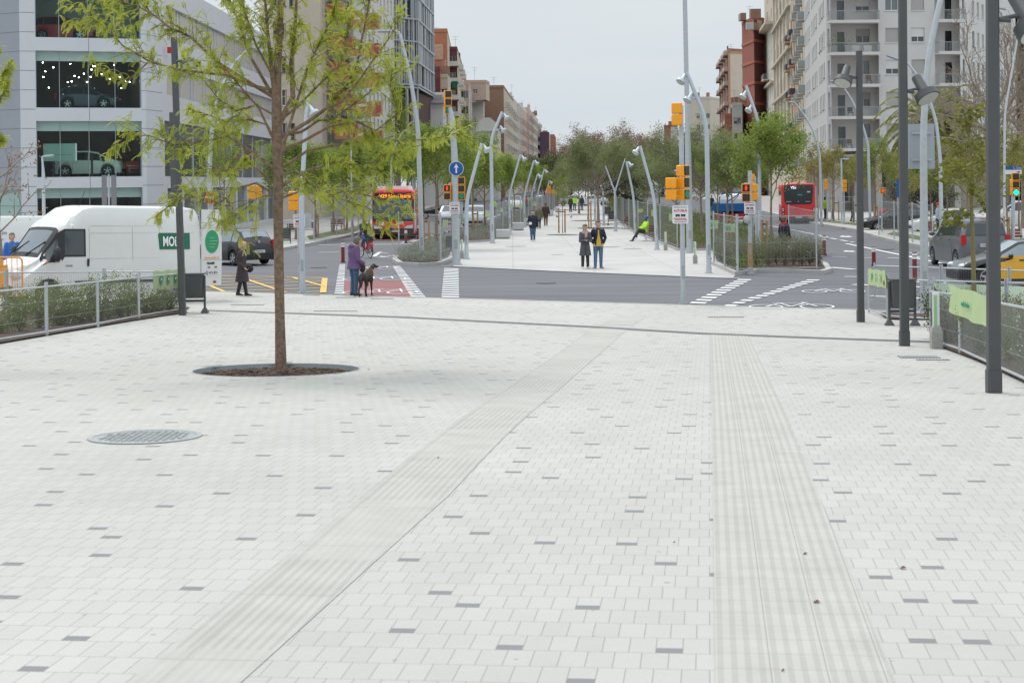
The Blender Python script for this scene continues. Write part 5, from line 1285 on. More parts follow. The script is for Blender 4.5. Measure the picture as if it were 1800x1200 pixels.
def shrub(kind,loc,s,label,group):
 t=thing('shrub',label,'shrub',loc,(loc[0]*7)%6.28,group);t.scale=(s,s,s)
 for nm,me in zip(('stems','foliage','flowers'),SH[kind]):
  if me:o=bpy.data.objects.new(nm,me);link(o);o.parent=t
ordn=['first','second','third','fourth','fifth','sixth','seventh','eighth','ninth','tenth','eleventh','twelfth','thirteenth','fourteenth','fifteenth','sixteenth','seventeenth','eighteenth','nineteenth','twentieth','twenty first','twenty second','twenty third','twenty fourth']
rg=random.Random(31)
for i in range(20):
 px=6+i*15.5+rg.uniform(-5,5);t_=px/318;ny=600-t_*50;py_2=rg.uniform(548+0*t_,ny-8*(1-t_)-3) if i%2 else ny-12+6*t_
 if 225<px<262 and i%2:continue
 shrub('greenlow' if(px>240 or i%3==0) else 'green',G(px,py_2),rg.uniform(.85,1.15),f'leafy green shrub in the left fenced bed, {ordn[i]} from the left','green shrubs in the left fenced bed')
for i in range(18):
 px=1660+i*11;ny=612+(px-1660)*.40;py_2=rg.uniform(566,ny-10)
 shrub(('redsh','grey','green','grey')[i%4] if px<1750 else('green','redsh','greenlow')[i%3],G(px,py_2),rg.uniform(.8,1.0),f'bushy shrub in the right fenced bed, {ordn[i]} from the left','shrubs in the right fenced bed')
shrub('dark',G(1655,596),1.0,'dark upright evergreen bush behind the little concrete bollard','shrubs in the right fenced bed');shrub('dark',G(1664,604),.95,'dark evergreen bush touching the right of the upright one','shrubs in the right fenced bed')
isl=[(1268,466),(1280,473),(1262,458),(1300,476),(1315,472),(1330,474),(1345,468),(1350,475),(1365,472),(1380,475),(1372,464),(1395,473),(1410,474),(1402,464),(1424,473),(1418,465),(1438,474),(1434,466),(1300,462),(1325,460)]
for i,(px,py) in enumerate(isl):
 p=GR(px,py);p.z=.15;shrub('grey',p,rg.uniform(.95,1.25),f'grey green bush on the right kerbed island, {ordn[i]} planted','grey green bushes on the right island')
def cover(name,label,poly,m,n,h,ls,lw,seed,inner=None,clump=None):
 """ground cover over a polygon of world points"""
 rg=random.Random(seed);xs_=[p.x for p in poly];ys_=[p.y for p in poly];mb=MB();k=0
 def inside(x,y):
  c=False;j=len(poly)-1
  for i in range(len(poly)):
   a,b_=poly[i],poly[j]
   if(a.y>y)!=(b_.y>y) and x<(b_.x-a.x)*(y-a.y)/(b_.y-a.y)+a.x:c=not c
   j=i
  return c
 tries=0;cs=[]
 while k<n and tries<n*20:
  tries+=1
  y=min(ys_)+(max(ys_)-min(ys_))*rg.random()**1.8;x=rg.uniform(min(xs_),max(xs_))
  if not inside(x,y) or(x>9 and y<70):continue
  k+=1;hh=h*(.6+.5*noise.noise(Vector((x*1.1,y*1.1,seed)))+.2)
  for _ in range(9):
   p=Vector((x+rg.gauss(0,.12),y+rg.gauss(0,.12),.15+rg.random()*hh));leaf(mb,p,(rv(rg)*.7+Vector((0,0,1))).normalized(),ls*rg.uniform(.7,1.3),ls*lw,rg)
 o=mb.build(name,m,fix=False);props(o,label,'ground cover',kind='stuff')
nearL=[p for p in BED_L if p.y<130];
cover('lavender','low grey green lavender covering the left kerbed island and bed',BED_L,lf_lav,4200,.42,.14,.22,5)
cover('ground_cover','low green ground cover filling the right bed behind the fence',[p for p in BED_R if not(p.x>11 and p.y<66)],lf_shrub,4200,.55,.13,.4,6)
# ---------------- street furniture ----------------
def gz(px,py,D=None):return G(px,py)
lens_off=mat('dark_lens',(.025,.025,.025),.35);lens_g=mat('dim_green_lens',(.0,.09,.055),.3,emit=(0,.35,.2),es=.25)
lens_r=mat('lit_red_figure',(.9,.02,.02),.3,emit=(1,.02,.02),es=1.6);lens_gb=mat('lit_green_lens',(0,.8,.5),.3,emit=(0,1,.62),es=1.3);lens_o=mat('dim_orange_figure',(.5,.08,.02),.3,emit=(.6,.08,.02),es=.6)
def head(parent,loc,n,face,lit=None,s=.22,name='signal_head',fig=False,dp=.16):
 """n stacked boxes; face = direction angle the lenses look at; lit = {index from top: material}"""
 z=Vector((math.cos(face),math.sin(face),0));M=Matrix.Translation(loc)@Matrix.Rotation(face-math.pi/2,4,'Z')
 mb=MB();mb.M=M
 for i in range(n):
  c=(n-1)/2-i;zc=c*(s+.02)
  pr=[(-s/2+.02,-s/2),(s/2-.02,-s/2),(s/2,-s/2+.02),(s/2,s/2-.02),(s/2-.02,s/2),(-s/2+.02,s/2),(-s/2,s/2-.02),(-s/2,-s/2+.02)]
  mb.loft([[(x*k,y_,zc+z_*k) for x,z_ in pr] for y_,k in((-dp,.86),(-dp+.03,1),(0,1),(.012,.97))])
 h=mb.build(name,amber,parent)
 for i in range(n):
  c=(n-1)/2-i;zc=c*(s+.02);mb=MB();mb.M=M;mb.box((0,.016,zc),(s*.8,.012,s*.8));b_=mb.build('lens_box',black,h)
  m=(lit or {}).get(i,lens_off);mb=MB();mb.M=M
  if fig and m is not lens_off:
   mb.ball((0,.03,zc+.06),(.022,.008,.022),8,6);mb.extr([(-.03,.024,zc+.035),(.03,.024,zc+.035),(.045,.024,zc-.01),(.02,.024,zc-.015),(.03,.024,zc-.08),(.008,.024,zc-.08),(0,.024,zc-.03),(-.008,.024,zc-.08),(-.03,.024,zc-.08),(-.02,.024,zc-.015),(-.045,.024,zc-.01)],(0,.006,0))
  else:mb.disc((0,.023,zc),s*.36,(0,1,0),20,.008)
  mb.build('lens',m,h)
 return h
def autobus_sign(parent,loc,s=.46,name='sign_panel'):
 x,y,z=loc;w_,h_=s*.88,s
 mb=MB();r_=.03;pr=[(-w_/2+r_,-h_/2),(w_/2-r_,-h_/2),(w_/2,-h_/2+r_),(w_/2,h_/2-r_),(w_/2-r_,h_/2),(-w_/2+r_,h_/2),(-w_/2,h_/2-r_),(-w_/2,-h_/2+r_)]
 mb.extr([(x+a,y,z+b_) for a,b_ in pr],(0,.02,0));p=mb.build(name,white_sign,parent)
 text('AUTOBUS',s*.17,redpaint,p,face_M((x,y-.004,z+h_*.2),(0,-1,0)),ext=.002,bold=.002,sx=.95)
 text('ATENCIO VIANANTS',s*.075,black,p,face_M((x,y-.004,z+h_*.39),(0,-1,0)),ext=.002);text('EN ELS DOS SENTITS',s*.07,black,p,face_M((x,y-.004,z-h_*.41),(0,-1,0)),ext=.002)
 mb=MB()
 for cx_ in(-.1,.1):mb.box((x+cx_*s*1.5,y-.006,z-h_*.04),(s*.24,.006,s*.10));mb.disc((x+cx_*s*1.5-s*.07,y-.002,z-h_*.11),s*.028,(0,-1,0),10,.006);mb.disc((x+cx_*s*1.5+s*.07,y-.002,z-h_*.11),s*.028,(0,-1,0),10,.006)
 mb.build('bus_pictogram',black,p)
 mb=MB();mb.box((x,y-.005,z-h_*.22),(s*.6,.005,s*.03));mb.box((x,y-.005,z-h_*.29),(s*.6,.005,s*.03))
 for sg,zz in((-1,-.22),(1,-.29)):mb.extr([(x+sg*s*.38,y-.003,z+h_*zz),(x+sg*s*.29,y-.003,z+h_*zz+s*.03),(x+sg*s*.29,y-.003,z+h_*zz-s*.03)],(0,-.006,0))
 mb.build('red_arrow',redpaint,p);return p
FC,FA=-math.pi/2,math.pi/2        # towards / away from the camera
def polyline_pole(name,label,cat,base,pts,rad,m=lampgrey,group=None,flange=True):
 """base = pixel of foot; pts = pixel polyline above; all at the foot's distance"""
 b=G(*base);D=b.y;t=thing(name,label,cat,b,0,group)
 if b.y>edge_y(b.x) and GR(*base).y>60:t.location.z=.01
 q=[Vector((0,0,0))]+[P(*p,D)-b for p in pts]
 # smooth the bend
 sm=[q[0]]
 for i in range(1,len(q)-1):
  a,c,e=q[i-1],q[i],q[i+1];k=min(.6,(c-a).length*.35,(e-c).length*.35)
  p0=c+(a-c).normalized()*k;p1=c+(e-c).normalized()*k
  for f in(0,.25,.5,.75,1):sm.append((p0.lerp(c,f)).lerp(c.lerp(p1,f),f))
 sm.append(q[-1]);n=len(sm);r=rad if isinstance(rad,tuple) else(rad,rad*.72)
 mb=MB();mb.tube(sm,[r[0]+(r[1]-r[0])*i/(n-1) for i in range(n)],14);mb.build('pole',m,t,True)
 mb=MB();mb.box((0,0,.008),(r[0]*3.4,r[0]*3.4,.016));[mb.cyl((sx_*r[0]*1.35,sy_*r[0]*1.35,.014),.014,.03,6) for sx_ in(-1,1) for sy_ in(-1,1)];mb.build('base_plate',galv,t)
 mb=MB();mb.box((0,-r[0]*.97,.85),(r[0]*.9,.02,.36));mb.build('access_door',mat('access_door_grey',(.33,.36,.38),.5,.3),t)
 if flange:mb=MB();mb.cyl((0,0,0),r[0]*1.18,.25,14);mb.build('base_collar',m,t,True)
 return t,D,b,sm
def spot(parent,at,d,m=lampgrey,s=1.0,side=(1,0,0)):
 """spotlight head: arm, conical housing, wide rim disc"""
 at=Vector(at);d=Vector(d).normalized();side=Vector(side).normalized();c=at+side*.28*s
 mb=MB();mb.tube([at,at+side*.14*s+Vector((0,0,.03)),c],.022*s,8);a=mb.build('lamp_arm',m,parent,True)
 mb=MB();mb.tube([c-d*.30*s,c-d*.28*s,c+d*.02*s,c+d*.05*s,c+d*.05*s,c+d*.17*s],[.07*s,.085*s,.095*s,.12*s,.20*s,.21*s],20);h=mb.build('lamp_head',m,parent,True)
 mb=MB();mb.disc(c+d*.172*s,.185*s,d,20,.01);mb.build('lamp_lens',mat('lamp_lens',(.45,.46,.42),.25),h);return h
def bent(label,base,pts,heads,rad=.062,sides=None,group='bent grey lamps along the promenade',s=1.0):
 t,D,b,sm=polyline_pole('street_lamp',label,'street lamp',base,pts,(rad,rad*.8),lampgrey,group)
 for(hx,hy,sg) in heads:spot(t,P(hx,hy,D)-b,(sg*.55,-.35,-.75),s=s*.8,side=(sg,-.1,0))
 return t
bent('bent grey lamp with one head nearest on the left edge of the promenade',(820,456),[(820,352),(847,252)],[(845,262,1)],.088)
bent('tall bent grey lamp with two heads, second on the left of the promenade',(866,428),[(863,245),(883,197)],[(882,206,1),(876,228,1)],.10)
bent('bent grey lamp, third on the left, standing by the first cube bench',(896.6,412.6),[(894,345),(915,272)],[(914,279,1)],.085)
bent('bent grey lamp, fourth on the left, standing by the second cube bench',(922,400),[(921,345),(939,282)],[(938,287,1)],.085)
bent('bent grey lamp, fifth on the left, small',(935,387),[(934,343),(945,306)],[(944,310,1)],.085)
bent('bent grey lamp, sixth on the left, small and taller',(945.5,381),[(945,340),(957,297)],[(956,302,1)],.09)
bent('small distant bent lamp near the no entry sign on the left',(960,372),[(959,340),(966,318)],[(965,321,1)],.085)
bent('smallest distant bent lamp by the amber far signal on the left',(970,369),[(970,343),(975,326)],[],.085)
bent('bent grey lamp with one head nearest on the right edge of the promenade',(1155,439.5),[(1150,347),(1125,257)],[(1127,266,-1)],.085)
bent('bent grey lamp with one head, behind the hi-vis worker',(1117,411),[(1114,347),(1101,284)],[(1102,290,1)],.085)
bent('tall bent grey lamp with two heads at the promenade corner on the right',(1246,481),[(1242,213),(1207,127)],[(1210,140,-1),(1222,173,-1)],.085,group='tall bent lamps on the right')
bent('bent grey lamp with two heads rising out of the right bed trees',(1336,446),[(1334,215),(1311,151)],[(1316,168,-1),(1326,192,-1)],.085,group='tall bent lamps on the right')
bent('grey bent lamp pole beside the big tree trunk at the road edge',(532,515),[(530,345),(541,165)],[(537,196,1)],.085,group='tall lamps left')
def vlamp(label,base,fork,tips):
 t,D,b,sm=polyline_pole('forked_lamp',label,'street lamp',base,[fork],(.09,.075),lampgrey,'forked grey lamps on the promenade')
 f=P(*fork,D)-b
 for tp in tips:mb=MB();mb.tube([f,P(*tp,D)-b],[.06,.035],10);mb.build('branch_pole',lampgrey,t,True)
vlamp('forked grey lamp with two arms right of the central pine',(1082,407),(1081,338),[(1064,292),(1099,279)])
vlamp('forked grey lamp with a single leaning arm behind the central pine',(1061.6,397),(1060,338),[(1051,314)])
vlamp('slim grey lamp mast left of the central pine trunk',(1046,389),(1046,330),[(1044,300)])
# tall steel column
t,D,b,sm=polyline_pole('steel_column','very tall galvanised steel column rising out of the view right of the signals','column',(1213,445),[(1209,250),(1202,-90)],(.155,.10),galv)
def ledlamp(label,base,pts,arm,group='curved masts with flat lamp heads',rad=.09,name='street_lamp'):
 t,D,b,sm=polyline_pole(name,label,'street lamp',base,pts,(rad,rad*.55),galv if 'galvanised' in label else lampgrey,group)
 a=P(*pts[-1],D)-b;e=P(*arm,D)-b;d=(e-a).normalized();L=(e-a).length
 mb=MB();mb.tube([a,a.lerp(e,.25)],.03,8);mb.build('lamp_arm',lampgrey,t,True)
 mb=MB();mb.loft([[(a+d*(L*f))+Vector((0,y,z_)) for y,z_ in((-.16*k,0),(-.12*k,.07),(.12*k,.07),(.16*k,0),(.1*k,-.05),(-.1*k,-.05))] for f,k in((.2,.5),(.35,1),(.8,1),(1,.45))]);mb.build('lamp_head',mat('lamp_housing',(.36,.40,.43),.4,.2),t,True)
 return t
ledlamp('tall galvanised street lamp curving left above the left kerbed island',(742,459),[(735,225),(722,140),(704,64),(699,56)],(664,56),rad=.105)
ledlamp('curved pale mast carrying the no entry sign',(371,462),[(368,300),(374,200),(392,150),(412,112),(424,99)],(436,90),rad=.10)
ledlamp('curved pale mast at the corner of the grey block above the red bus',(1444,397),[(1441,270),(1430,230),(1412,200),(1397,181)],(1386,180))
ledlamp('curved pale mast between the first two dark lamp posts',(1530,405),[(1526,255),(1518,225),(1500,180),(1479,148)],(1459,143))
ledlamp('curved pale mast passing behind the big mast on the right',(1655,425),[(1653,280),(1645,210),(1625,150),(1596,112)],(1558,98),rad=.105)
ledlamp('thin pale curved mast behind the third dark post at the top right',(1765,432),[(1766,200),(1790,60),(1772,18)],(1752,14),rad=.06)
ledlamp('small thin curved mast over the left street seen through the leaves',(688,404),[(687,290),(692,262),(706,235)],(716,228),rad=.07)
ledlamp('thin pale mast behind the bench on the left pavement',(620,418),[(618,350),(617,252)],(621,248),rad=.085)
ledlamp('short thin lamp with flat T-shaped head on the right pavement',(1480,397),[(1479,283),(1478,280)],(1492,280),rad=.06)
ledlamp('thin lamp with a flat head in front of the showroom',(78,447),[(76,300),(74,276)],(94,274),rad=.09)
ledlamp('slim lamp on the left pavement just before the red bus',(655,402),[(655,320),(653,297)],(642,296),rad=.05)
ledlamp('tiny mast of the left row rising beside the white plaster building',(829,372),[(829,200),(829,162)],(824,160),rad=.08)
# big pale mast with sign back
t,D,b,sm=polyline_pole('street_lamp','thick pale galvanised mast curving out of the view on the right','street lamp',(1625,549),[(1624,350),(1623,230),(1630,110),(1655,-10),(1690,-120)],(.10,.065),galv)
D2_=D+.35
t=thing('road_sign','large square road sign seen from behind on the thick pale mast','road sign',P(1620,297,D2_))
k_=D2_/FPX;mb=MB();mb.box((0,0,39.5*k_),(46*k_,.03,79*k_));mb.build('sign_panel',mat('sign_back_grey',(.36,.39,.42),.5,.2),t)
mb=MB();[mb.box((0,-.05,z*k_),(34*k_,.05,.05)) for z in(16,63)];mb.build('bracket',galv,t)
# dark square posts with spotlights
def dark_post(label,base,top,wd,heads,collar=True,sidet=1,extra=0):
 b=G(*base);D=b.y;t=thing('lamp_post',label,'lamp post',b,0,'dark grey lamp posts');k=D/FPX;tp=P(*top,D)-b;w_=wd*k
 mb=MB();n=8;pr=[(-.5,-.36),(-.36,-.5),(.36,-.5),(.5,-.36),(.5,.36),(.36,.5),(-.36,.5),(-.5,.36)]
 mb.loft([[(x*w_,y*w_,0) for x,y in pr],[(tp.x+x*w_*.9,y*w_*.9,tp.z) for x,y in pr]]);mb.build('pole',darkmetal,t)
 if collar:mb=MB();mb.loft([[(x*w_*1.14,y*w_*1.14,z) for x,y in pr] for z in(0,.27)]);mb.build('base_collar',darkmetal,t)
 for(hx,hy,sg,sc_) in heads:
  at=P(hx,hy,D)-b;mb=MB();mb.tube([at+Vector((-sg*.05,0,0)),at+Vector((sg*.12,-.04,-.02))],.03,8);mb.build('lamp_arm',darkmetal,t,True)
  spot(t,at,(sg*.35,-.45,-.85),darkmetal,sc_,(sg,-.25,0))
 return t
dark_post('dark square lamp post with one head, nearest the camera on the right',(1747,690),(1744,-120),22,[(1757,34,1,1.2)])
dark_post('dark square lamp post with one head, second from the right',(1590,608),(1586,-70),15,[(1594,160,1,1.05)])
dark_post('shorter dark lamp post with a head on its left, third from the right',(1513,566),(1510,90),11.5,[(1504,136,-1,1.0)],collar=True)
dark_post('dark square lamp post with one head in front of the white van',(321,554),(306,66),11.5,[(311,107,1,.95)],collar=False)
dark_post('dark square lamp post half hidden behind another, in front of the showroom',(309,521),(302,198),9,[(296,232,-1,.85)],collar=False)
# ---------------- traffic poles ----------------
t,D,b,sm=polyline_pole('traffic_light','road edge pole with amber signals seen from behind and an AUTOBUS sign, centre right','traffic light',(1201,534),[(1197.5,222),(1197.5,186)],(.066,.06),galv)
def rel(px,py,dy=0):return P(px,py,D+dy)-b
head(t,rel(1190,201,-.1),2,FA-.1,s=.29,dp=.22)
head(t,rel(1180,332,-.05),2,FA-.15,s=.29,dp=.22);head(t,rel(1191,332,.25),2,FA+.6,s=.28,dp=.2)
head(t,rel(1206.5,321,0),3,FC+.9,{2:lens_g},s=.30,dp=.24)
mb=MB();
for y in(300,345):mb.beam(rel(1185,y),rel(1205,y),.04)
mb.build('bracket',galv,t);autobus_sign(t,rel(1196,377,-.12),.49)
mb=MB();mb.box(rel(1204,376,.1),(.36,.03,.46));mb.build('sign_back',galv,t)
# its paved foot patch
t,D,b,sm=polyline_pole('traffic_light','leaning signal mast with a round blue arrow sign on the left island','traffic light',(802,466),[(800,290),(795,210),(790,190)],(.155,.10),galv)
head(t,rel(811,332,-.1),3,FC,{2:lens_g},s=.30,dp=.2);head(t,rel(786,338.5,-.1),2,FC-.12,{0:lens_r},s=.30,fig=True,dp=.2);head(t,rel(795,335,.2),2,FA,s=.28,dp=.2)
head(t,rel(788,180,-.05),3,FC+.25,{2:lens_g},s=.30,dp=.2)
mb=MB()
for(x0,x1,y) in((790,810,322),(790,810,345)):mb.beam(rel(x0,y),rel(x1,y),.04)
mb.build('bracket',galv,t);autobus_sign(t,rel(799,366,-.2),.47);mb=MB();mb.box(rel(805,366,.1),(.4,.03,.5));mb.build('sign_back',galv,t)
mb=MB();mb.disc(rel(802,297,-.16),.30,(0,-1,0),32,.02);s_=mb.build('round_sign',white_sign,t);mb=MB();mb.disc(rel(802,297,-.185),.275,(0,-1,0),32,.01);mb.build('blue_face',bluepaint,s_)
mb=MB();c=rel(802,297,-.20);mb.extr([c+Vector(v) for v in((-.03,0,-.18),(.03,0,-.18),(.03,0,.05),(.1,0,.02),(0,0,.2),(-.1,0,.02),(-.03,0,.05))],(0,-.01,0));mb.build('white_arrow',white_sign,s_)
t,D,b,sm=polyline_pole('traffic_light','pedestrian signal with red figures and AUTOBUS sign on the right kerbed island','traffic light',(1319,482),[(1318,300)],(.075,.07),galv)
head(t,rel(1311.5,339,-.12),2,FC-.1,{0:lens_r},s=.31,fig=True,dp=.22);head(t,rel(1322,338,.2),2,FA+.3,s=.28,dp=.2);autobus_sign(t,rel(1318,365,-.12),.44)
mb=MB();mb.box(rel(1326,358,.15),(.36,.03,.46));mb.build('sign_back',galv,t);mb=MB();mb.beam(rel(1308,322),rel(1324,322),.035);mb.beam(rel(1308,352),rel(1324,352),.035);mb.build('bracket',galv,t)
mb=MB();mb.cyl(rel(1319,460)-Vector((0,0,.3)),.085,.95,12);mb.build('wooden_sleeve',wood,t,True)
mb=MB();mb.ball(rel(1313,386,-.1),(.13,.1,.15),10,8);mb.build('plastic_bag',mat('plastic_bag',(.45,.45,.43),.3),t,True)
t,D,b,sm=polyline_pole('traffic_light','pole with large amber signal box seen from behind, just right of the big trunk','traffic light',(527,500),[(523,335)],(.05,.05),galv)
head(t,rel(517,353,-.05),2,FA,s=.31,dp=.24)
autobus_sign(t,rel(526,388,-.2),.44);mb=MB();mb.box(rel(538,388,.1),(.35,.03,.5));mb.build('sign_back',galv,t)
t,D,b,sm=polyline_pole('traffic_light','slim pole with amber signal boxes seen from behind in front of the showroom corner','traffic light',(449,452),[(448,325)],(.065,.06),galv)
head(t,rel(443,338,-.05),2,FA,s=.31,dp=.2);head(t,rel(455,338,.15),2,FA+.15,s=.29,dp=.18)
t,D,b,sm=polyline_pole('traffic_light','slim pole with green traffic light lit and street name plates at the right edge','traffic light',(1780,470),[(1781,345)],(.075,.07),galv)
head(t,rel(1786,325,-.1),3,FC-.1,{2:lens_gb},s=.27,dp=.22);head(t,rel(1780,330,.1),2,FA+.5,s=.27)
k_=D/FPX;mb=MB();mb.box(rel(1781.5,296),(28*k_,.03,5.5*k_));s_=mb.build('name_plate',bluepaint,t);text('C. Clot',5.0*k_,white_sign,s_,face_M(rel(1788,296,-.03),(0,-1,0)),ext=.003)
mb=MB();mb.box(rel(1781.5,303),(28.5*k_,.03,7.5*k_));s_=mb.build('direction_plate',white_sign,t);mb=MB();c=rel(1790,303,-.02);mb.extr([c+Vector(v)*k_ for v in((-3.5,0,-.4),(0,0,-.4),(0,0,-2),(3.5,0,0),(0,0,2),(0,0,.4),(-3.5,0,.4))],(0,-.01,0));mb.build('arrow',bluepaint,s_)
for lb,base,top,hx,hy,n,fc,lit,s_ in[
 ('thin pole with narrow amber signal seen edge on, right of the red bus',(1454,394),(1454,318),1454,325,3,0.1,{},.24),('pole with tall amber signal seen from behind beside the T-shaped lamp',(1484,398),(1483,318),1484,327,3,FA+.2,{},.26),
 ('pole with a small pedestrian signal left of the second dark lamp post',(1550,411),(1550,330),1552,335.5,1,FC,{0:lens_o},.32),('small distant signal on the left pavement right of the red bus',(738,409),(738,366),737.5,371,2,FA,{},.26),
 ('distant amber signal beside the far no entry sign',(966,376),(966,328),965,334,2,FA,{},.40),('distant amber signal right of the far no entry sign',(973.5,370),(973.5,330),973.5,338,1,FA,{},.42),
 ('small amber signal edge above the red bus on the left street',(657.5,397),(656,285),657,290,2,0,{},.30),('arm with amber signals just left of the right bed tree',(1331,452),(1327,310),1323.5,318,2,.4,{},.27)]:
 t,D,b,sm=polyline_pole('traffic_light',lb,'traffic light',base,[top],(.055,.05),galv);head(t,rel(hx,hy,-.05),n,fc,lit,s_,dp=.18)
# no entry signs
def no_entry(px,py,D,r,label):
 t=thing('no_entry_sign',label,'road sign',P(px,py,D));mb=MB();mb.disc((0,0,0),r,(0,-1,0),32,.02);mb.build('disc',redpaint,t);mb=MB();mb.box((0,-.025,0),(r*1.5,.012,r*.38));mb.build('white_bar',white_sign,t)
 mb=MB();mb.box((0,.03,0),(.06,.05,r*1.4));mb.build('bracket',galv,t);return t
no_entry(369.5,347,G(371,462).y-.3,11*G(371,462).y/FPX,'round red no entry sign on the curved mast behind the white van');no_entry(961.5,336.5,205,.34,'small distant round red no entry sign')
mb=MB();b=P(961.5,336.5,205.2);mb.cyl((b.x,205.2,0),.05,b.z,8);o=mb.build('sign_post',galv,None,True);props(o,'thin post of the distant no entry sign','post')
t=thing('information_totem','grey back of a double sign panel standing before the showroom','sign',(XP(191,80),80,.13));zt_=ZP(191,308,80)
for sx_ in(-.22,.24):mb=MB();mb.box((sx_,0,zt_-.13-.95),(.24,.05,1.9));mb.build('panel',mat('totem_grey',(.20,.20,.22),.6),t)
mb=MB();mb.cyl((0,0,0),.05,zt_-.1,10);mb.build('pole',galv,t)
t=thing('information_sign','blue edged sign board on a post just left of the second dark lamp post','sign',(XP(1578,92),92,.13));mb=MB();mb.box((0,0,ZP(1578,331,92)-.13),(.16,.05,1.0));mb.build('panel',bluepaint,t);mb=MB();mb.cyl((0,.05,0),.035,2.6,8);mb.build('post',galv,t)
t=thing('information_sign','small blue direction sign among the leaves above the red pedestrian signal','sign',(XP(1323,88),88,.15));mb=MB();mb.box((0,0,ZP(1323,300,88)-.15),(.42,.04,.9));mb.build('panel',mat('deep_blue',(.01,.03,.25),.5),t);mb=MB();mb.cyl((0,.05,0),.04,ZP(1323,296,88)-.1,8);mb.build('post',galv,t)
# ---------------- bollards ----------------
bolr=mat('bollard_maroon',(.20,.022,.03),.5);
def bollard(px,by,top,label):
 b=GR(px,by);h=ZP(px,top,b.y);t=thing('bollard',label,'bollard',b,0,'flexible maroon bollards')
 mb=MB();mb.cyl((0,0,0),.075,h,14);mb.build('post',bolr,t,True)
 for f in(.80,.92):mb=MB();mb.cyl((0,0,h*f-.04),.079,.075,14);mb.build('reflective_band',white_paint,t,True)
 mb=MB();mb.cyl((0,0,0),.11,.03,14);mb.build('foot',black,t,True)
for px,by,top,lb in[(603,461,425,'left of the woman in purple'),(652.5,443,413,'right of the cyclist'),(713.5,427,404,'in front of the facing red bus'),(735,420,395,'right of the red bus'),(1449,449,414,'left of the first dark lamp post'),(1536,467,434,'between the first and second dark lamp posts'),(1608,492,443,'behind the fence right of the second dark lamp post'),(1340,403,381,'behind the bushes by the blue truck'),(1257,391,374,'far away left of the blue truck')]:bollard(px,by,top,f'maroon bollard with two white bands {lb}')
def cbollard(px,by,s,label,green=False):
 b=G(px,by);t=thing('concrete_marker',label,'fence foot marker',b,0,'concrete feet with upright markers');t.scale=(s,s,s)
 mb=MB();mb.loft([[(x*k,y*k,z) for x,y in((-.09,-.07),(.09,-.07),(.09,.07),(-.09,.07))] for z,k in((0,1.0),(.28,1.03),(.36,.8),(.39,.5))]);mb.build('concrete_foot',mat('weathered_concrete',(.33,.33,.30),.9,nv=.2,ns=12),t)
 mb=MB();mb.box((0,0,.62),(.10,.07,.62));mb.build('marker',white_sign,t)
 mb=MB();mb.box((-.02,-.038,.64),(.055,.006,.5));mb.build('green_stripe',mat('pale_green',(.32,.55,.25),.6),t)
cbollard(1646,613,1.05,'grey concrete foot with an upright green and white marker by the right fence');cbollard(1170,440.5,.95,'concrete foot with upright marker at the right bed edge, farther one');cbollard(1222,464,.95,'concrete foot with upright marker right of the tall steel column');cbollard(812,455,.9,'concrete foot with upright marker between the signal mast and the first bent lamp')
# ---------------- benches ----------------
for i,(x0,x1,yb,lb) in enumerate([(872,897,421,'nearest'),(901,921,406.5,'second'),(923,938,398,'third'),(966,973,380.5,'fourth, small'),(976,983,374.5,'fifth, smallest')]):
 b=GR((x0+x1)/2,yb-1);D=b.y;w_=(x1-x0)*D/FPX;t=thing('concrete_bench',f'pale concrete block seat on the left of the promenade, {lb}','bench',(b.x,b.y+.5,.01),0,'concrete block seats')
 h_=.48;mb=MB();mb.box((0,0,h_/2+.05),(w_,1.0,h_));o=mb.build('block',concrete,t);bv=o.modifiers.new('b','BEVEL');bv.width=.02;bv.segments=2
 mb=MB();mb.box((0,0,.025),(w_-.15,.85,.05));mb.build('plinth',black,t)
benchw=mat('red_brown_slats',(.17,.055,.04),.6,nv=.15,ns=5)
def pbench(px,by,wpx,label,rz=0,m=benchw):
 b=GR(px,by);b.z=.13;L=wpx*b.y/FPX;t=thing('park_bench',label,'bench',b,rz)
 mb=MB();[mb.box((0,-.35+.12*i,.46),(L,.10,.03)) for i in range(4)];mb.build('seat',m,t);mb=MB();[mb.box((0,.12+.03*i,.58+.13*i),(L,.03,.11)) for i in range(3)];mb.build('backrest',m,t)
 for sx_ in(-.4,.4):mb=MB();mb.box((L*sx_,-.1,.22),(.06,.45,.44));mb.box((L*sx_,.14,.65),(.05,.04,.45));mb.build('leg',galv,t)
pbench(517,424,26,'red brown slatted bench right of the big tree trunk on the left pavement');pbench(543,420,24,'red brown slatted bench, right one of the pair on the left pavement');pbench(592,412,22,'red brown slatted bench farther along the left pavement')
pbench(1632,424,24,'red brown bench on the right pavement behind the thick pale mast');pbench(1788,444,22,'dark red bench on the right pavement below the green traffic light')
# ---------------- bins ----------------
def bin_(px,by,s,label,m=darkmetal):
 b=G(px,by);t=thing('litter_bin',label,'litter bin',b,0,'dark litter bins');t.scale=(s,s,s)
 mb=MB();mb.loft([[(x*k,y*k,z) for x,y in((-.22,-.17),(.22,-.17),(.24,0),(.22,.17),(-.22,.17),(-.24,0))] for z,k in((.38,.96),(.95,1.04))]);mb.build('basket',m,t)
 mb=MB();mb.box((0,0,.965),(.54,.38,.035));mb.box((0,0,.385),(.50,.36,.02));mb.build('rim',m,t)
 for sx_ in(-.27,.27):
  mb=MB();mb.box((sx_,0,.46),(.045,.07,.92));mb.loft([[(sx_+x*k,y*k,z) for x,y in((-.09,-.09),(.09,-.09),(.09,.09),(-.09,.09))] for z,k in((0,1),(.02,1),(.12,.4))]);mb.build('leg',m,t)
 mb=MB();mb.box((0,0,.30),(.5,.05,.05));mb.build('crossbar',m,t)
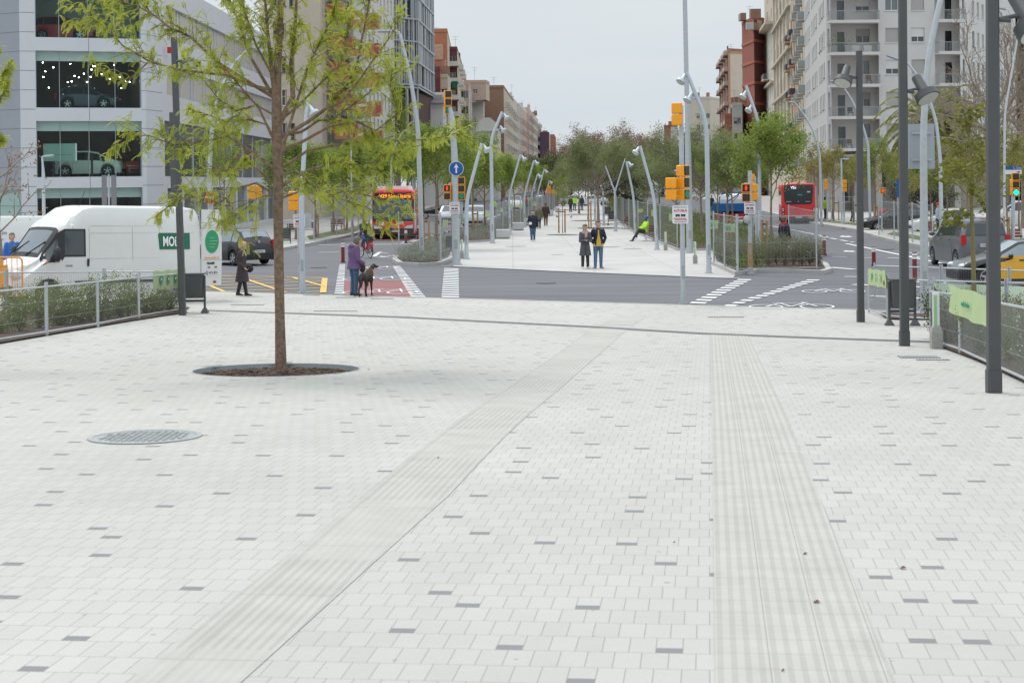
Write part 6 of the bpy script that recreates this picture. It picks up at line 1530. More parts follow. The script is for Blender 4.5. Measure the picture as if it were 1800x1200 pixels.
bin_(341,550,1.0,'dark metal litter bin on two legs beside the dark lamp post by the white van');bin_(1586,572,1.05,'dark metal litter bin on two legs behind the second dark lamp post')
for px,by,s,lb in[(1067,385,1.1,'small dark bin on a post left of the forked lamp'),(1076,396,1.1,'small dark bin at the foot of the forked lamp'),(795.5,453,1.0,'dark bin hidden behind the signal mast on the left island'),(502,432,1.0,'dark bin beside the tree trunk on the left pavement')]:bin_(px,by,s,lb)
# ---------------- fences ----------------
wirem=mat('galvanised_wire',(.30,.31,.31),.5,.3)
def panel_(p,q,h,label,group,st=.05,wr=.0019,hor=(.33,.66),lean=0,tuber=.019,railr=None):
 p,q=Vector(p),Vector(q);d=q-p;L=d.xy.length;az=math.atan2(d.y,d.x);t=thing('fence_panel',label,'fence panel',p,az,group)
 dz=d.z;pz=lambda x:dz*x/L
 for x in(.03,L-.03):mb=MB();mb.tube([(x,0,pz(x)),(x,lean*h,pz(x)+h+.03)],tuber*1.25,8);mb.build('post',galv,t,True)
 for z in(.08,h-.06):mb=MB();mb.tube([(.03,lean*z,z),(L-.03,lean*z,dz+z)],railr or tuber,8);mb.build('rail',galv,t,True)
 mb=MB();n=max(2,int(L/st))
 for i in range(1,n):x=L*i/n;mb.tube([(x,lean*.08,pz(x)+.08),(x,lean*(h-.06),pz(x)+h-.06)],wr,3,caps=False)
 for f in hor:mb.tube([(.03,lean*h*f,h*f),(L-.03,lean*h*f,dz+h*f)],wr*1.6,4,caps=False)
 mb.build('wire_mesh',wirem,t,fix=False);return t
def fence_run(px,h,where,**k):
 pts=[G(*p) for p in px]
 for i in range(len(pts)-1):panel_(pts[i],pts[i+1],h,f'galvanised wire fence panel {where}, {ordn[i]} from the left' if len(pts)>2 else f'galvanised wire fence panel {where}',f'fence panels {where}',**k)
fence_run([(-75,616),(82,590),(172,575),(244,561),(318,549)],1.02,'along the front of the left bed')
fence_run([(-60,548),(12,546),(184,541),(328,540)],1.0,'along the back of the left bed')
fence_run([(1527,549),(1560,561)],1.0,'beside the first dark lamp post')
fence_run([(1560,561),(1636,566)],1.0,'behind the right litter bin')
fence_run([(1636,604),(1688,622),(1830,690)],1.02,'along the front of the right bed')
fence_run([(1536,528),(1655,534),(1775,540),(1860,545)],1.0,'along the roadside of the right bed')
fence_run([(1640,566),(1770,572),(1860,578)],1.0,'in the middle of the right bed')
for where,px in(('round the left kerbed island',[(701,457),(775,465),(796,455)]),('at the side of the right kerbed island',[(1255,466),(1274,475),(1296,483)]),('at the front of the right kerbed island',[(1296,483),(1437,479.5)]),('on the road side of the right kerbed island',[(1387,438),(1437,462)]),
     ('along the right bed of the promenade',[(1191,440),(1161,428),(1139,419),(1122,412),(1106,404),(1096,398),(1084,390)]),('along the left bed of the promenade',[(862,424),(884,412),(901,404),(915,399.5),(929,394.5),(943,388),(953,383),(963,374),(975,366)]),
     ('along the left pavement verge',[(552,427),(592,418),(630,409),(650,401)]),('along the right pavement verge',[(1545,418),(1572,425),(1604,431),(1640,438)]),('behind the red bus on the right pavement',[(1439,394),(1462,395),(1503,398)])):
 pts=[GR(*p,.13) for p in px]
 for i in range(len(pts)-1):panel_(pts[i],pts[i+1],1.95,f'tall thin wire fence panel {where}'+(f', {ordn[i]}' if len(pts)>2 else ''),f'tall fence panels {where}',st=.12,wr=.0022,hor=(.2,.5,.8),tuber=.024,railr=.008)
# orange barriers
orb=mat('orange_barrier_paint',(.72,.30,.06),.5,nv=.05,ns=6)
def barrier(x0,x1,yt,yb,label,lean=0):
 D=G((x0+x1)/2,yb).y;p=P(x0,yb,D);L=(x1-x0)*D/FPX;h=(yb-yt)*D/FPX;t=thing('crowd_barrier',label,'barrier',p,0,'orange crowd barriers')
 mb=MB();r_=.12;path=[(0,0,0),(0,0,h-r_)]+[(r_-r_*math.cos(a),0,h-r_+r_*math.sin(a)) for a in(.4,.8,1.2,1.57)]+[(L-r_+r_*math.sin(a),0,h-r_+r_*math.cos(a)) for a in(0,.4,.8,1.2,1.57)]+[(L,0,0)]
 mb.tube(path,.024,8);mb.build('frame',orb,t,True);mb=MB();mb.tube([(0,0,.28),(L,0,.28)],.02,8)
 n=9
 for i in range(1,n):mb.tube([(L*i/n,0,.28),(L*i/n,0,h)],.011,6)
 mb.build('bars',orb,t,True);mb=MB();mb.box((L*.56,-.01,h*.62),(L*.26,.012,h*.46));mb.disc((L*.52,-.02,h*.9),.11,(0,-1,0),16,.01);mb.build('plate',orb,t)
barrier(-42,40,453,540,'orange steel crowd barrier at the left edge in front of the van nose');barrier(44,90,453,535,'orange steel crowd barrier with a plate in front of the white van wheel')
# banners
bann=mat('pale_green_banner',(.42,.53,.28),.7,nv=.05,ns=4);bic=mat('banner_icon_green',(.03,.30,.16),.7);bgl=mat('faint_green_banner',(.60,.72,.56),.6)
def banner(p0,p1,h,label,D0=None,D1=None,icons=3,word=None,red=False,m=bann,group=None):
 a=P(*p0,D0);c=P(*p1,D1);d=c-a;L=d.xy.length;az=math.atan2(d.y,d.x);t=thing('banner',label,'banner',a,az,group);t.rotation_euler=(0,-math.atan2(d.z,L),az)
 mb=MB();n=14;rows=[]
 for j in range(5):rows.append([(L*i/n,-.03+.012*math.sin(i*1.7+j),-h*j/4+.012*math.sin(i*1.1+j*.6)) for i in range(n+1)])
 mb.loft(rows,False,False);v0=list(mb.v);mb2=MB();mb2.loft([[(x,y+.006,z) for x,y,z in r] for r in rows],False,False)
 mb.v+=mb2.v;k=len(v0);mb.f+=[[q+k for q in f] for f in mb2.f];mb.m+=mb2.m
 mb.build('cloth',m,t,True)
 mb=MB()
 for i in range(icons):
  cx_=L*(.25+.25*i);
  if i==0:mb.disc((cx_,-.055,-h*.42),h*.17,(0,-1,0),16,.004);mb.extr([(cx_-h*.13,-.055,-h*.5),(cx_+h*.13,-.055,-h*.5),(cx_,-.055,-h*.82)],(0,-.004,0))
  else:mb.disc((cx_,-.055,-h*.5),h*.09,(0,-1,0),16,.004,ry=h*.28)
 if icons:mb.build('icon',bic,t);mb=MB();[mb.disc((L*(.25+.25*i),-.062,-h*.45),h*.06,(0,-1,0),12,.003) for i in range(icons)];mb.build('icon_centre',white_sign,t)
 if word:text(word,h*.27,bic,t,face_M((L*.42,-.058,-h*.5),(0,-1,0)),ext=.002)
 if red:mb=MB();mb.box((L*.93,-.055,-h*.72),(h*.16,.006,h*.28));mb.build('red_logo',redpaint,t);mb=MB();[mb.box((L*.93-h*.17,-.055,-h*(.62+.08*i)),(h*.14,.006,h*.03)) for i in range(3)];mb.build('logo_text',black,t)
dl=G(282,553).y;dl2=G(318,549).y
banner((268,477),(317,473),.46,'pale green banner with three round icons on the left fence',dl,dl2-.1)
dr=G(1527,549).y;dr2=G(1560,561).y
banner((1528,472),(1559,476),.40,'pale green banner with three icons on the fence beside the first dark lamp post',dr-.1,dr2-.1,red=True)
dq=G(1674,615).y;dq2=G(1760,655).y
banner((1671,501),(1757,524),.46,'large pale green banner with green lettering on the right fence',dq-.08,dq2-.08,icons=0,word='superilles Barcelona',red=True)
dm=G(1640,566).y
banner((1641,497),(1800,504),.66,'long faded pale green sheet on the middle fence of the right bed',dm-.05,dm+.3,icons=0,m=bgl)
for i,(x0,x1,yt,yb,D_,lb) in enumerate([(1247,1262,387,402,66,'with icons near the corner lamp'),(1273,1292,393,408,62,'on the right island fence'),(1121,1130,367,373,88,'right of the forked lamp'),(1145,1151,369,380,84,'behind the nearest right bent lamp'),(1176,1184,376,388,79,'below the amber signals'),(778,787,386,399,70,'left of the signal mast'),(806,810,384,396,74,'right of the signal mast'),(853,861,370,381,84,'between the second and third bent lamps'),(880,884,365,373,100,'left of the third bent lamp'),(896,901,360,369,106,'right of the third bent lamp'),(913,918,359,366,115,'left of the fourth bent lamp'),(938,943,355,362,125,'left of the sixth bent lamp')]):
 banner((x0,yt),(x1,yt+.5),(yb-yt)*D_/FPX,f'small pale green banner on the tall fence {lb}',D_,D_+.1,icons=2 if x1-x0>12 else 0,group='small green banners')
# ---------------- vehicles ----------------
def paint(name,col,rough=.25,metal=0.0):return mat('car_paint_'+name,col,rough,metal,nv=.03,ns=2,clear=.6)
carglass=mat('car_glass',(.035,.045,.05),.05,spec=1.0);carglass_l=mat('car_glass_light',(.22,.27,.29),.08,spec=1.0)
taill=mat('tail_light_red',(.5,.01,.01),.25);headl=mat('head_light',(.6,.62,.64),.15);platem=mat('number_plate',(.65,.65,.66),.4);trim=mat('black_trim',(.02,.02,.022),.5)
def interp(pts,x):
 if x<=pts[0][0]:return pts[0][1]
 for(a,b_),(c,d) in zip(pts[:-1],pts[1:]):
  if x<=c:t=(x-a)/(c-a);return b_+(d-b_)*t
 return pts[-1][1]
class Car:
 """x forward, y left; roofline and belt profiles"""
 def __init__(s,L,W,top,belt,wheels,wr=.31,sill=.2,tum=.80,round_=.10,nose=.16,tail=.08,hood=.06):
  s.L,s.W,s.top,s.belt,s.wheels,s.wr,s.sill,s.tum,s.rd,s.nose,s.tail,s.hood=L,W,top,belt,wheels,wr,sill,tum,round_,nose,tail,hood
 def hw(s,x):
  e=s.L/2;f=1.0
  if x>e-.8:f-=s.nose*((x-e+.8)/.8)**2.5
  if x<-e+.5:f-=s.tail*((-e+.5-x)/.5)**2.2
  return s.W/2*f
 def zt(s,x):return interp(s.top,x)
 def zb(s,x):return interp(s.belt,x)
 def roofw(s,x):
  cab=max(0,min(1,(s.zt(x)-s.zb(x))/.45));return s.hw(x)*(.97-(.97-s.tum)*cab)
 def yside(s,x,z):
  zb,zt=s.zb(x),s.zt(x)-s.rd;w0=s.hw(x)*.985
  if z<=zb or zt<=zb+.02:return w0
  return w0+(s.roofw(x)-w0)*min(1,(z-zb)/(zt-zb))
 def ring(s,x,zs):
  w_=s.hw(x);zb,zt=min(s.zb(x),s.zt(x)-.02),s.zt(x);zb=max(zb,zs+.02);rw=s.roofw(x);cab=zt>zb+s.rd+.05
  h=[(0,s.sill+.03),(w_*.68,s.sill+.03),(w_*.70,max(zs,s.sill+.03)),(w_*.965,zs),(w_*1.0,zs+(zb-zs)*.45),(w_*.997,zs+(zb-zs)*.8),(w_*.985,zb)]
  if cab:h+=[(rw+(w_*.985-rw)*.5,zb+(zt-s.rd-zb)*.5),(rw,zt-s.rd),(rw*.93,zt-s.rd*.32),(rw*.72,zt-.012),(rw*.3,zt),(0,zt)]
  else:h+=[(w_*.965,zb+(zt-zb)*.45),(w_*.93,zb+(zt-zb)*.7),(w_*.85,zb+(zt-zb)*.86),(w_*.6,zt-.01),(w_*.25,zt),(0,zt)]
  return[(x,y,z) for y,z in h]+[(x,-y,z) for y,z in h[-2:0:-1]]
 def zs(s,x):
  z=s.sill
  for wx in s.wheels:
   r=s.wr+.065;d=abs(x-wx)
   if d<r:z=max(z,s.wr+math.sqrt(r*r-d*d))
  if x>s.L/2-.25:z=max(z,s.sill+.04)
  return z
 def body(s,parent,m,name='body'):
  e=s.L/2;n=int(s.L/.055);xs=[-e+s.L*i/n for i in range(n+1)]
  for wx in s.wheels:
   for sg in(-1,1):xs.append(wx+sg*(s.wr+.066));xs.append(wx+sg*(s.wr+.06))
  for p in s.top:xs.append(min(e,max(-e,p[0])))
  xs=sorted(set(round(x,4) for x in xs));rings=[s.ring(x,s.zs(x)) for x in xs]
  f=rings[-1];rings.append([(p[0]+.035,p[1]*.93,s.sill+.1+(p[2]-s.sill-.1)*.86) for p in f])
  f=rings[0];rings.insert(0,[(p[0]-.03,p[1]*.94,s.sill+.08+(p[2]-s.sill-.08)*.9) for p in f])
  mb=MB();mb.loft(rings);return mb.build(name,m,parent,True,sharp=35)
 def side_patch(s,parent,x0,x1,m,z0=None,z1=None,zoff=.10,boff=.03,off=.006,name='window',sides=(1,-1),slant=(0,0)):
  for sg in sides:
   rows=[];n=max(3,int((x1-x0)/.06))
   for i in range(n+1):
    x=x0+(x1-x0)*i/n;a=(s.zb(x)+boff) if z0 is None else z0;b_=(s.zt(x)-zoff) if z1 is None else min(z1,s.zt(x)-zoff)
    b_=max(b_,a+.005);f=i/n
    rows.append([(x+(slant[0]*(1-f)+slant[1]*f)*t,sg*(s.yside(x,a+(b_-a)*t)+off),a+(b_-a)*t) for t in(0,.33,.66,1)])
   mb=MB();mb.loft(rows,False,False);o=mb.build(name,m,parent,True)
  return o
 def top_patch(s,parent,x0,x1,m,wf=.9,off=.012,name='windscreen',inset=0):
  rows=[];n=10
  for i in range(n+1):
   x=x0+(x1-x0)*i/n;z=s.zt(x);sl=(s.zt(x+.02)-s.zt(x-.02))/.04;nrm=Vector((-sl,0,1)).normalized()*off;w_=s.roofw(x)*wf
   rows.append([(x+nrm.x,w_*t,z+nrm.z-(.02+s.rd*.12 if abs(t)==1 else .006 if abs(t)>.6 else 0)) for t in(-1,-.75,-.3,.3,.75,1)])
  mb=MB();mb.loft(rows,False,False);return mb.build(name,m,parent,True)
def wheels(parent,c,w=.2,rimm=None,spokes=5,dark=False):
 for wx in c.wheels:
  for sg in(1,-1):
   y=c.hw(wx)-.02;r=c.wr;o_=Vector((wx,sg*y,r));mb=MB()
   prof=[(0,r*.62),(-.015,r*.95),(-.03,r),(-w+.03,r),(-w+.015,r*.95),(-w,r*.62)]
   mb.loft([[o_+Vector((q*math.cos(a),sg*yy,q*math.sin(a))) for a in[2*math.pi*k/28 for k in range(28)]] for yy,q in prof],True,True)
   t=mb.build('wheel',rubber,parent,True)
   mb=MB();mb.loft([[o_+Vector((q*math.cos(a),sg*yy,q*math.sin(a))) for a in[2*math.pi*k/28 for k in range(28)]] for yy,q in((.004,r*.64),(.008,r*.60),(-.02,r*.55),(-.02,.01))],True,False)
   for k in range(spokes):
    a=2*math.pi*k/spokes+.3;d=Vector((math.cos(a),0,math.sin(a)));n_=Vector((-math.sin(a),0,math.cos(a)))
    mb.loft([[o_+d*q+n_*(e*ww)+Vector((0,sg*yy,0)) for e,yy in((-1,-.018),(-1,.006),(1,.006),(1,-.018))] for q,ww in((.04,r*.12),(r*.6,r*.07))])
   mb.cyl(o_+Vector((0,-sg*.01 if sg>0 else-.01,0)),r*.13,.022,12,axis='Y');mb.build('rim',rimm or chrome,t,False)
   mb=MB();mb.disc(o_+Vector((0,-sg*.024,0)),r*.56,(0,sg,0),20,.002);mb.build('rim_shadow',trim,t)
def seams(parent,c,xs,z0=.3,m=None):
 for sg in(1,-1):
  mb=MB()
  for x in xs:
   zt=c.zt(x)-c.rd-.02;pts=[(z,c.yside(x,z)*1.003+.003) for z in[z0+(zt-z0)*i/12 for i in range(13)]]
   w2=c.hw(x)*1.0
   for(za,ya),(zb_,yb_) in zip(pts[:-1],pts[1:]):
    mb.face([(x-.006,sg*max(ya,w2 if za<c.zb(x) else 0),za),(x+.006,sg*max(ya,w2 if za<c.zb(x) else 0),za),(x+.006,sg*max(yb_,w2 if zb_<c.zb(x) else 0),zb_),(x-.006,sg*max(yb_,w2 if zb_<c.zb(x) else 0),zb_)])
  mb.build('door_seam',m or trim,parent)
def handles(parent,c,xs,z,m):
 for x in xs:
  for sg in(1,-1):mb=MB();mb.box((x,sg*(c.hw(x)+.012),z),(.18,.03,.035));mb.build('door_handle',m,parent)
def mirrors(parent,c,x,z,m):
 for sg in(1,-1):mb=MB();mb.ball((x,sg*(c.hw(x)+.12),z),(.07,.12,.085),12,8);mb.box((x,sg*(c.hw(x)+.02),z-.04),(.06,.12,.03));mb.build('mirror',m,parent,True)
def plate(parent,x,z,txt,front=True,w_=.52,y=0):
 sg=1 if front else-1;mb=MB();mb.box((x,y,z),(.015,w_,.115));p=mb.build('number_plate',platem,parent)
 mb=MB();mb.box((x+sg*.006,y+sg*-(-w_/2+.025)*(-1 if front else-1),z),(.008,.04,.113));mb.build('blue_strip',bluepaint,p)
 if txt:text(txt,.095,black,p,face_M((x+sg*.012,y,z),(sg,0,0)),ext=.001,sx=.95)
 return p
def place(t,x,y,z,rz):t.location=(x,y,z);t.rotation_euler=(0,0,rz)
def hatch_car(name,label,col,L=3.85,W=1.67,H=1.52,kind='hatch',plate_t='',rim=None,wr=.30,glass=None,group=None,pm=None):
 k=H/1.52;e=L/2;gl=glass or carglass
 if kind=='hatch':top=[(-e,.92),(-e+.04,1.0),(-e+.12,1.12),(-e+.42,1.42),(-e+.75,1.50),(-e+1.5,1.52),(-e+2.1,1.47),(-e+2.9,1.02),(-e+3.3,.95),(e-.15,.82),(e,.66)];g=(-e+.30,-e+2.75)
 elif kind=='suv':top=[(-e,.98),(-e+.05,1.08),(-e+.5,1.42),(-e+1.0,1.52),(-e+2.1,1.52),(-e+2.7,1.42),(-e+3.35,1.10),(e-.5,1.0),(e-.12,.92),(e,.72)];g=(-e+.45,-e+3.2)
 elif kind=='van':top=[(-e,1.0),(-e+.03,1.3),(-e+.12,1.44),(-e+.22,1.50),(-e+1.2,1.52),(-e+2.7,1.50),(-e+3.55,1.08),(e-.2,.86),(e,.66)];g=(-e+.25,-e+3.4)
 else:top=[(-e,.88),(-e+.1,1.02),(-e+.65,1.10),(-e+1.3,1.42),(-e+2.0,1.50),(-e+2.6,1.44),(-e+3.35,1.02),(e-.2,.82),(e,.62)];g=(-e+.9,-e+3.2)
 top=[(x,z*k) for x,z in top];belt=[(-e,.90*k),(-e+.8,.97*k),(e-1.2,.90*k),(e,.62*k)]
 c=Car(L,W,top,belt,[e-.78,-e+.72],wr);t=thing(name,label,'car',group=group);m=pm or col
 c.body(t,m)
 n=2;xs=[g[0]+(g[1]-g[0])*f for f in((0,.28,.62,1.0) if kind!='hatch' else(.02,.22,.58,1.0))]
 for i in range(3):c.side_patch(t,xs[i]+.03,xs[i+1]-.03,gl)
 fx=[x for x,z in top if z>1.40*k]
 c.top_patch(t,max(fx)+.03,g[1]+.10,gl,.90)
 c.top_patch(t,g[0]-(.14 if kind!='van' else .19),min(fx)-.02,gl,.86,name='rear_window')
 if kind=='van':
  mb=MB();zz=[1.02*k,1.2*k,1.36*k];mb.loft([[(-e+(z-1.0*k)/(.44*k)*.10-.035-.02*(1-abs(q)),q*W*.40*(1-.05*i),z) for q in(-1,-.5,0,.5,1)] for i,z in enumerate(zz)],False,False);mb.build('rear_window',gl,t,True)
 wheels(t,c,rimm=rim);seams(t,c,[xs[1],xs[2],xs[3]-.1]);handles(t,c,[xs[1]+.25,xs[2]+.25],.86*k,m);mirrors(t,c,xs[3]-.25,1.0*k,m)
 for sg in(1,-1):
  mb=MB();mb.box((-e-.005,sg*(W/2*.88),.88*k),(.10,.18,.34));mb.build('tail_light',taill,t)
  mb=MB();mb.ball((e-.13,sg*(W/2*.68),.68*k),(.14,.17,.08),14,8);mb.build('headlight',headl,t,True)
 mb=MB();mb.box((-e-.03,0,.42),(.10,W*.86,.16));mb.build('rear_bumper',m,t);mb=MB();mb.box((e+.01,0,.38),(.06,W*.7,.18));mb.build('grille',trim,t)
 mb=MB();mb.box((-e-.03,0,.30),(.08,W*.8,.08));mb.build('rear_skirt',trim,t)
 plate(t,-e-.075,.58*k if kind!='van' else .86,plate_t,False)
 if kind in('hatch','van'):mb=MB();mb.box((min(fx)-.05,0,1.49*k),(.04,.3,.03));mb.build('brake_light',taill,t)
 return t,c
# black hatchback: rear three-quarter view
t,c=hatch_car('parked_car','small black hatchback seen from behind, turning beside the white van',paint('black',(.007,.007,.009),.3),3.8,1.67,1.53,'hatch','3404 HCJ',wr=.30,glass=carglass_l)
az=R(131);b=GR(453,467);place(t,b.x+1.9*math.cos(az),b.y+1.9*math.sin(az)+.3,0,az)
mb=MB();mb.disc((-1.93,0,.98),.06,(-1,0,0),20,.01);mb.build('emblem',chrome,t);mb=MB();mb.box((-1.80,.0,1.19),(.02,.5,.02));mb.build('wiper',trim,t)
text('micra',.07,chrome,t,face_M((-1.96,.5,.83),(-1,0,0)),ext=.003)
# grey people carrier
t,c=hatch_car('parked_car','dark grey boxy people carrier seen from behind, right of the thick pale mast',paint('mid_grey',(.13,.14,.155),.3),4.4,1.82,1.83,'van','1725 JNC',wr=.32)
b=GR(1733,473);az=R(92);place(t,b.x+2.2*math.cos(az),b.y+2.2,0,az);mb=MB();mb.box((-2.27,-.45,1.2),(.02,.03,.5),rot=Matrix.Rotation(.25,3,'X'));mb.build('wiper',trim,t);mb=MB();[mb.box((-2.23,y,.48),(.02,.3,.05)) for y in(-.6,.6)];mb.build('reflector',taill,t)
# black car whose nose shows behind the maple, and the taxi
t,c=hatch_car('taxi','black taxi with yellow doors at the right edge of the view',paint('black',(.007,.007,.009),.3),4.4,1.8,1.47,'sedan',wr=.33,glass=carglass_l)
ye=paint('yellow',(.80,.42,.012),.3);c.side_patch(t,-.25,1.02,ye,z0=.28,z1=.95,zoff=.02,name='front_door',off=.024);c.side_patch(t,-1.2,-.29,ye,z0=.28,z1=.95,zoff=.02,name='rear_door',off=.024)
handles(t,c,[-.1,-1.0],.80,trim)
b=GR(1736,507);place(t,b.x+2.2-.78,b.y+.9,0,R(180))
# silver car far left lane, other far cars
silv=paint('silver',(.42,.44,.46),.3,.3)
for nm,lb,col,kd,px,by,az_,L_c,H_c in[
 ('parked_car','silver car seen from the front between the staked trees on the left road',silv,'suv',834,399,-90,4.4,1.62),('parked_car','white van like car far up the left road',paint('white',(.7,.7,.7)),'van',905,372,-88,4.4,1.8),
 ('parked_car','white parked car low behind the right pavement trees left of the maple',paint('white',(.7,.7,.7)),'sedan',1672,410,180,4.5,1.5),('parked_car','white estate car parked beyond the green traffic light',paint('white',(.7,.7,.7)),'van',1796,400,180,4.6,1.75),
 ('parked_car','dark car far away on the right road left of the blue truck',paint('black',(.007,.007,.009),.3),'hatch',1272,384,88,4.1,1.5),('parked_car','small dark car far behind the promenade end, left of the pines',paint('grey',(.085,.095,.11),.3),'sedan',945,371,-88,4.4,1.5),
 ('parked_car','tiny white car at the far end of the left road',paint('white',(.7,.7,.7)),'suv',953,366,-88,4.4,1.6),('parked_car','silver car parked on the left street just left of the silver lane car',silv,'hatch',790,394,-92,4.0,1.5),
 ('parked_car','dark car on the right pavement edge behind the second dark lamp post',paint('black',(.007,.007,.009),.3),'hatch',1578,407,175,4.0,1.5),('parked_car','white car crossing far behind the promenade trunks',paint('white',(.7,.7,.7)),'sedan',1040,362,180,4.5,1.5),('parked_car','silver car crossing far behind the central pine',silv,'sedan',1010,362,0,4.5,1.5)]:
 t,c=hatch_car(nm,lb,col,L_c,1.78,H_c,kd);b=GR(px,by);place(t,b.x,b.y+(1.5 if abs(abs(az_)-90)<20 else .5),0,R(az_))
# showroom cars
def show(kind,label,col,px,D_,z,L_c,H_c,az_,wr=.34):
 t,c=hatch_car('display_car',label,col,L_c,1.85,H_c,kind,wr=wr);place(t,XP(px,D_),D_,z,R(az_));return t
show('suv','white coupe like display car on the first floor of the showroom',paint('showroom_white',(.80,.84,.84),.3),158,102.6,3.96,4.1,1.62,2,.37)
show('hatch','dark blue display car on the second floor of the showroom',paint('navy',(.05,.07,.12),.2),158,102.4,8.12,3.7,1.45,2)
show('hatch','red display car on the top floor of the showroom',paint('showroom_red',(.50,.06,.05),.3),116,102.0,12.33,3.8,1.52,2)
show('hatch','red car deep inside the first floor of the showroom, at its right end',paint('showroom_red',(.50,.06,.05),.3),240,105.5,3.96,3.8,1.45,-70)
# ---- the white delivery van ----
WV=thing('delivery_van','white high roof delivery van with a green MOIX sign and its rear door open','van')
e=2.84;K=1.04
top=[(-e,2.42),(-e+.1,2.53),(-e+.5,2.58),(e-2.3,2.58),(e-2.0,2.52),(e-1.55,2.22),(e-1.28,1.98),(e-.72,1.26),(e-.55,1.17),(e-.15,1.02),(e-.03,.85),(e,.62)]
top=[(x,z*K) for x,z in top];belt=[(-e,1.22*K),(e-1.5,1.20*K),(e-.75,1.10*K),(e,.55*K)]
vw=mat('van_white',(.66,.66,.64),.38,nv=.05,ns=1.5,clear=.25)
class VanC(Car):
 def roofw(s,x):
  zt=s.zt(x);return s.hw(x)*(.86 if zt>2.3*K else .80)
 def yside(s,x,z):
  if z<=s.zb(x):return s.hw(x)*.985
  cut=2.05*K;w0=s.hw(x)*.985;w1=s.hw(x)*.93;zt=s.zt(x)-s.rd
  if zt<=cut:return w0+(s.roofw(x)-w0)*min(1,(z-s.zb(x))/max(.05,zt-s.zb(x))) if x>e-1.35 else w0+(w1-w0)*min(1,(z-s.zb(x))/(cut-s.zb(x)))
  return w0+(w1-w0)*(z-s.zb(x))/(cut-s.zb(x)) if z<cut else w1+(s.roofw(x)-w1)*min(1,(z-cut)/max(.05,zt-cut))
 def ring(s,x,zs):
  w_=s.hw(x);zb,zt=min(s.zb(x),s.zt(x)-.02),s.zt(x);zb=max(zb,zs+.02)
  h=[(0,s.sill+.03),(w_*.68,s.sill+.03),(w_*.70,max(zs,s.sill+.03)),(w_*.965,zs),(w_,zs+(zb-zs)*.45),(w_*.997,zs+(zb-zs)*.8),(w_*.985,zb)]
  rd=min(s.rd,max(.01,(zt-zb)*.3));cut=2.05*K;ztop=zt-rd;zz=[zb+(ztop-zb)*f for f in(.33,.66,1)]
  if ztop>cut+.05:zz=[(zb+cut)/2,cut,ztop]
  h+=[(s.yside(x,z),z) for z in zz];rw=s.yside(x,ztop);h+=[(rw*.93,zt-rd*.35),(rw*.75,zt-.01),(rw*.3,zt),(0,zt)]
  return[(x,y,z) for y,z in h]+[(x,-y,z) for y,z in h[-2:0:-1]]
V=VanC(2*e,1.97,top,belt,[e-.93,-e+1.02],.335,.26,round_=.16,nose=.12,tail=.03)
V.body(WV,vw);wheels(WV,V,.22,mat('steel_wheel',(.30,.31,.32),.45,.6),8)
# windscreen
def patch(parent,rows,m,name,off=None):mb=MB();mb.loft(rows,False,False);return mb.build(name,m,parent,True)
xs_=[e-.71+(e-1.30-(e-.71))*i/8 for i in range(9)]
rows=[]
for x in xs_:
 z=V.zt(x);w_=V.yside(x,z-.1);rows.append([(x+.012,w_*t,z+.016-(.10 if abs(t)>.97 else .02 if abs(t)>.8 else 0)) for t in(-.99,-.85,-.4,0,.4,.85,.99)])
patch(WV,rows,trim,'windscreen_surround');rows2=[[(p[0]+.008,p[1]*.90,p[2]+.008+(.02 if i in(0,6) else 0)) for i,p in enumerate(r)] for r in rows[1:-1]]
patch(WV,rows2,mat('van_windscreen',(.14,.17,.19),.06,spec=1.0),'windscreen')
mb=MB();[mb.beam((e-.70,y,V.zt(e-.70)+.04),(e-.98,y+.55,V.zt(e-.98)+.05),.025) for y in(-.75,.1)];mb.build('wiper',trim,WV)
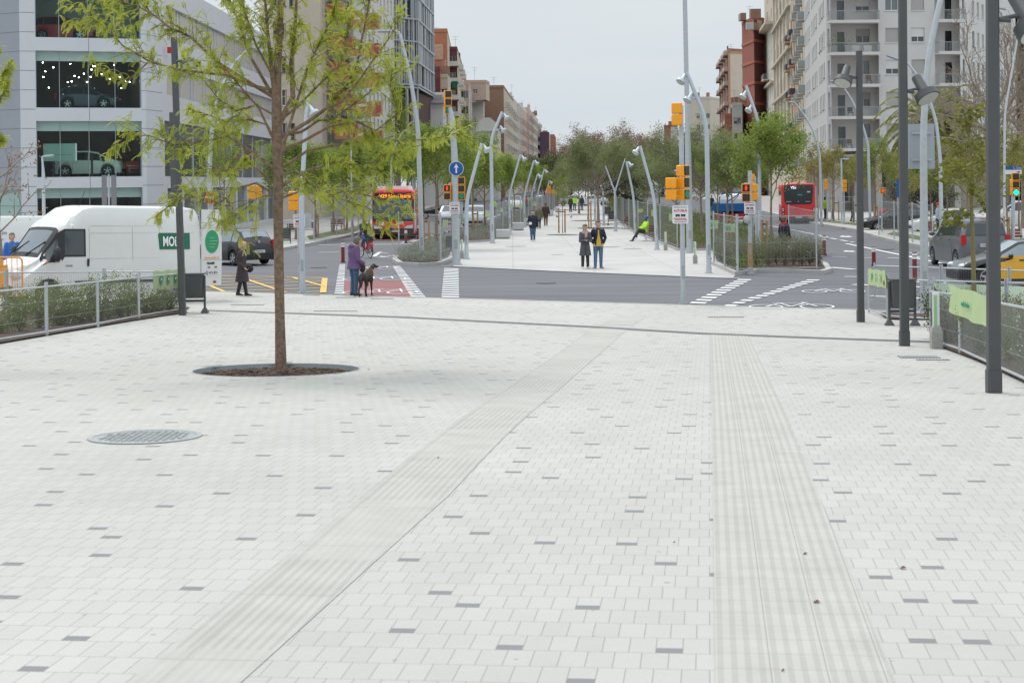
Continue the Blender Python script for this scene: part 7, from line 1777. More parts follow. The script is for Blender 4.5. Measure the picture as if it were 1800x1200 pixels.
# door glass with stepped black trim, both sides
for sg in(1,-1):
 def sp(x,z,o_=.008):return(x,sg*(V.yside(x,z)+o_),z)
 xd0,xd1=e-1.95,e-1.28;z0,z1=1.30*K,1.92*K
 def grid(x0,x1,za,zbf,m,nm,o_):
  rows=[]
  for i in range(9):
   x=x0+(x1-x0)*i/8;a=za(x);b_=max(a+.01,zbf(x));rows.append([sp(x,a+(b_-a)*f,o_) for f in(0,.25,.5,.75,1)])
  patch(WV,rows,m,nm)
 lo=lambda x:1.30*K if x<xd1-.05 else 1.30*K-.24*min(1,(x-xd1+.05)/.1)
 hi=lambda x:min(z1,V.zt(x)-.10)
 grid(xd0-.06,e-.74,lambda x:lo(x)-.05,lambda x:hi(x)+.05,trim,'window_trim',.006)
 grid(xd0,xd1-.03,lo,hi,carglass,'window',.012);grid(xd1+.02,e-.88,lambda x:lo(x)+.05,lambda x:hi(x)-.03,carglass,'window',.012)
 mb=MB();mb.ball((xd1+.22,sg*(V.hw(xd1)+.17),1.33*K),(.09,.12,.20),12,8);mb.box((xd1+.2,sg*(V.hw(xd1)+.03),1.2*K),(.08,.16,.05));mb.build('mirror',trim,WV,True)
 mb=MB();mb.ball((e-.83,sg*(V.hw(e-.83)+.005),1.12*K),(.035,.02,.03),8,6);mb.build('indicator',mat('orange_lens',(.8,.2,.02),.3),WV,True)
 mb=MB();mb.box((xd0-.12,sg*(V.hw(0)+.01),1.10*K),(.05,.03,.20));mb.build('door_handle',trim,WV)
 mb=MB();mb.box((-.15,sg*(V.hw(0)+.012),.62),(2.6,.03,.07));mb.build('side_strip',trim,WV)
 # pressed lines and door gaps
 mb=MB()
 for z,xa,xb in((2.05*K,-e+.15,e-2.15),(1.98*K*.94,-e+.2,xd0-.2),(1.20*K,-e+.2,xd0-.15),(.80*K,-e+.9,xd0)):
  mb.beam(sp(xa,z,.003),sp(xb,z,.003),.010,.006)
 for x,za,zb_ in((xd0-.17,.45,2.0*K),(e-.70,.55,1.05*K),(-e+.55,.6,2.02*K),(-.62,.5,2.0*K)):
  n_=8
  for i in range(n_):a,c_=za+(zb_-za)*i/n_,za+(zb_-za)*(i+1)/n_;mb.beam(sp(x,a,.003),sp(x,c_,.003),.008,.012)
 mb.build('panel_gap',mat('panel_gap_grey',(.42,.42,.41),.7),WV)
# sign on the side
sx0,sx1=-e+.36,-e+1.36;z0,z1=1.42*K,1.86*K;yb_=V.yside(-1,1.6)+.012
mb=MB();mb.extr([(x,V.yside(-1,z)+.004,z) for x,z in((sx0,z0),(sx1,z0),(sx1+.04,z1-.04),(sx1,z1),(sx0,z1))],(0,.008,0));s_=mb.build('green_sign',mat('moix_green',(.015,.13,.075),.4),WV)
M_=face_M(((sx0+sx1)/2+.10,V.yside(-1,1.65)+.028,(z0+z1)/2-.02),(0,1,.06));text('MOiX',.38,white_paint,s_,M_,ext=.004,bold=.010,sx=.64)
text('moix',.10,mat('moix_green',(0,0,0)),WV,face_M((e-1.5,V.hw(0)+.012,1.03*K),(0,1,0)),ext=.002)
# nose: headlights, grille, bumper, emblem
for sg in(1,-1):mb=MB();mb.ball((e-.12,sg*.70,.80*K),(.16,.20,.14),14,8);mb.build('headlight',headl,WV,True)
mb=MB();mb.box((e+.045,0,.84*K),(.03,.9,.16));mb.build('grille',trim,WV);mb=MB();mb.disc((e+.02,0,.98*K),.10,(1,0,.5),20,.02,ry=.05);mb.build('emblem',bluepaint,WV)
mb=MB();mb.box((e+.03,0,.42),(.14,1.6,.26));mb.build('front_bumper',mat('bumper_grey',(.10,.10,.11),.6),WV)
mb=MB();mb.tube([(e-2.2,.2,2.52*K),(e-2.4,.2,2.95*K)],.008,6);mb.build('antenna',black,WV)
# rear opening and the opened left rear door (swung out, facing the camera)
mb=MB();mb.box((-e-.045,0,1.45),(.02,1.55,1.9));mb.build('rear_opening',mat('van_interior',(.05,.05,.05),.8),WV)
DR=Matrix.Translation((-e-.03,.93,0))@Matrix.Rotation(R(196),4,'Z')     # local x along the door, +y towards its outside
dpr=[(0,.42),(.86,.42),(.88,1.2),(.86,1.75),(.80,2.35*K),(.70,2.50*K),(.0,2.50*K)]
mb=MB();mb.M=DR;mb.extr([(x,0,z) for x,z in dpr],(0,-.05,0));DO=mb.build('rear_door',vw,WV)
dn=(DR.to_3x3()@Vector((0,-1,0))).normalized()
def dp_(x,z,o_=.056):return DR@Vector((x,-o_,z))
print('door normal',dn)
mb=MB();mb.disc(dp_(.42,1.62*K),.30,dn,32,.006,ry=.33);g_=mb.build('green_disc',mat('disc_green',(.02,.30,.12),.4),DO)
for i,w0 in enumerate(('El seu','servei','sempre','amb tu')[1:]):pass
for i in range(4):mb=MB();mb.M=Matrix.Identity(4);mb.beam(dp_(.30,(1.72-.085*i)*K,.066),dp_(.30+(.2,.34,.26,.2)[i],(1.72-.085*i)*K,.066),.035,.006);mb.build('white_lettering',white_paint,g_)
text('www.moix.es',.12,mat('orange_text',(.80,.36,.16),.6),DO,face_M(dp_(.42,1.18*K,.055),dn),ext=.003)
text('TRANSIT',.09,trim,DO,face_M(dp_(.38,1.02*K,.055),dn),ext=.003,bold=.004)
mb=MB();p0=dp_(.20,.76*K,.06);p1=dp_(.72,.76*K,.06);mb.beam(p0,p1,.01,.115) if False else mb.extr([dp_(.18,.70*K),dp_(.72,.70*K),dp_(.72,.82*K),dp_(.18,.82*K)],dn*.01);pl=mb.build('number_plate',platem,DO)
text('9476 BPG',.10,black,pl,face_M(dp_(.47,.76*K,.068),dn),ext=.002);mb=MB();mb.extr([dp_(.185,.705*K,.067),dp_(.225,.705*K,.067),dp_(.225,.815*K,.067),dp_(.185,.815*K,.067)],dn*.003);mb.build('blue_strip',bluepaint,pl)
mb=MB();[mb.extr([dp_(x,.90*K),dp_(x+.1,.90*K),dp_(x+.1,.93*K),dp_(x,.93*K)],dn*.01) for x in(.25,.55)];mb.build('plate_lamp',trim,DO)
mb=MB();mb.extr([dp_(.5,.50),dp_(.62,.50),dp_(.62,.56),dp_(.5,.56)],dn*.01);mb.build('reflector',taill,DO)
mb=MB();mb.beam(dp_(.04,2.0*K,.054),dp_(.82,2.0*K,.054),.008,.012);mb.beam(dp_(.04,1.12*K,.054),dp_(.85,1.12*K,.054),.008,.012);mb.build('panel_gap',mat('panel_gap_grey',(0,0,0)),DO)
azv=R(180+45);bw=G(298,531);hd=Vector((math.cos(azv),math.sin(azv),0));lf=Vector((-hd.y,hd.x,0));wb=2*e-.93-1.02
ff=bw+hd*wb;ff.z=zg(ff.x,ff.y);pitch=math.atan2(ff.z-bw.z,wb);print('van pitch',math.degrees(pitch),ff)
Mv=Matrix.Rotation(azv,4,'Z')@Matrix.Rotation(-pitch,4,'Y');c0=bw-(Mv@Vector((-e+1.02,.97,0)));Mv.translation=c0;WV.matrix_world=Mv
# second white van behind at the left edge
WV2=thing('delivery_van','second white van at the far left edge behind the MOIX van','van');V2=Car(5.0,1.95,[(-2.5,1.7),(-2.4,1.95),(1.2,1.98),(1.9,1.25),(2.4,1.0),(2.5,.7)],[(-2.5,1.1),(1.9,1.05),(2.5,.6)],[1.6,-1.6],.33,.25,round_=.14)
V2.body(WV2,vw);wheels(WV2,V2,.2);V2.side_patch(WV2,.75,1.5,carglass);V2.top_patch(WV2,1.25,1.85,carglass,.88);text('TALLERS',.16,black,WV2,face_M((-.3,.99,1.15),(0,1,0)),ext=.003);text('serveis',.10,black,WV2,face_M((-.3,.99,.85),(0,1,0)),ext=.003)
b=GR(22,452);place(WV2,b.x-1.0,b.y+1.2,0,R(184))
# ---- buses ----
busred=mat('bus_red',(.72,.03,.028),.3,nv=.04,ns=2,clear=.4);buswhite=mat('bus_white',(.72,.72,.70),.4);led=mat('orange_led',(1,.2,.01),.4,emit=(1,.20,.02),es=1.6)
def bus(label,L=12,H=2.98):
 t=thing('city_bus',label,'bus');W=2.5;rg_=[]
 prof=lambda k,zt:[(-W/2*k,.32),(-W/2*k,zt-.35),(-W/2*.97*k,zt-.14),(-W/2*.86*k,zt-.02),(0,zt+.02),(W/2*.86*k,zt-.02),(W/2*.97*k,zt-.14),(W/2*k,zt-.35),(W/2*k,.32)]
 mb=MB();mb.loft([[(x,y,z) for y,z in prof(k,zt)] for x,k,zt in((-L/2,.97,H-.05),(-L/2+.08,1,H),(L/2-.25,1,H),(L/2-.06,.985,H-.03),(L/2,.94,H-.12))]);mb.build('body',busred,t,True)
 for sg in(1,-1):
  for i in range(6):mb=MB();mb.box((-L/2+1.4+i*1.75,sg*1.253,1.85),(1.62,.01,1.05));mb.build('window',carglass,t)
  for wx in(L/2-2.7,-L/2+3.2):mb=MB();mb.cyl((wx,sg*1.26-(.3 if sg>0 else 0),.48),.48,.3,24,axis='Y');w_=mb.build('wheel',rubber,t,True);mb=MB();mb.disc((wx,sg*1.27,.48),.27,(0,sg,0),20,.01);mb.build('rim',chrome,w_)
 return t
BL=bus('red city bus facing the camera with orange destination display V25 Nova Icaria')
X=6.0
mb=MB();mb.extr([(X+.012,y,z) for y,z in((-1.13,1.12),(1.13,1.12),(1.16,1.5),(1.12,2.38),(-1.12,2.38),(-1.16,1.5))],(.012,0,0));mb.build('windscreen',mat('bus_windscreen',(.10,.125,.13),.07,spec=1.0),BL)
mb=MB();mb.box((X+.012,0,1.14),(.03,2.34,.14));mb.box((X+.008,-1.17,1.75),(.03,.10,1.25));mb.box((X+.008,1.17,1.75),(.03,.10,1.25));mb.build('windscreen_frame',trim,BL)
mb=MB();mb.box((X+.012,0,2.56),(.03,2.2,.40));d_=mb.build('destination_display',black,BL);text('V25 Nova Icaria',.30,led,d_,face_M((X+.033,.12,2.57),(1,0,0)),ext=.004,bold=.006,sx=.95)
mb=MB();mb.box((X-.03,0,2.81),(.12,2.2,.07));mb.build('red_header',busred,BL)
mb=MB();mb.loft([[(x,y*k,z) for y,z in((-1.05,2.95),(-.95,3.16),(.95,3.16),(1.05,2.95))] for x,k in((X-.5,.9),(X-1.0,1.0),(X-6,1.0))]);mb.build('roof_unit',buswhite,BL)
mb=MB();mb.box((X+.012,0,.50),(.05,2.4,.30));mb.build('bumper',trim,BL)
for sg in(1,-1):mb=MB();mb.extr([(X+.012,sg*y,z) for y,z in((1.16,.64),(.62,.66),(.78,.80),(1.15,.86))],(.02,0,0));mb.build('headlight',headl,BL)
plate(BL,X+.045,.50,'2019 DMK',True,.5,0.12)
text('2474',.22,white_paint,BL,face_M((X+.015,.38,.98),(1,0,0)),ext=.006,bold=.008)
mb=MB();mb.disc((X+.012,-.72,.95),.17,(1,0,0),24,.01,ry=.11);o_=mb.build('oval_badge',white_paint,BL);text('TMB',.09,redpaint,o_,face_M((X+.026,-.72,.95),(1,0,0)),ext=.002)
mb=MB();n=24;mb.loft([[(X+.012+a,q*math.cos(2*math.pi*k/n),.78+q*math.sin(2*math.pi*k/n)) for k in range(n)] for a,q in((0,.13),(.02,.13),(.02,.11),(0,.11))],True,False)
for a in(90,210,330):mb.beam((X+.025,0,.78),(X+.025,.12*math.cos(R(a)),.78+.12*math.sin(R(a))),.022)
mb.build('star_emblem',chrome,BL)
mb=MB();mb.box((X+.02,-1.0,.88),(.01,.18,.09));mb.build('blue_sticker',bluepaint,BL)
mb=MB();mb.tube([(X+.05,-.1+.22*math.cos(a),1.22+.22*math.sin(a)) for a in[math.pi*k/8 for k in range(9)]],.012,6) if False else mb.box((X+.03,-.55,1.28),(.01,.5,.03));mb.build('wiper',trim,BL)
b=GR(690,421);place(BL,b.x+.05-.2,b.y+6.0,0,R(-88))
# side of the left bus: white advert area
mb=MB();mb.box((5.1,1.256,1.6),(1.0,.01,2.4));mb.box((3.4,1.256,1.0),(2.0,.012,1.0));mb.build('white_side_panel',buswhite,BL)
BR=bus('red city bus seen from behind on the right road with a black rear window')
X=-6.0
mb=MB();mb.extr([(X-.005,y,z) for y,z in((-1.0,1.55),(-.85,1.42),(.85,1.42),(1.0,1.55),(1.08,2.4),(1.05,2.86),(-1.05,2.86),(-1.08,2.4))],(-.02,0,0));rw_=mb.build('rear_window',mat('black_rear_glass',(.012,.014,.018),.1,spec=.8),BR)
text('V25',.26,mat('white_led',(.8,.8,.95),.4,emit=(.8,.8,1),es=.7),rw_,face_M((X-.03,.35,2.66),(-1,0,0)),ext=.005,bold=.008)
text('3809',.13,white_paint,rw_,face_M((X-.03,-.75,2.33),(-1,0,0)),ext=.004,bold=.003);mb=MB();mb.box((X-.03,-.1,2.12),(.008,.36,.08));mb.build('green_label',mat('green_label',(.02,.35,.2),.5),rw_)
mb=MB();mb.box((X-.03,.72,1.62),(.006,.4,.05));mb.box((X-.03,-.68,1.62),(.006,.36,.04));mb.disc((X-.03,.0,1.63),.04,(-1,0,0),12,.004);mb.build('maker_lettering',chrome,rw_)
for sg in(1,-1):
 mb=MB();mb.box((X-.01,sg*1.13,.92),(.05,.19,.62));tl_=mb.build('tail_light',mat('dark_red_lens',(.22,.01,.015),.3),BR);mb=MB();[mb.disc((X-.035,sg*1.13,z),.055,(-1,0,0),14,.01) for z in(1.1,.97,.72)];mb.build('lamp',headl,tl_)
 mb=MB();mb.box((X-.02,sg*.92,.44),(.03,.58,.19));r_=mb.build('reflector',mat('bright_red',(.75,.05,.02),.4),BR);mb=MB();mb.box((X-.038,sg*.92,.44),(.008,.48,.10));mb.build('reflector_centre',mat('yellow_hatched',(.55,.40,.04),.5),r_)
mb=MB();mb.box((X-.01,0,.36),(.06,2.3,.26));mb.build('bumper',trim,BR);plate(BR,X-.045,.46,'',False,.52,0)
mb=MB();[mb.cyl((-4.2,y,.42),.42,.25,20,axis='Y') for y in(-1.15,-.85,.6,.9)];mb.build('rear_wheel',rubber,BR,True)
mb=MB();mb.box((X+1.0,0,3.02),(1.4,.9,.12));mb.build('roof_unit',buswhite,BR)
b=GR(1400,393);place(BR,b.x+.15+.9,b.y+6.1,0,R(81.8))
# blue truck
BT=thing('flatbed_truck','blue flatbed truck with a white load seen behind the right bed bushes','truck');blu=mat('truck_blue',(.015,.13,.36),.4)
mb=MB();mb.box((0,0,1.12),(5.5,2.4,.12));mb.build('flatbed',blu,BT);mb=MB();mb.box((2.9,0,1.6),(.12,2.4,.9));mb.box((-2.7,0,1.4),(.1,2.4,.45));mb.build('headboard',blu,BT)
for sg in(1,-1):mb=MB();mb.box((0,sg*1.18,1.33),(5.3,.06,.32));mb.build('side_board',blu,BT)
mb=MB();mb.loft([[(x,y*k,z) for y,z in((-1.1,.55),(1.1,.55),(1.1,1.6),(1.0,2.4),(-1.0,2.4),(-1.1,1.6))] for x,k in((3.1,1),(4.6,1),(4.9,.93))]);mb.build('cab',blu,BT)
for sg in(1,-1):
 for wx in(3.9,-1.7):mb=MB();mb.cyl((wx,sg*1.05-.15,.45),.45,.3,20,axis='Y');w_=mb.build('wheel',rubber,BT,True);mb=MB();mb.disc((wx,sg*1.21,.45),.22,(0,sg,0),16,.01);mb.build('rim',chrome,w_)
mb=MB();mb.box((-2.85,0,.8),(.12,2.3,.18));mb.box((-2.8,0,.55),(.1,2.2,.1));mb.build('underrun_bar',redpaint,BT);mb=MB();mb.box((0,0,.8),(5.2,.9,.3));mb.build('chassis',trim,BT)
b=GR(1290,398);place(BT,b.x+.3,b.y+3.0,0,R(78))
mb=MB();mb.M=Matrix.Translation((b.x+.5,b.y+3.2,1.19))@Matrix.Rotation(R(78),4,'Z');mb.loft([[(x*k,y*k,z) for x,y in((-1.4,-.95),(1.4,-.95),(1.4,.95),(-1.4,.95))] for z,k in((0,1),(.7,1.0),(1.0,.9),(1.1,.6))]);o=mb.build('wrapped_load',mat('white_wrap',(.62,.62,.61),.6,nv=.15,ns=3));props(o,'white wrapped load standing on the blue flatbed truck','load')
# parked motorcycle far left
MC=thing('motorcycle','dark motorcycle parked on the left pavement right of the red bus','motorcycle');mb=MB()
for x in(-.65,.65):
 mb=MB();n=20;mb.loft([[(x+q*math.cos(2*math.pi*k/n),y,.3+q*math.sin(2*math.pi*k/n)) for k in range(n)] for y,q in((-.05,.3),(.05,.3),(.05,.2),(-.05,.2),(-.05,.3))],True,False);mb.build('wheel',rubber,MC,True)
mb=MB();mb.loft([[(x,y*w_,z+h_*zz) for y,zz in((-.5,0),(.5,0),(.5,1),(-.5,1))] for x,w_,z,h_ in((-.85,.1,.65,.1),(-.3,.3,.5,.3),(.2,.34,.45,.45),(.55,.2,.7,.3),(.7,.3,.85,.1))]);mb.build('body',black,MC,True);mb=MB();mb.tube([(.55,-.32,1.0),(.5,0,.98),(.55,.32,1.0)],.02,8);mb.tube([(.5,0,.98),(.65,0,.3)],.03,8);mb.build('handlebar',chrome,MC,True)
b=GR(760,388);place(MC,b.x,b.y,.13,R(30));MC2=copy_tree(MC,(b.x+2.2,b.y+3,.13),R(20),'dark motorcycle parked just behind the first one on the left pavement')
# ---------------- people ----------------
skin=mat('skin',(.50,.31,.23),.6);skin_d=mat('skin_dark',(.16,.09,.06),.6)
def remesh(mb,name,m,parent,vox=.014,smooth=6,sf=.5):
 me=mb.mesh(name,m,True);b=bmesh.new();b.from_mesh(me);bmesh.ops.recalc_face_normals(b,faces=b.faces);b.to_mesh(me);b.free()
 o=bpy.data.objects.new(name,me);link(o);r=o.modifiers.new('r','REMESH');r.mode='VOXEL';r.voxel_size=vox;r.use_smooth_shade=True;s=o.modifiers.new('s','SMOOTH');s.iterations=smooth;s.factor=sf
 dg=bpy.context.evaluated_depsgraph_get();nm=bpy.data.meshes.new_from_object(o.evaluated_get(dg));bpy.data.objects.remove(o);nm.name=name;nm.materials.clear();nm.materials.append(m)
 nm.polygons.foreach_set('use_smooth',[True]*len(nm.polygons));o=bpy.data.objects.new(name,nm);link(o);o.parent=parent;return o
def V3(*a):return Vector(a)
def tor(mb,secs,n=16):
 """secs: (centre, half width, half depth[, twist])"""
 mb.loft([[c+Vector((math.cos(2*math.pi*k/n)*w_,math.sin(2*math.pi*k/n)*d,0)) for k in range(n)] for c,w_,d in secs])
def limbt(mb,pts,rr,n=10):
 mb.tube(pts,rr,n)
 for p,r in zip(pts,rr):mb.ball(p,r*.99 if not hasattr(r,'__len__') else r[0],10,7)
def hand(mb,w_,d,s=1.0,side=1,curl=.6):
 """palm and five separate fingers growing out of the wrist w_ along d"""
 d=Vector(d).normalized();ax=d.cross(Vector((0,1,0)));
 if ax.length<.1:ax=d.cross(Vector((1,0,0)))
 ax.normalize();nn=ax.cross(d).normalized();c=w_+d*.045*s
 mb.loft([[w_+d*t*s+ax*(a*q*s)+nn*(b_*.013*s) for a,b_ in((-1,-.6),(-.5,-1),(.5,-1),(1,-.6),(1,.6),(.5,1),(-.5,1),(-1,.6))] for t,q in((-.01,.024),(.03,.036),(.085,.038),(.095,.034))])
 for i,(o_,L) in enumerate(((-.03,.062),(-.010,.074),(.010,.070),(.030,.055))):
  p=w_+d*.09*s+ax*(o_*s);dd=d.copy();pts=[p-dd*.01]
  for k in range(3):dd=(dd+nn*curl*.45*side).normalized();p=p+dd*L/3*s*1.1;pts.append(p)
  mb.tube(pts,[.009*s,.0085*s,.008*s,.006*s],6)
 p=w_+d*.03*s-ax*(.032*s);mb.tube([p,p+(-ax*.6+d*.8+nn*.2*side)*.035*s,p+(-ax*.5+d*1.5+nn*.5*side)*.045*s],[.011*s,.010*s,.007*s],6)
def person(label,loc,rz,H=1.72,coat=None,trousers=None,shoes=None,hair=None,hairlen=0,coat_len=.52,arms=None,legs=None,lean=0,head=(0,0),skinm=None,coat_w=1.0,hem=None,vox=.014,scarf=None,inner=None,cap=None,hood=False,extra=None,pelvis=None,feet=None,group=None,name='person',slim=1.0,band=None,glasses=False):
 """figure faces +x? no: faces -y in its own frame (towards -Y), x = its left. arms = [(elbow, hand) L, R] legs=[(knee, ankle) L,R] in units of H; z up"""
 t=thing(name,label,'person',loc,rz,group);k=H;sk=skinm or skin
 P_=Vector(pelvis or(0,0,.525))*k;lv=Vector((0,-math.sin(lean),math.cos(lean)))
 def sp(h,y=0):return P_+lv*(h*k)+Vector((0,y*k,0))
 ch=sp(.20);nk=sp(.305);hc=nk+lv*(.105*k)+Vector((head[0]*.03,-.012-head[1]*.06,-head[1]*.03))*k
 sw=.105*k*slim;sh=[nk+Vector((s_*sw,.0,-.028*k)) for s_ in(1,-1)]
 hp_=[P_+Vector((s_*.052*k,0,-.01*k)) for s_ in(1,-1)]
 arms=arms or[((.15,-.0,.62),(.155,-.05,.47)),((-.15,0,.62),(-.155,-.05,.47))];legs=legs or[((.055,-.005,.285),(.06,.01,.045)),((-.055,-.005,.285),(-.06,.01,.045))]
 A=[(sh[i],Vector(a)*k,Vector(b_)*k) for i,(a,b_) in enumerate(arms)];Lg=[(hp_[i],Vector(a)*k,Vector(b_)*k) for i,(a,b_) in enumerate(legs)]
 feet=feet or[(.12,-1),(-.12,-1)]
 # --- body: one continuous surface
 mb=MB();tor(mb,[(P_+Vector((0,0,-.03*k)),.088*k,.058*k),(P_,.092*k,.062*k),(sp(.09),.075*k,.052*k),(ch,.090*k,.062*k),(sp(.265),.088*k,.050*k),(sp(.29),.05*k,.04*k)])
 mb.tube([sp(.27),nk,hc-lv*.03*k],[.036*k,.031*k,.031*k],10)
 hr=.0655*k
 mb.ball(hc+Vector((0,0,.012*k)),(hr*.86,hr,hr*1.02),16,12);mb.ball(hc+Vector((0,-.022*k,-.030*k)),(hr*.60,hr*.58,hr*.70),12,9)
 fd=Vector((head[0],-1,-head[1]*.5)).normalized();side=fd.cross(Vector((0,0,1))).normalized()
 mb.loft([[hc+fd*a*k+side*(b_*w_*k)+Vector((0,0,z*k)) for b_ in(-1,0,1)] for a,w_,z in((.058,.004,.012),(.074,.009,-.012),(.060,.008,-.017))],True,True)
 for s_ in(1,-1):mb.ball(hc+side*s_*hr*.88+Vector((0,0,0)),(.006*k,.012*k,.018*k),8,6)
 for i,(a,e_,w_) in enumerate(A):limbt(mb,[a,e_,w_],[.028*k,.022*k,.016*k]);hand(mb,w_,(w_-e_),k/1.72,1 if i==0 else-1)
 for(a,kn,an) in Lg:limbt(mb,[a,a.lerp(kn,.4),kn,kn.lerp(an,.4),an],[.052*k,.047*k,.031*k,.032*k,.020*k])
 for i,(a,kn,an) in enumerate(Lg):
  fdv=Vector((feet[i][0],feet[i][1],0)).normalized();mb.tube([an,an+fdv*.06*k+Vector((0,0,-.028*k))],[.02*k,.016*k],8)
 B_=remesh(mb,'body',sk,t,min(vox,.012))
 # face marks
 mb=MB()
 for s_ in(1,-1):mb.ball(hc+fd*hr*.93+side*(s_*.020*k)+Vector((0,0,.012*k)),(.007*k,.004*k,.004*k),8,6)
 mb.build('eyes',mat('eye_dark',(.04,.03,.025),.3),B_,True);mb=MB();mb.ball(hc+fd*hr*.92+Vector((0,0,-.036*k)),(.014*k,.006*k,.0035*k),8,6);mb.build('mouth',mat('lips',(.36,.14,.12),.5),B_,True)
 if glasses:mb=MB();[mb.ball(hc+fd*hr*.97+side*(s_*.020*k)+Vector((0,0,.012*k)),(.015*k,.006*k,.010*k),10,6) for s_ in(1,-1)];mb.beam(hc+fd*hr*1.0+side*.03*k+Vector((0,0,.014*k)),hc+side*hr*.9+Vector((0,0,.012*k)),.006);mb.beam(hc+fd*hr*1.0-side*.03*k+Vector((0,0,.014*k)),hc-side*hr*.9+Vector((0,0,.012*k)),.006);mb.build('sunglasses',black,t,True)
 # hair
 if hair:
  mb=MB();mb.ball(hc-fd*.014*k+Vector((0,0,.024*k)),(hr*.95,hr*1.02,hr*1.0),14,10);mb.ball(hc-fd*.035*k+Vector((0,0,-.012*k)),(hr*.86,hr*.72,hr*.95),12,8)
  mb.ball(hc+fd*.035*k+Vector((0,0,.055*k)),(hr*.7,hr*.5,hr*.33),10,7)
  if hairlen:mb.ball(hc-fd*.03*k+Vector((0,0,-hairlen*.5*k)),(hr*.95,hr*.6,hairlen*k),12,8)
  h_=remesh(mb,'hair',hair,t,vox,3)
 if cap:
  mb=MB();mb.ball(hc+Vector((0,0,.030*k)),(hr*1.02,hr*1.1,hr*.95),14,10);mb.ball(hc+fd*.065*k+Vector((0,0,.035*k)),(hr*.75,hr*.6,.006*k),12,6);remesh(mb,'cap',cap,t,vox,3)
 # trousers
 mb=MB();tor(mb,[(P_+Vector((0,0,-.07*k)),.090*k,.066*k),(P_,.101*k,.072*k),(sp(.05),.092*k,.066*k)])
 for(a,kn,an) in Lg:limbt(mb,[a,a.lerp(kn,.45),kn,kn.lerp(an,.5),an+Vector((0,0,.002*k))],[.062*k*slim,.056*k*slim,.043*k,.038*k,.034*k])
 T_=remesh(mb,'trousers',trousers or black,t,vox)
 for i,(a,kn,an) in enumerate(Lg):
  fdv=Vector((feet[i][0],feet[i][1],0)).normalized();sd2=Vector((-fdv.y,fdv.x,0));g0=Vector((an.x,an.y,an.z-.042*k));mb=MB()
  mb.loft([[g0+fdv*q*k+sd2*(w_*c*k)+Vector((0,0,z*k)) for c,z in((-1,0),(-1,hh*.5),(-.5,hh),(.5,hh),(1,hh*.5),(1,0))] for q,w_,hh in((-.038,.012,.03),(-.03,.020,.06),(.0,.022,.066),(.03,.023,.045),(.07,.027,.032),(.10,.023,.022),(.115,.010,.012))]);mb.build('shoe',shoes or black,t,True)
 # coat
 if coat:
  mb=MB();cw=coat_w;hemc=P_+Vector((0,0,-(coat_len-.5)*k*1.0-.03*k));hw_,hd_=hem or(.118,.085)
  tor(mb,[(hemc,hw_*k*cw,hd_*k*cw),(P_+Vector((0,0,0)),.112*k*cw,.082*k*cw),(sp(.09),.100*k*cw,.072*k*cw),(ch,.108*k*cw,.078*k*cw),(sp(.255),.102*k*cw,.066*k*cw),(sp(.292),.066*k,.052*k),(sp(.318),.045*k,.044*k)])
  for(a,e_,w_) in A:limbt(mb,[a+Vector((0,0,-.005*k)),a.lerp(e_,.5),e_,e_.lerp(w_,.5),w_-(w_-e_).normalized()*.012*k],[.043*k*cw,.040*k*cw,.036*k*cw,.032*k*cw,.027*k*cw])
  if hood:mb.ball(nk+Vector((0,.045,.0))*k,(.065*k,.045*k,.04*k),12,8)
  C_=remesh(mb,'coat',coat,t,vox,4)
 if band:
  for z_ in band[1]:
   mb=MB();tor(mb,[(P_+lv*(z_-.012)*k,.112*k*coat_w,.084*k*coat_w),(P_+lv*(z_+.012)*k,.112*k*coat_w,.084*k*coat_w)]);mb.build('reflective_band',band[0],t,True)
 if inner:       # open jacket: shirt front shows
  mb=MB();f0=-.086*k*coat_w
  mb.extr([V3(x*k,f0-.002*k,0)+P_+lv*(z*k) for x,z in((-.052,-.055),(.060,-.060),(.045,.06),(.018,.19),(.012,.29),(-.012,.29),(-.015,.19),(-.040,.06))],(0,-.012*k,0));mb.build('shirt',inner,t)
 if scarf:
  mb=MB();n=14
  for zz,rr in((.0,.052),(.022,.056),(-.02,.058)):mb.tube([nk+Vector((math.cos(2*math.pi*i/n)*rr*k,math.sin(2*math.pi*i/n)*rr*.9*k-.008*k,zz*k)) for i in range(n+1)],.02*k,8)
  mb.tube([nk+Vector((.01,-.06,-.01))*k,nk+Vector((.012,-.085,-.07))*k,nk+Vector((.0,-.088,-.15))*k],[.028*k,.033*k,.026*k],8);remesh(mb,'scarf',scarf,t,.012,3)
 return t,dict(P=P_,nk=nk,hc=hc,A=A,L=Lg,k=k,sp=sp)
jean=mat('jeans_blue',(.055,.11,.19),.85,nv=.15,ns=12);jean_l=mat('jeans_mid_blue',(.085,.16,.24),.85,nv=.18,ns=12);navy=mat('navy_jacket',(.012,.015,.03),.7,nv=.1,ns=8);dkgrey=mat('charcoal_cloth',(.045,.045,.05),.85,nv=.12,ns=8);tweed=mat('grey_tweed',(.085,.088,.10),.9,nv=.35,ns=60);pink=mat('pink_scarf',(.50,.32,.30),.9,nv=.1,ns=20)
purple=mat('purple_jacket',(.125,.072,.17),.8,nv=.12,ns=7);brownc=mat('dark_brown_coat',(.045,.032,.034),.75,nv=.15,ns=9);blonde=mat('blond_hair',(.50,.38,.22),.7,nv=.2,ns=30);greyh=mat('grey_brown_hair',(.13,.11,.095),.7,nv=.3,ns=30);brownh=mat('brown_hair',(.10,.055,.03),.6,nv=.2,ns=30);blackh=mat('black_hair',(.015,.013,.012),.5)
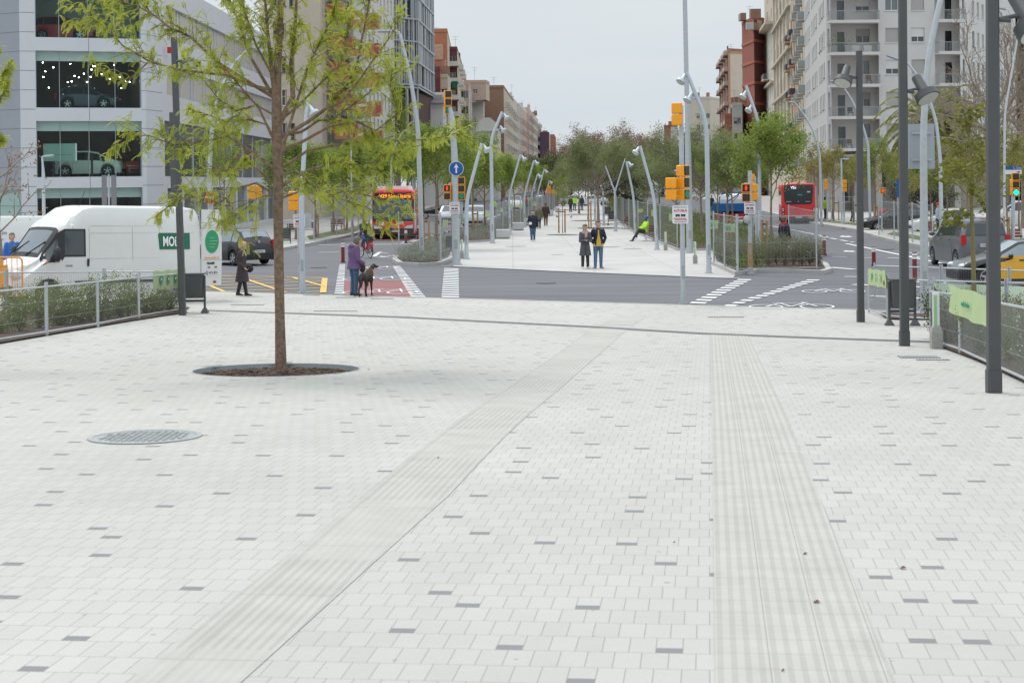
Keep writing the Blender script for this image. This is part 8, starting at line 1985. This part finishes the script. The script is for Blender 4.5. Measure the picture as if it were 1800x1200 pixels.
hiviz=mat('hi_vis_yellow',(.45,.80,.03),.7);silver_b=mat('reflective_silver',(.55,.57,.58),.4);wshoe=mat('white_shoe',(.60,.60,.58),.6);mustard=mat('mustard_shirt',(.58,.37,.05),.8,nv=.08,ns=10);olivec=mat('olive_coat',(.13,.13,.08),.85);brown2=mat('brown_trousers',(.16,.085,.04),.85);workgr=mat('work_trousers_green',(.04,.055,.045),.85);redc=mat('bright_red_cloth',(.48,.02,.03),.75);bluec=mat('royal_blue_cloth',(.03,.13,.42),.75)
CAM0=math.pi*0
def at_(px,py,z=0.0):p=GR(px,py);p.z=z;return p
# couple at the promenade edge
b=at_(1029,472.5,.012)
t,J=person('standing woman in grey tweed coat and pink scarf looking at her phone',b,.12,1.67,tweed,black,wshoe,brownh,0,.70,arms=[((.125,-.06,.625),(.035,-.13,.645)),((-.125,-.06,.625),(-.030,-.13,.645))],scarf=pink,hem=(.148,.10),slim=.92,coat_w=.95,head=(0,.3),feet=[(.5,-1),(-.05,-1)],vox=.012)
mb=MB();mb.box((.0,-.165*1.67,.69*1.67),(.07,.012,.13),rot=Matrix.Rotation(-.9,3,'X'));o=mb.build('phone',black);o.location=t.location;o.rotation_euler=t.rotation_euler;props(o,'black phone held by the woman in the pink scarf','phone')
mb=MB();mb.box((.0,-.165,.73),(.018,.008,.62));mb.build('coat_placket',black,t)
b=at_(1052,472,.012)
person('young man in open navy jacket, yellow shirt and blue jeans with hands in his pockets',b,.05,1.80,navy,jean_l,mat('grey_sneaker',(.16,.17,.22),.7),brownh,0,.50,arms=[((.155,.02,.64),(.105,-.045,.525)),((-.155,.02,.64),(-.105,-.045,.525))],inner=mustard,slim=.95,legs=[((.055,-.01,.285),(.055,.01,.045)),((-.06,-.01,.285),(-.065,.01,.045))],head=(-.15,.2),feet=[(.35,-1),(-.5,-1)],hem=(.112,.082),vox=.012)
# walking woman in a dark coat
b=G(426,520)
t,J=person('elderly blonde woman in a long dark quilted coat walking to the right past the van',b,R(78),1.62,brownc,black,mat('dark_boot',(.035,.025,.022),.6),blonde,0,.73,arms=[((.12,.05,.63),(.10,-.07,.535)),((-.12,.04,.63),(-.10,-.08,.53))],legs=[((.045,-.02,.285),(.045,-.06,.045)),((-.045,.01,.285),(-.045,.07,.055))],hem=(.128,.125),coat_w=1.05,scarf=None,glasses=True,head=(.25,.15),vox=.012)
k=J['k'];mb=MB();mb.ball((.10*k,-.11*k,.50*k),(.05,.13,.12),12,8);BG=remesh(mb,'bag',black,None,.014,2);BG.name='handbag';BG.location=t.location;BG.rotation_euler=t.rotation_euler;props(BG,'black shoulder bag carried by the walking elderly woman','handbag')
mb=MB();mb.ball(J['nk']+Vector((0,-.03,-.02))*k,(.06,.05,.06),10,8);mb.tube([J['nk']+Vector((0,-.05,-.01))*k,J['nk']+Vector((0,-.08,-.09))*k],.03,8);remesh(mb,'scarf',mat('pale_scarf',(.45,.38,.36),.9),t,.012,2)
# woman in purple with the dog
b=G(623,519.5)
t,J=person('woman in a purple hooded jacket and blue jeans seen from behind with a dog',b,R(125),1.78,purple,jean,mat('dark_shoe',(.03,.03,.035),.7),greyh,.045,.55,arms=[((.13,-.05,.615),(.07,-.16,.575)),((-.14,.0,.60),(-.12,-.12,.52))],hem=(.128,.10),coat_w=1.18,hood=True,head=(.1,1.1),legs=[((.055,-.01,.285),(.06,.01,.045)),((-.055,-.005,.285),(-.06,.01,.045))],vox=.012)
k=J['k'];mb=MB();mb.ball((-.02*k,-.15*k,.46*k),(.10,.09,.15),12,8);BG=remesh(mb,'bag',mat('olive_bag',(.07,.06,.04),.8),None,.014,2);BG.name='shoulder_bag';BG.location=t.location;BG.rotation_euler=t.rotation_euler;props(BG,'olive brown bag hanging from the woman in purple','bag')
# dog: seen from behind, standing, head turned right; faces +Y
DG=thing('dog','black and tan dog with an orange collar standing beside the woman in purple','dog',G(643,520.5),R(-14))
fur=mat('dog_fur',(.032,.024,.020),.8,nv=.5,ns=10)
mb=MB();S_=.78/.74
def dloft(secs,n=14):mb.loft([[Vector((math.cos(2*math.pi*q/n)*w_,y,z+math.sin(2*math.pi*q/n)*h_)) for q in range(n)] for y,z,w_,h_ in secs])
dloft([(-.36,.60,.05,.05),(-.30,.60,.11,.12),(-.15,.60,.125,.125),(.02,.59,.115,.12),(.20,.57,.135,.17),(.34,.60,.13,.17),(.44,.64,.08,.11)])
mb.tube([V3(0,.36,.66),V3(.02,.50,.80),V3(.04,.58,.88)],[.10,.075,.065],12);mb.ball((.05,.62,.89),(.075,.085,.07),12,9);mb.tube([V3(.06,.65,.88),V3(.12,.78,.845),V3(.13,.82,.84)],[.05,.036,.028],10)
for s_ in(1,-1):mb.loft([[V3(.05+s_*.07,.60,.92)+Vector(q) for q in((0,-.03,0),(0,.03,0),(s_*.012,0,.01))],[V3(.05+s_*.095,.62,.83)+Vector(q) for q in((0,-.012,0),(0,.012,0),(s_*.006,0,.0))]])
for s_ in(1,-1):
 limbt(mb,[V3(s_*.075,-.24,.56),V3(s_*.095,-.16,.36),V3(s_*.10,-.34,.22),V3(s_*.105,-.30,.03)],[.085,.055,.030,.024])
 mb.ball((s_*.105,-.26,.022),(.033,.055,.022),10,6)
 limbt(mb,[V3(s_*.085,.30,.52),V3(s_*.09,.26,.33),V3(s_*.09,.29,.17),V3(s_*.09,.29,.03)],[.06,.037,.027,.022]);mb.ball((s_*.09,.33,.022),(.032,.05,.022),10,6)
mb.tube([V3(0,-.34,.62),V3(.0,-.42,.52),V3(.02,-.44,.36),V3(.05,-.46,.26)],[.03,.025,.02,.010],8);remesh(mb,'body',fur,DG,.011,5)
mb=MB();n=18;mb.tube([V3(math.cos(2*math.pi*i/n)*.125,.38+math.sin(2*math.pi*i/n)*.04,.66+math.sin(2*math.pi*i/n)*.14+.0) for i in range(n+1)],.018,8);mb.build('collar',mat('orange_collar',(.75,.14,.03),.6),DG,True)
DG.scale=(.98,.98,.98)
# cyclist and red bicycle
b=at_(643,453)
CY=thing('bicycle','red and white shared bicycle ridden by the cyclist in dark clothes','bicycle',b,R(-62))
red_b=mat('bike_red',(.60,.02,.02),.35)
for x,nm in((-.52,'wheel'),(.52,'wheel')):
 mb=MB();mb.tube([(x+.30*math.cos(2*math.pi*i/24),0,.32+.30*math.sin(2*math.pi*i/24)) for i in range(25)],.02,6,caps=False);w_=mb.build(nm,rubber,CY,True);mb=MB();[mb.tube([(x,0,.32),(x+.29*math.cos(a),0,.32+.29*math.sin(a))],.003,3) for a in[2*math.pi*q/12 for q in range(12)]];mb.tube([(x+.275*math.cos(2*math.pi*i/24),0,.32+.275*math.sin(2*math.pi*i/24)) for i in range(25)],.008,5,caps=False);mb.build('rim',white_paint,w_,True)
mb=MB();mb.tube([(.50,0,.35),(.40,0,.95)],.022,8);mb.tube([(.40,0,.80),(.05,0,.38),(-.1,0,.34),(-.2,0,.85)],.035,8);mb.tube([(-.1,0,.34),(-.52,0,.32)],.02,8);mb.loft([[(x,y,z) for y in(-.04,.04)]+[(x,y,z-.08) for y in(.04,-.04)] for x,z in((.78,.62),(.6,.68),(.42,.64))]);mb.build('frame',red_b,CY,True)
mb=MB();mb.loft([[(x,y,z) for y,z in((-.045,.63),(.045,.63),(.05,.55),(-.05,.55))] for x in(-.80,-.52,-.35)]);mb.build('mudguard',white_paint,CY,True)
mb=MB();mb.tube([(.30,-.28,1.04),(.42,0,1.0),(.30,.28,1.04)],.014,8);mb.tube([(.40,0,.95),(.42,0,1.0)],.02,8);mb.build('handlebar',trim,CY,True);mb=MB();mb.ball((-.22,0,.92),(.14,.08,.035),12,6);mb.build('saddle',trim,CY,True)
mb=MB();mb.loft([[(x,y,z) for y,z in((-.12,.98),(.12,.98),(.10,.78),(-.10,.78))] for x in(.50,.72)]);mb.build('basket',trim,CY)
mb=MB();mb.tube([(-.1,.0,.34),(-.1,.12,.18)],.012,6);mb.box((-.1,.17,.18),(.1,.09,.02));mb.tube([(-.1,.0,.34),(-.1,-.12,.5)],.012,6);mb.box((-.1,-.17,.5),(.1,.09,.02));mb.build('pedals',trim,CY)
k=1.78
M_=Matrix.Rotation(R(-62),4,'Z')
person('cyclist in a dark jacket and jeans riding the red and white bicycle',b+(M_@V3(-.20,0,0)),R(-62)+math.pi/2,k,dkgrey,jean,mat('dark_shoe',(.03,.03,.035),.7),greyh,0,.53,pelvis=(0,0,.56),lean=.22,arms=[((.125,-.13,.68),(.14,-.26,.62)),((-.125,-.13,.68),(-.14,-.26,.62))],legs=[((.075,-.10,.34),(.09,-.055,.15)),((-.075,-.20,.47),(-.09,-.08,.33))],coat_w=1.08,vox=.014)
# man in navy walking toward the camera
b=at_(937,425,.012)
person('man in a navy jacket and jeans walking towards the camera with papers in his hand',b,.0,1.74,navy,jean,wshoe,blackh,0,.56,arms=[((.15,.03,.62),(.155,-.01,.47)),((-.14,.0,.615),(-.12,-.11,.60))],legs=[((.045,-.03,.29),(.04,.02,.055)),((-.05,-.02,.285),(-.045,-.03,.045))],coat_w=1.05,vox=.014)
mb=MB();mb.box((-.14,-.30,1.02),(.16,.02,.14),rz=.3);o=mb.build('papers',white_paint);o.location=b;props(o,'white papers held by the walking man in navy','papers')
for lb,px,py,rz_,H_,ct,tr,hr_,hl,cl,sk_ in[
 ('woman in an olive coat walking just behind the man in navy',947.5,402.5,0,1.62,olivec,black,brownh,.05,.6,None),('old man in a long brown jacket walking away along the promenade',959.5,397.5,math.pi,1.74,mat('brown_jacket',(.06,.038,.035),.85),brown2,greyh,0,.58,None),
 ('tiny figure in dark clothes at the far end of the promenade',1003,373,.5,1.7,dkgrey,black,blackh,0,.55,None),('tiny worker in red and yellow vest far down the promenade',1010,371,0,1.72,hiviz,jean,blackh,0,.5,None),
 ('distant dark pedestrian right of the worker in the red and yellow vest',1023,370,2.5,1.7,dkgrey,jean,blackh,0,.55,None),('distant pedestrian with a red top behind the fourth bent lamp',926,371,1,1.7,redc,jean,blackh,0,.5,None),('distant worker in yellow behind the third bent lamp',931,369,0,1.7,hiviz,black,blackh,0,.5,None),
 ('worker in a yellow vest standing on the right pavement beside the bus',1463,388.5,1.4,1.75,hiviz,mat('navy_work',(.02,.03,.06),.8),blackh,0,.52,skin_d),('second worker in yellow partly hidden by a trunk on the right pavement',1451,388,1.8,1.72,hiviz,black,blackh,0,.52,None),
 ('man in dark sportswear jogging behind the fence on the right pavement',1499,393,1.2,1.76,dkgrey,dkgrey,brownh,0,.52,None),('man in pale blue shirt and red cap behind the thick pale mast',1649,416,1.2,1.74,mat('pale_blue_shirt',(.35,.42,.52),.8),mat('navy_work',(.02,.03,.06),.8),None,0,.5,None),
 ('man in a blue jumper standing behind the white van at the left edge',22,501,.5,1.76,bluec,dkgrey,greyh,0,.53,None),('tiny green vested figure on the left street behind the trees',868,379,.2,1.7,hiviz,black,blackh,0,.5,None),('dark figure far away on the right road left of the blue truck',1251,372,0,1.7,dkgrey,black,blackh,0,.5,None)]:
 b=at_(px,py,.13 if px>1440 else .012)
 person(lb,b,rz_,H_,ct,tr,black,hr_,hl,cl,skinm=sk_,vox=.02,cap=redc if 'red cap' in lb else None,legs=[((.045,-.05,.29),(.04,-.06,.05)),((-.05,.01,.285),(-.045,.07,.055))] if('jogg' in lb or 'walking' in lb) else None,arms=[((.12,-.10,.66),(.09,-.19,.70)),((-.14,.04,.63),(-.14,.0,.48))] if 'jogg' in lb else None)
# man at the bus-side crouching by the bushes (red collar) and bus driver
b=at_(1379,452,.0)
person('man in a dark jacket with a red collar standing in the road behind the bushes',b,math.pi*.75,1.70,navy,black,black,brownh,0,.54,scarf=redc,vox=.014)
loc=BL.location+Matrix.Rotation(BL.rotation_euler.z,3,'Z')@V3(5.72,.55,.55)
# seated hi-vis worker on a bench
bb=GR(1130,424)
t=thing('park_bench','metal bench on the promenade with the seated worker in yellow','bench',(bb.x,bb.y,.01),R(-72))
mb=MB();[mb.box((0,-.05+.11*i,.44-.012*i),(1.7,.09,.03)) for i in range(4)];mb.build('seat',benchw,t);mb=MB();[mb.box((0,.40+.05*i,.56+.12*i),(1.7,.03,.09)) for i in range(3)];mb.build('backrest',benchw,t)
for x in(-.75,.75):mb=MB();mb.tube([(x,-.12,0),(x,-.02,.42),(x,.34,.42),(x,.52,.86)],.022,8);mb.tube([(x,.36,.42),(x,.50,0)],.022,8);mb.build('leg',lampgrey,t,True)
person('worker in bright yellow hi-vis jacket and blue cap sitting on the bench with crossed legs',Vector((bb.x-.02,bb.y-.15,.0)),R(-72),1.76,hiviz,workgr,black,None,0,.50,cap=bluec,skinm=skin_d,pelvis=(0,.10,.30),lean=-.10,arms=[((.14,.05,.45),(.05,-.07,.40)),((-.14,.05,.45),(-.04,-.09,.40))],
  legs=[((.05,-.13,.37),(-.03,-.20,.17)),((-.06,-.13,.32),(-.08,-.30,.05))],feet=[(0,-1),(0,-1)],coat_w=1.1,vox=.014,band=(silver_b,(.05,.12)))
bb=GR(1091,403);t=thing('park_bench','empty bench further back on the promenade beside the forked lamp','bench',(bb.x,bb.y,.01),R(-80))
mb=MB();[mb.box((0,-.05+.11*i,.44-.012*i),(1.7,.09,.03)) for i in range(4)];mb.build('seat',benchw,t);mb=MB();[mb.box((0,.40+.05*i,.56+.12*i),(1.7,.03,.09)) for i in range(3)];mb.build('backrest',benchw,t)
for x in(-.75,.75):mb=MB();mb.tube([(x,-.12,0),(x,-.02,.42),(x,.34,.42),(x,.52,.86)],.022,8);mb.tube([(x,.36,.42),(x,.50,0)],.022,8);mb.build('leg',lampgrey,t,True)
# bicycle with a red trailer cover on the right pavement
bb=at_(1553,400,.13);mb=MB();mb.ball((0,0,.75),(.30,.45,.38),12,8);mb.tube([(0,.1,.4),(.05,.1,0)],.03,6);mb.tube([(0,-.2,.4),(-.05,-.2,0)],.03,6);o=remesh(mb,'covered_scooter',redc,None,.03,2);o.location=bb;props(o,'something under a red cover beside the small pedestrian signal on the right','covered bike')
# pigeons
pig=mat('pigeon_grey',(.10,.10,.12),.7)
for i,(px,py,lb) in enumerate([(1004,384.5,'grey pigeon on the promenade left of the pine'),(979,383.5,'dark pigeon on the promenade near the cube benches')]):
 b=at_(px,py,.012);t=thing('pigeon',lb,'pigeon',b,1.2+i);mb=MB();mb.loft([[Vector((x,r_*math.cos(a),z+r_*math.sin(a))) for a in[2*math.pi*q/10 for q in range(10)]] for x,r_,z in((-.24,.01,.10),(-.14,.035,.12),(-.04,.07,.14),(.06,.065,.16),(.11,.035,.22),(.13,.03,.26),(.17,.02,.26),(.20,.004,.25))]);[mb.tube([(0,y,.09),(0,y,0)],.006,5) for y in(-.03,.03)];mb.build('body',pig,t,True)
# gratings and soil round the promenade trees
def pit_disc(px,py,r,m,name,label,cat,dz=.016):
 b=GR(px,py);mb=MB();mb.disc((b.x,b.y,dz-.004),r,(0,0,1),28,.005);o=mb.build(name,m);props(o,label,cat)
for i,(px,py,w_) in enumerate([(1052,401,'round the central pine'),(1034,388,'round the trunk left of the central pine'),(1018,377,'round the second far trunk'),(1003,369,'round the farthest left trunk'),(1061,394,'round the leaning lamp behind the pine'),(989,413,'round the staked slim tree')]):
 pit_disc(px,py,1.5 if i<4 else 1.0,soil,'tree_pit_soil',f'dark soil of the tree pit {w_}','tree pit')
for i,(px,py,r,w_) in enumerate([(907,433.5,.55,'before the first bent lamps'),(1112,437.5,.45,'in front of the seated worker'),(1262,462,.4,'at the right end of the promenade'),(1068,434.5,.6,'behind the standing couple'),(980,448,.3,'alone on the middle of the promenade')]):
 pit_disc(px,py,r,mat('worn_cover',(.24,.24,.23),.7,nv=.3,ns=12),'drain_cover',f'flat round grey drain cover {w_}','drain cover')
for i,(px,py,w_) in enumerate([(960,497,'on the crossing road in front of the promenade'),(560,470,'on the left road near the yellow box'),(1560,438,'on the right road between the dark posts')]):
 pit_disc(px,py,.33,mat('road_iron',(.09,.09,.095),.6,.3,nv=.3,ns=12),'road_manhole',f'round dark iron manhole cover {w_}','manhole cover',.004)
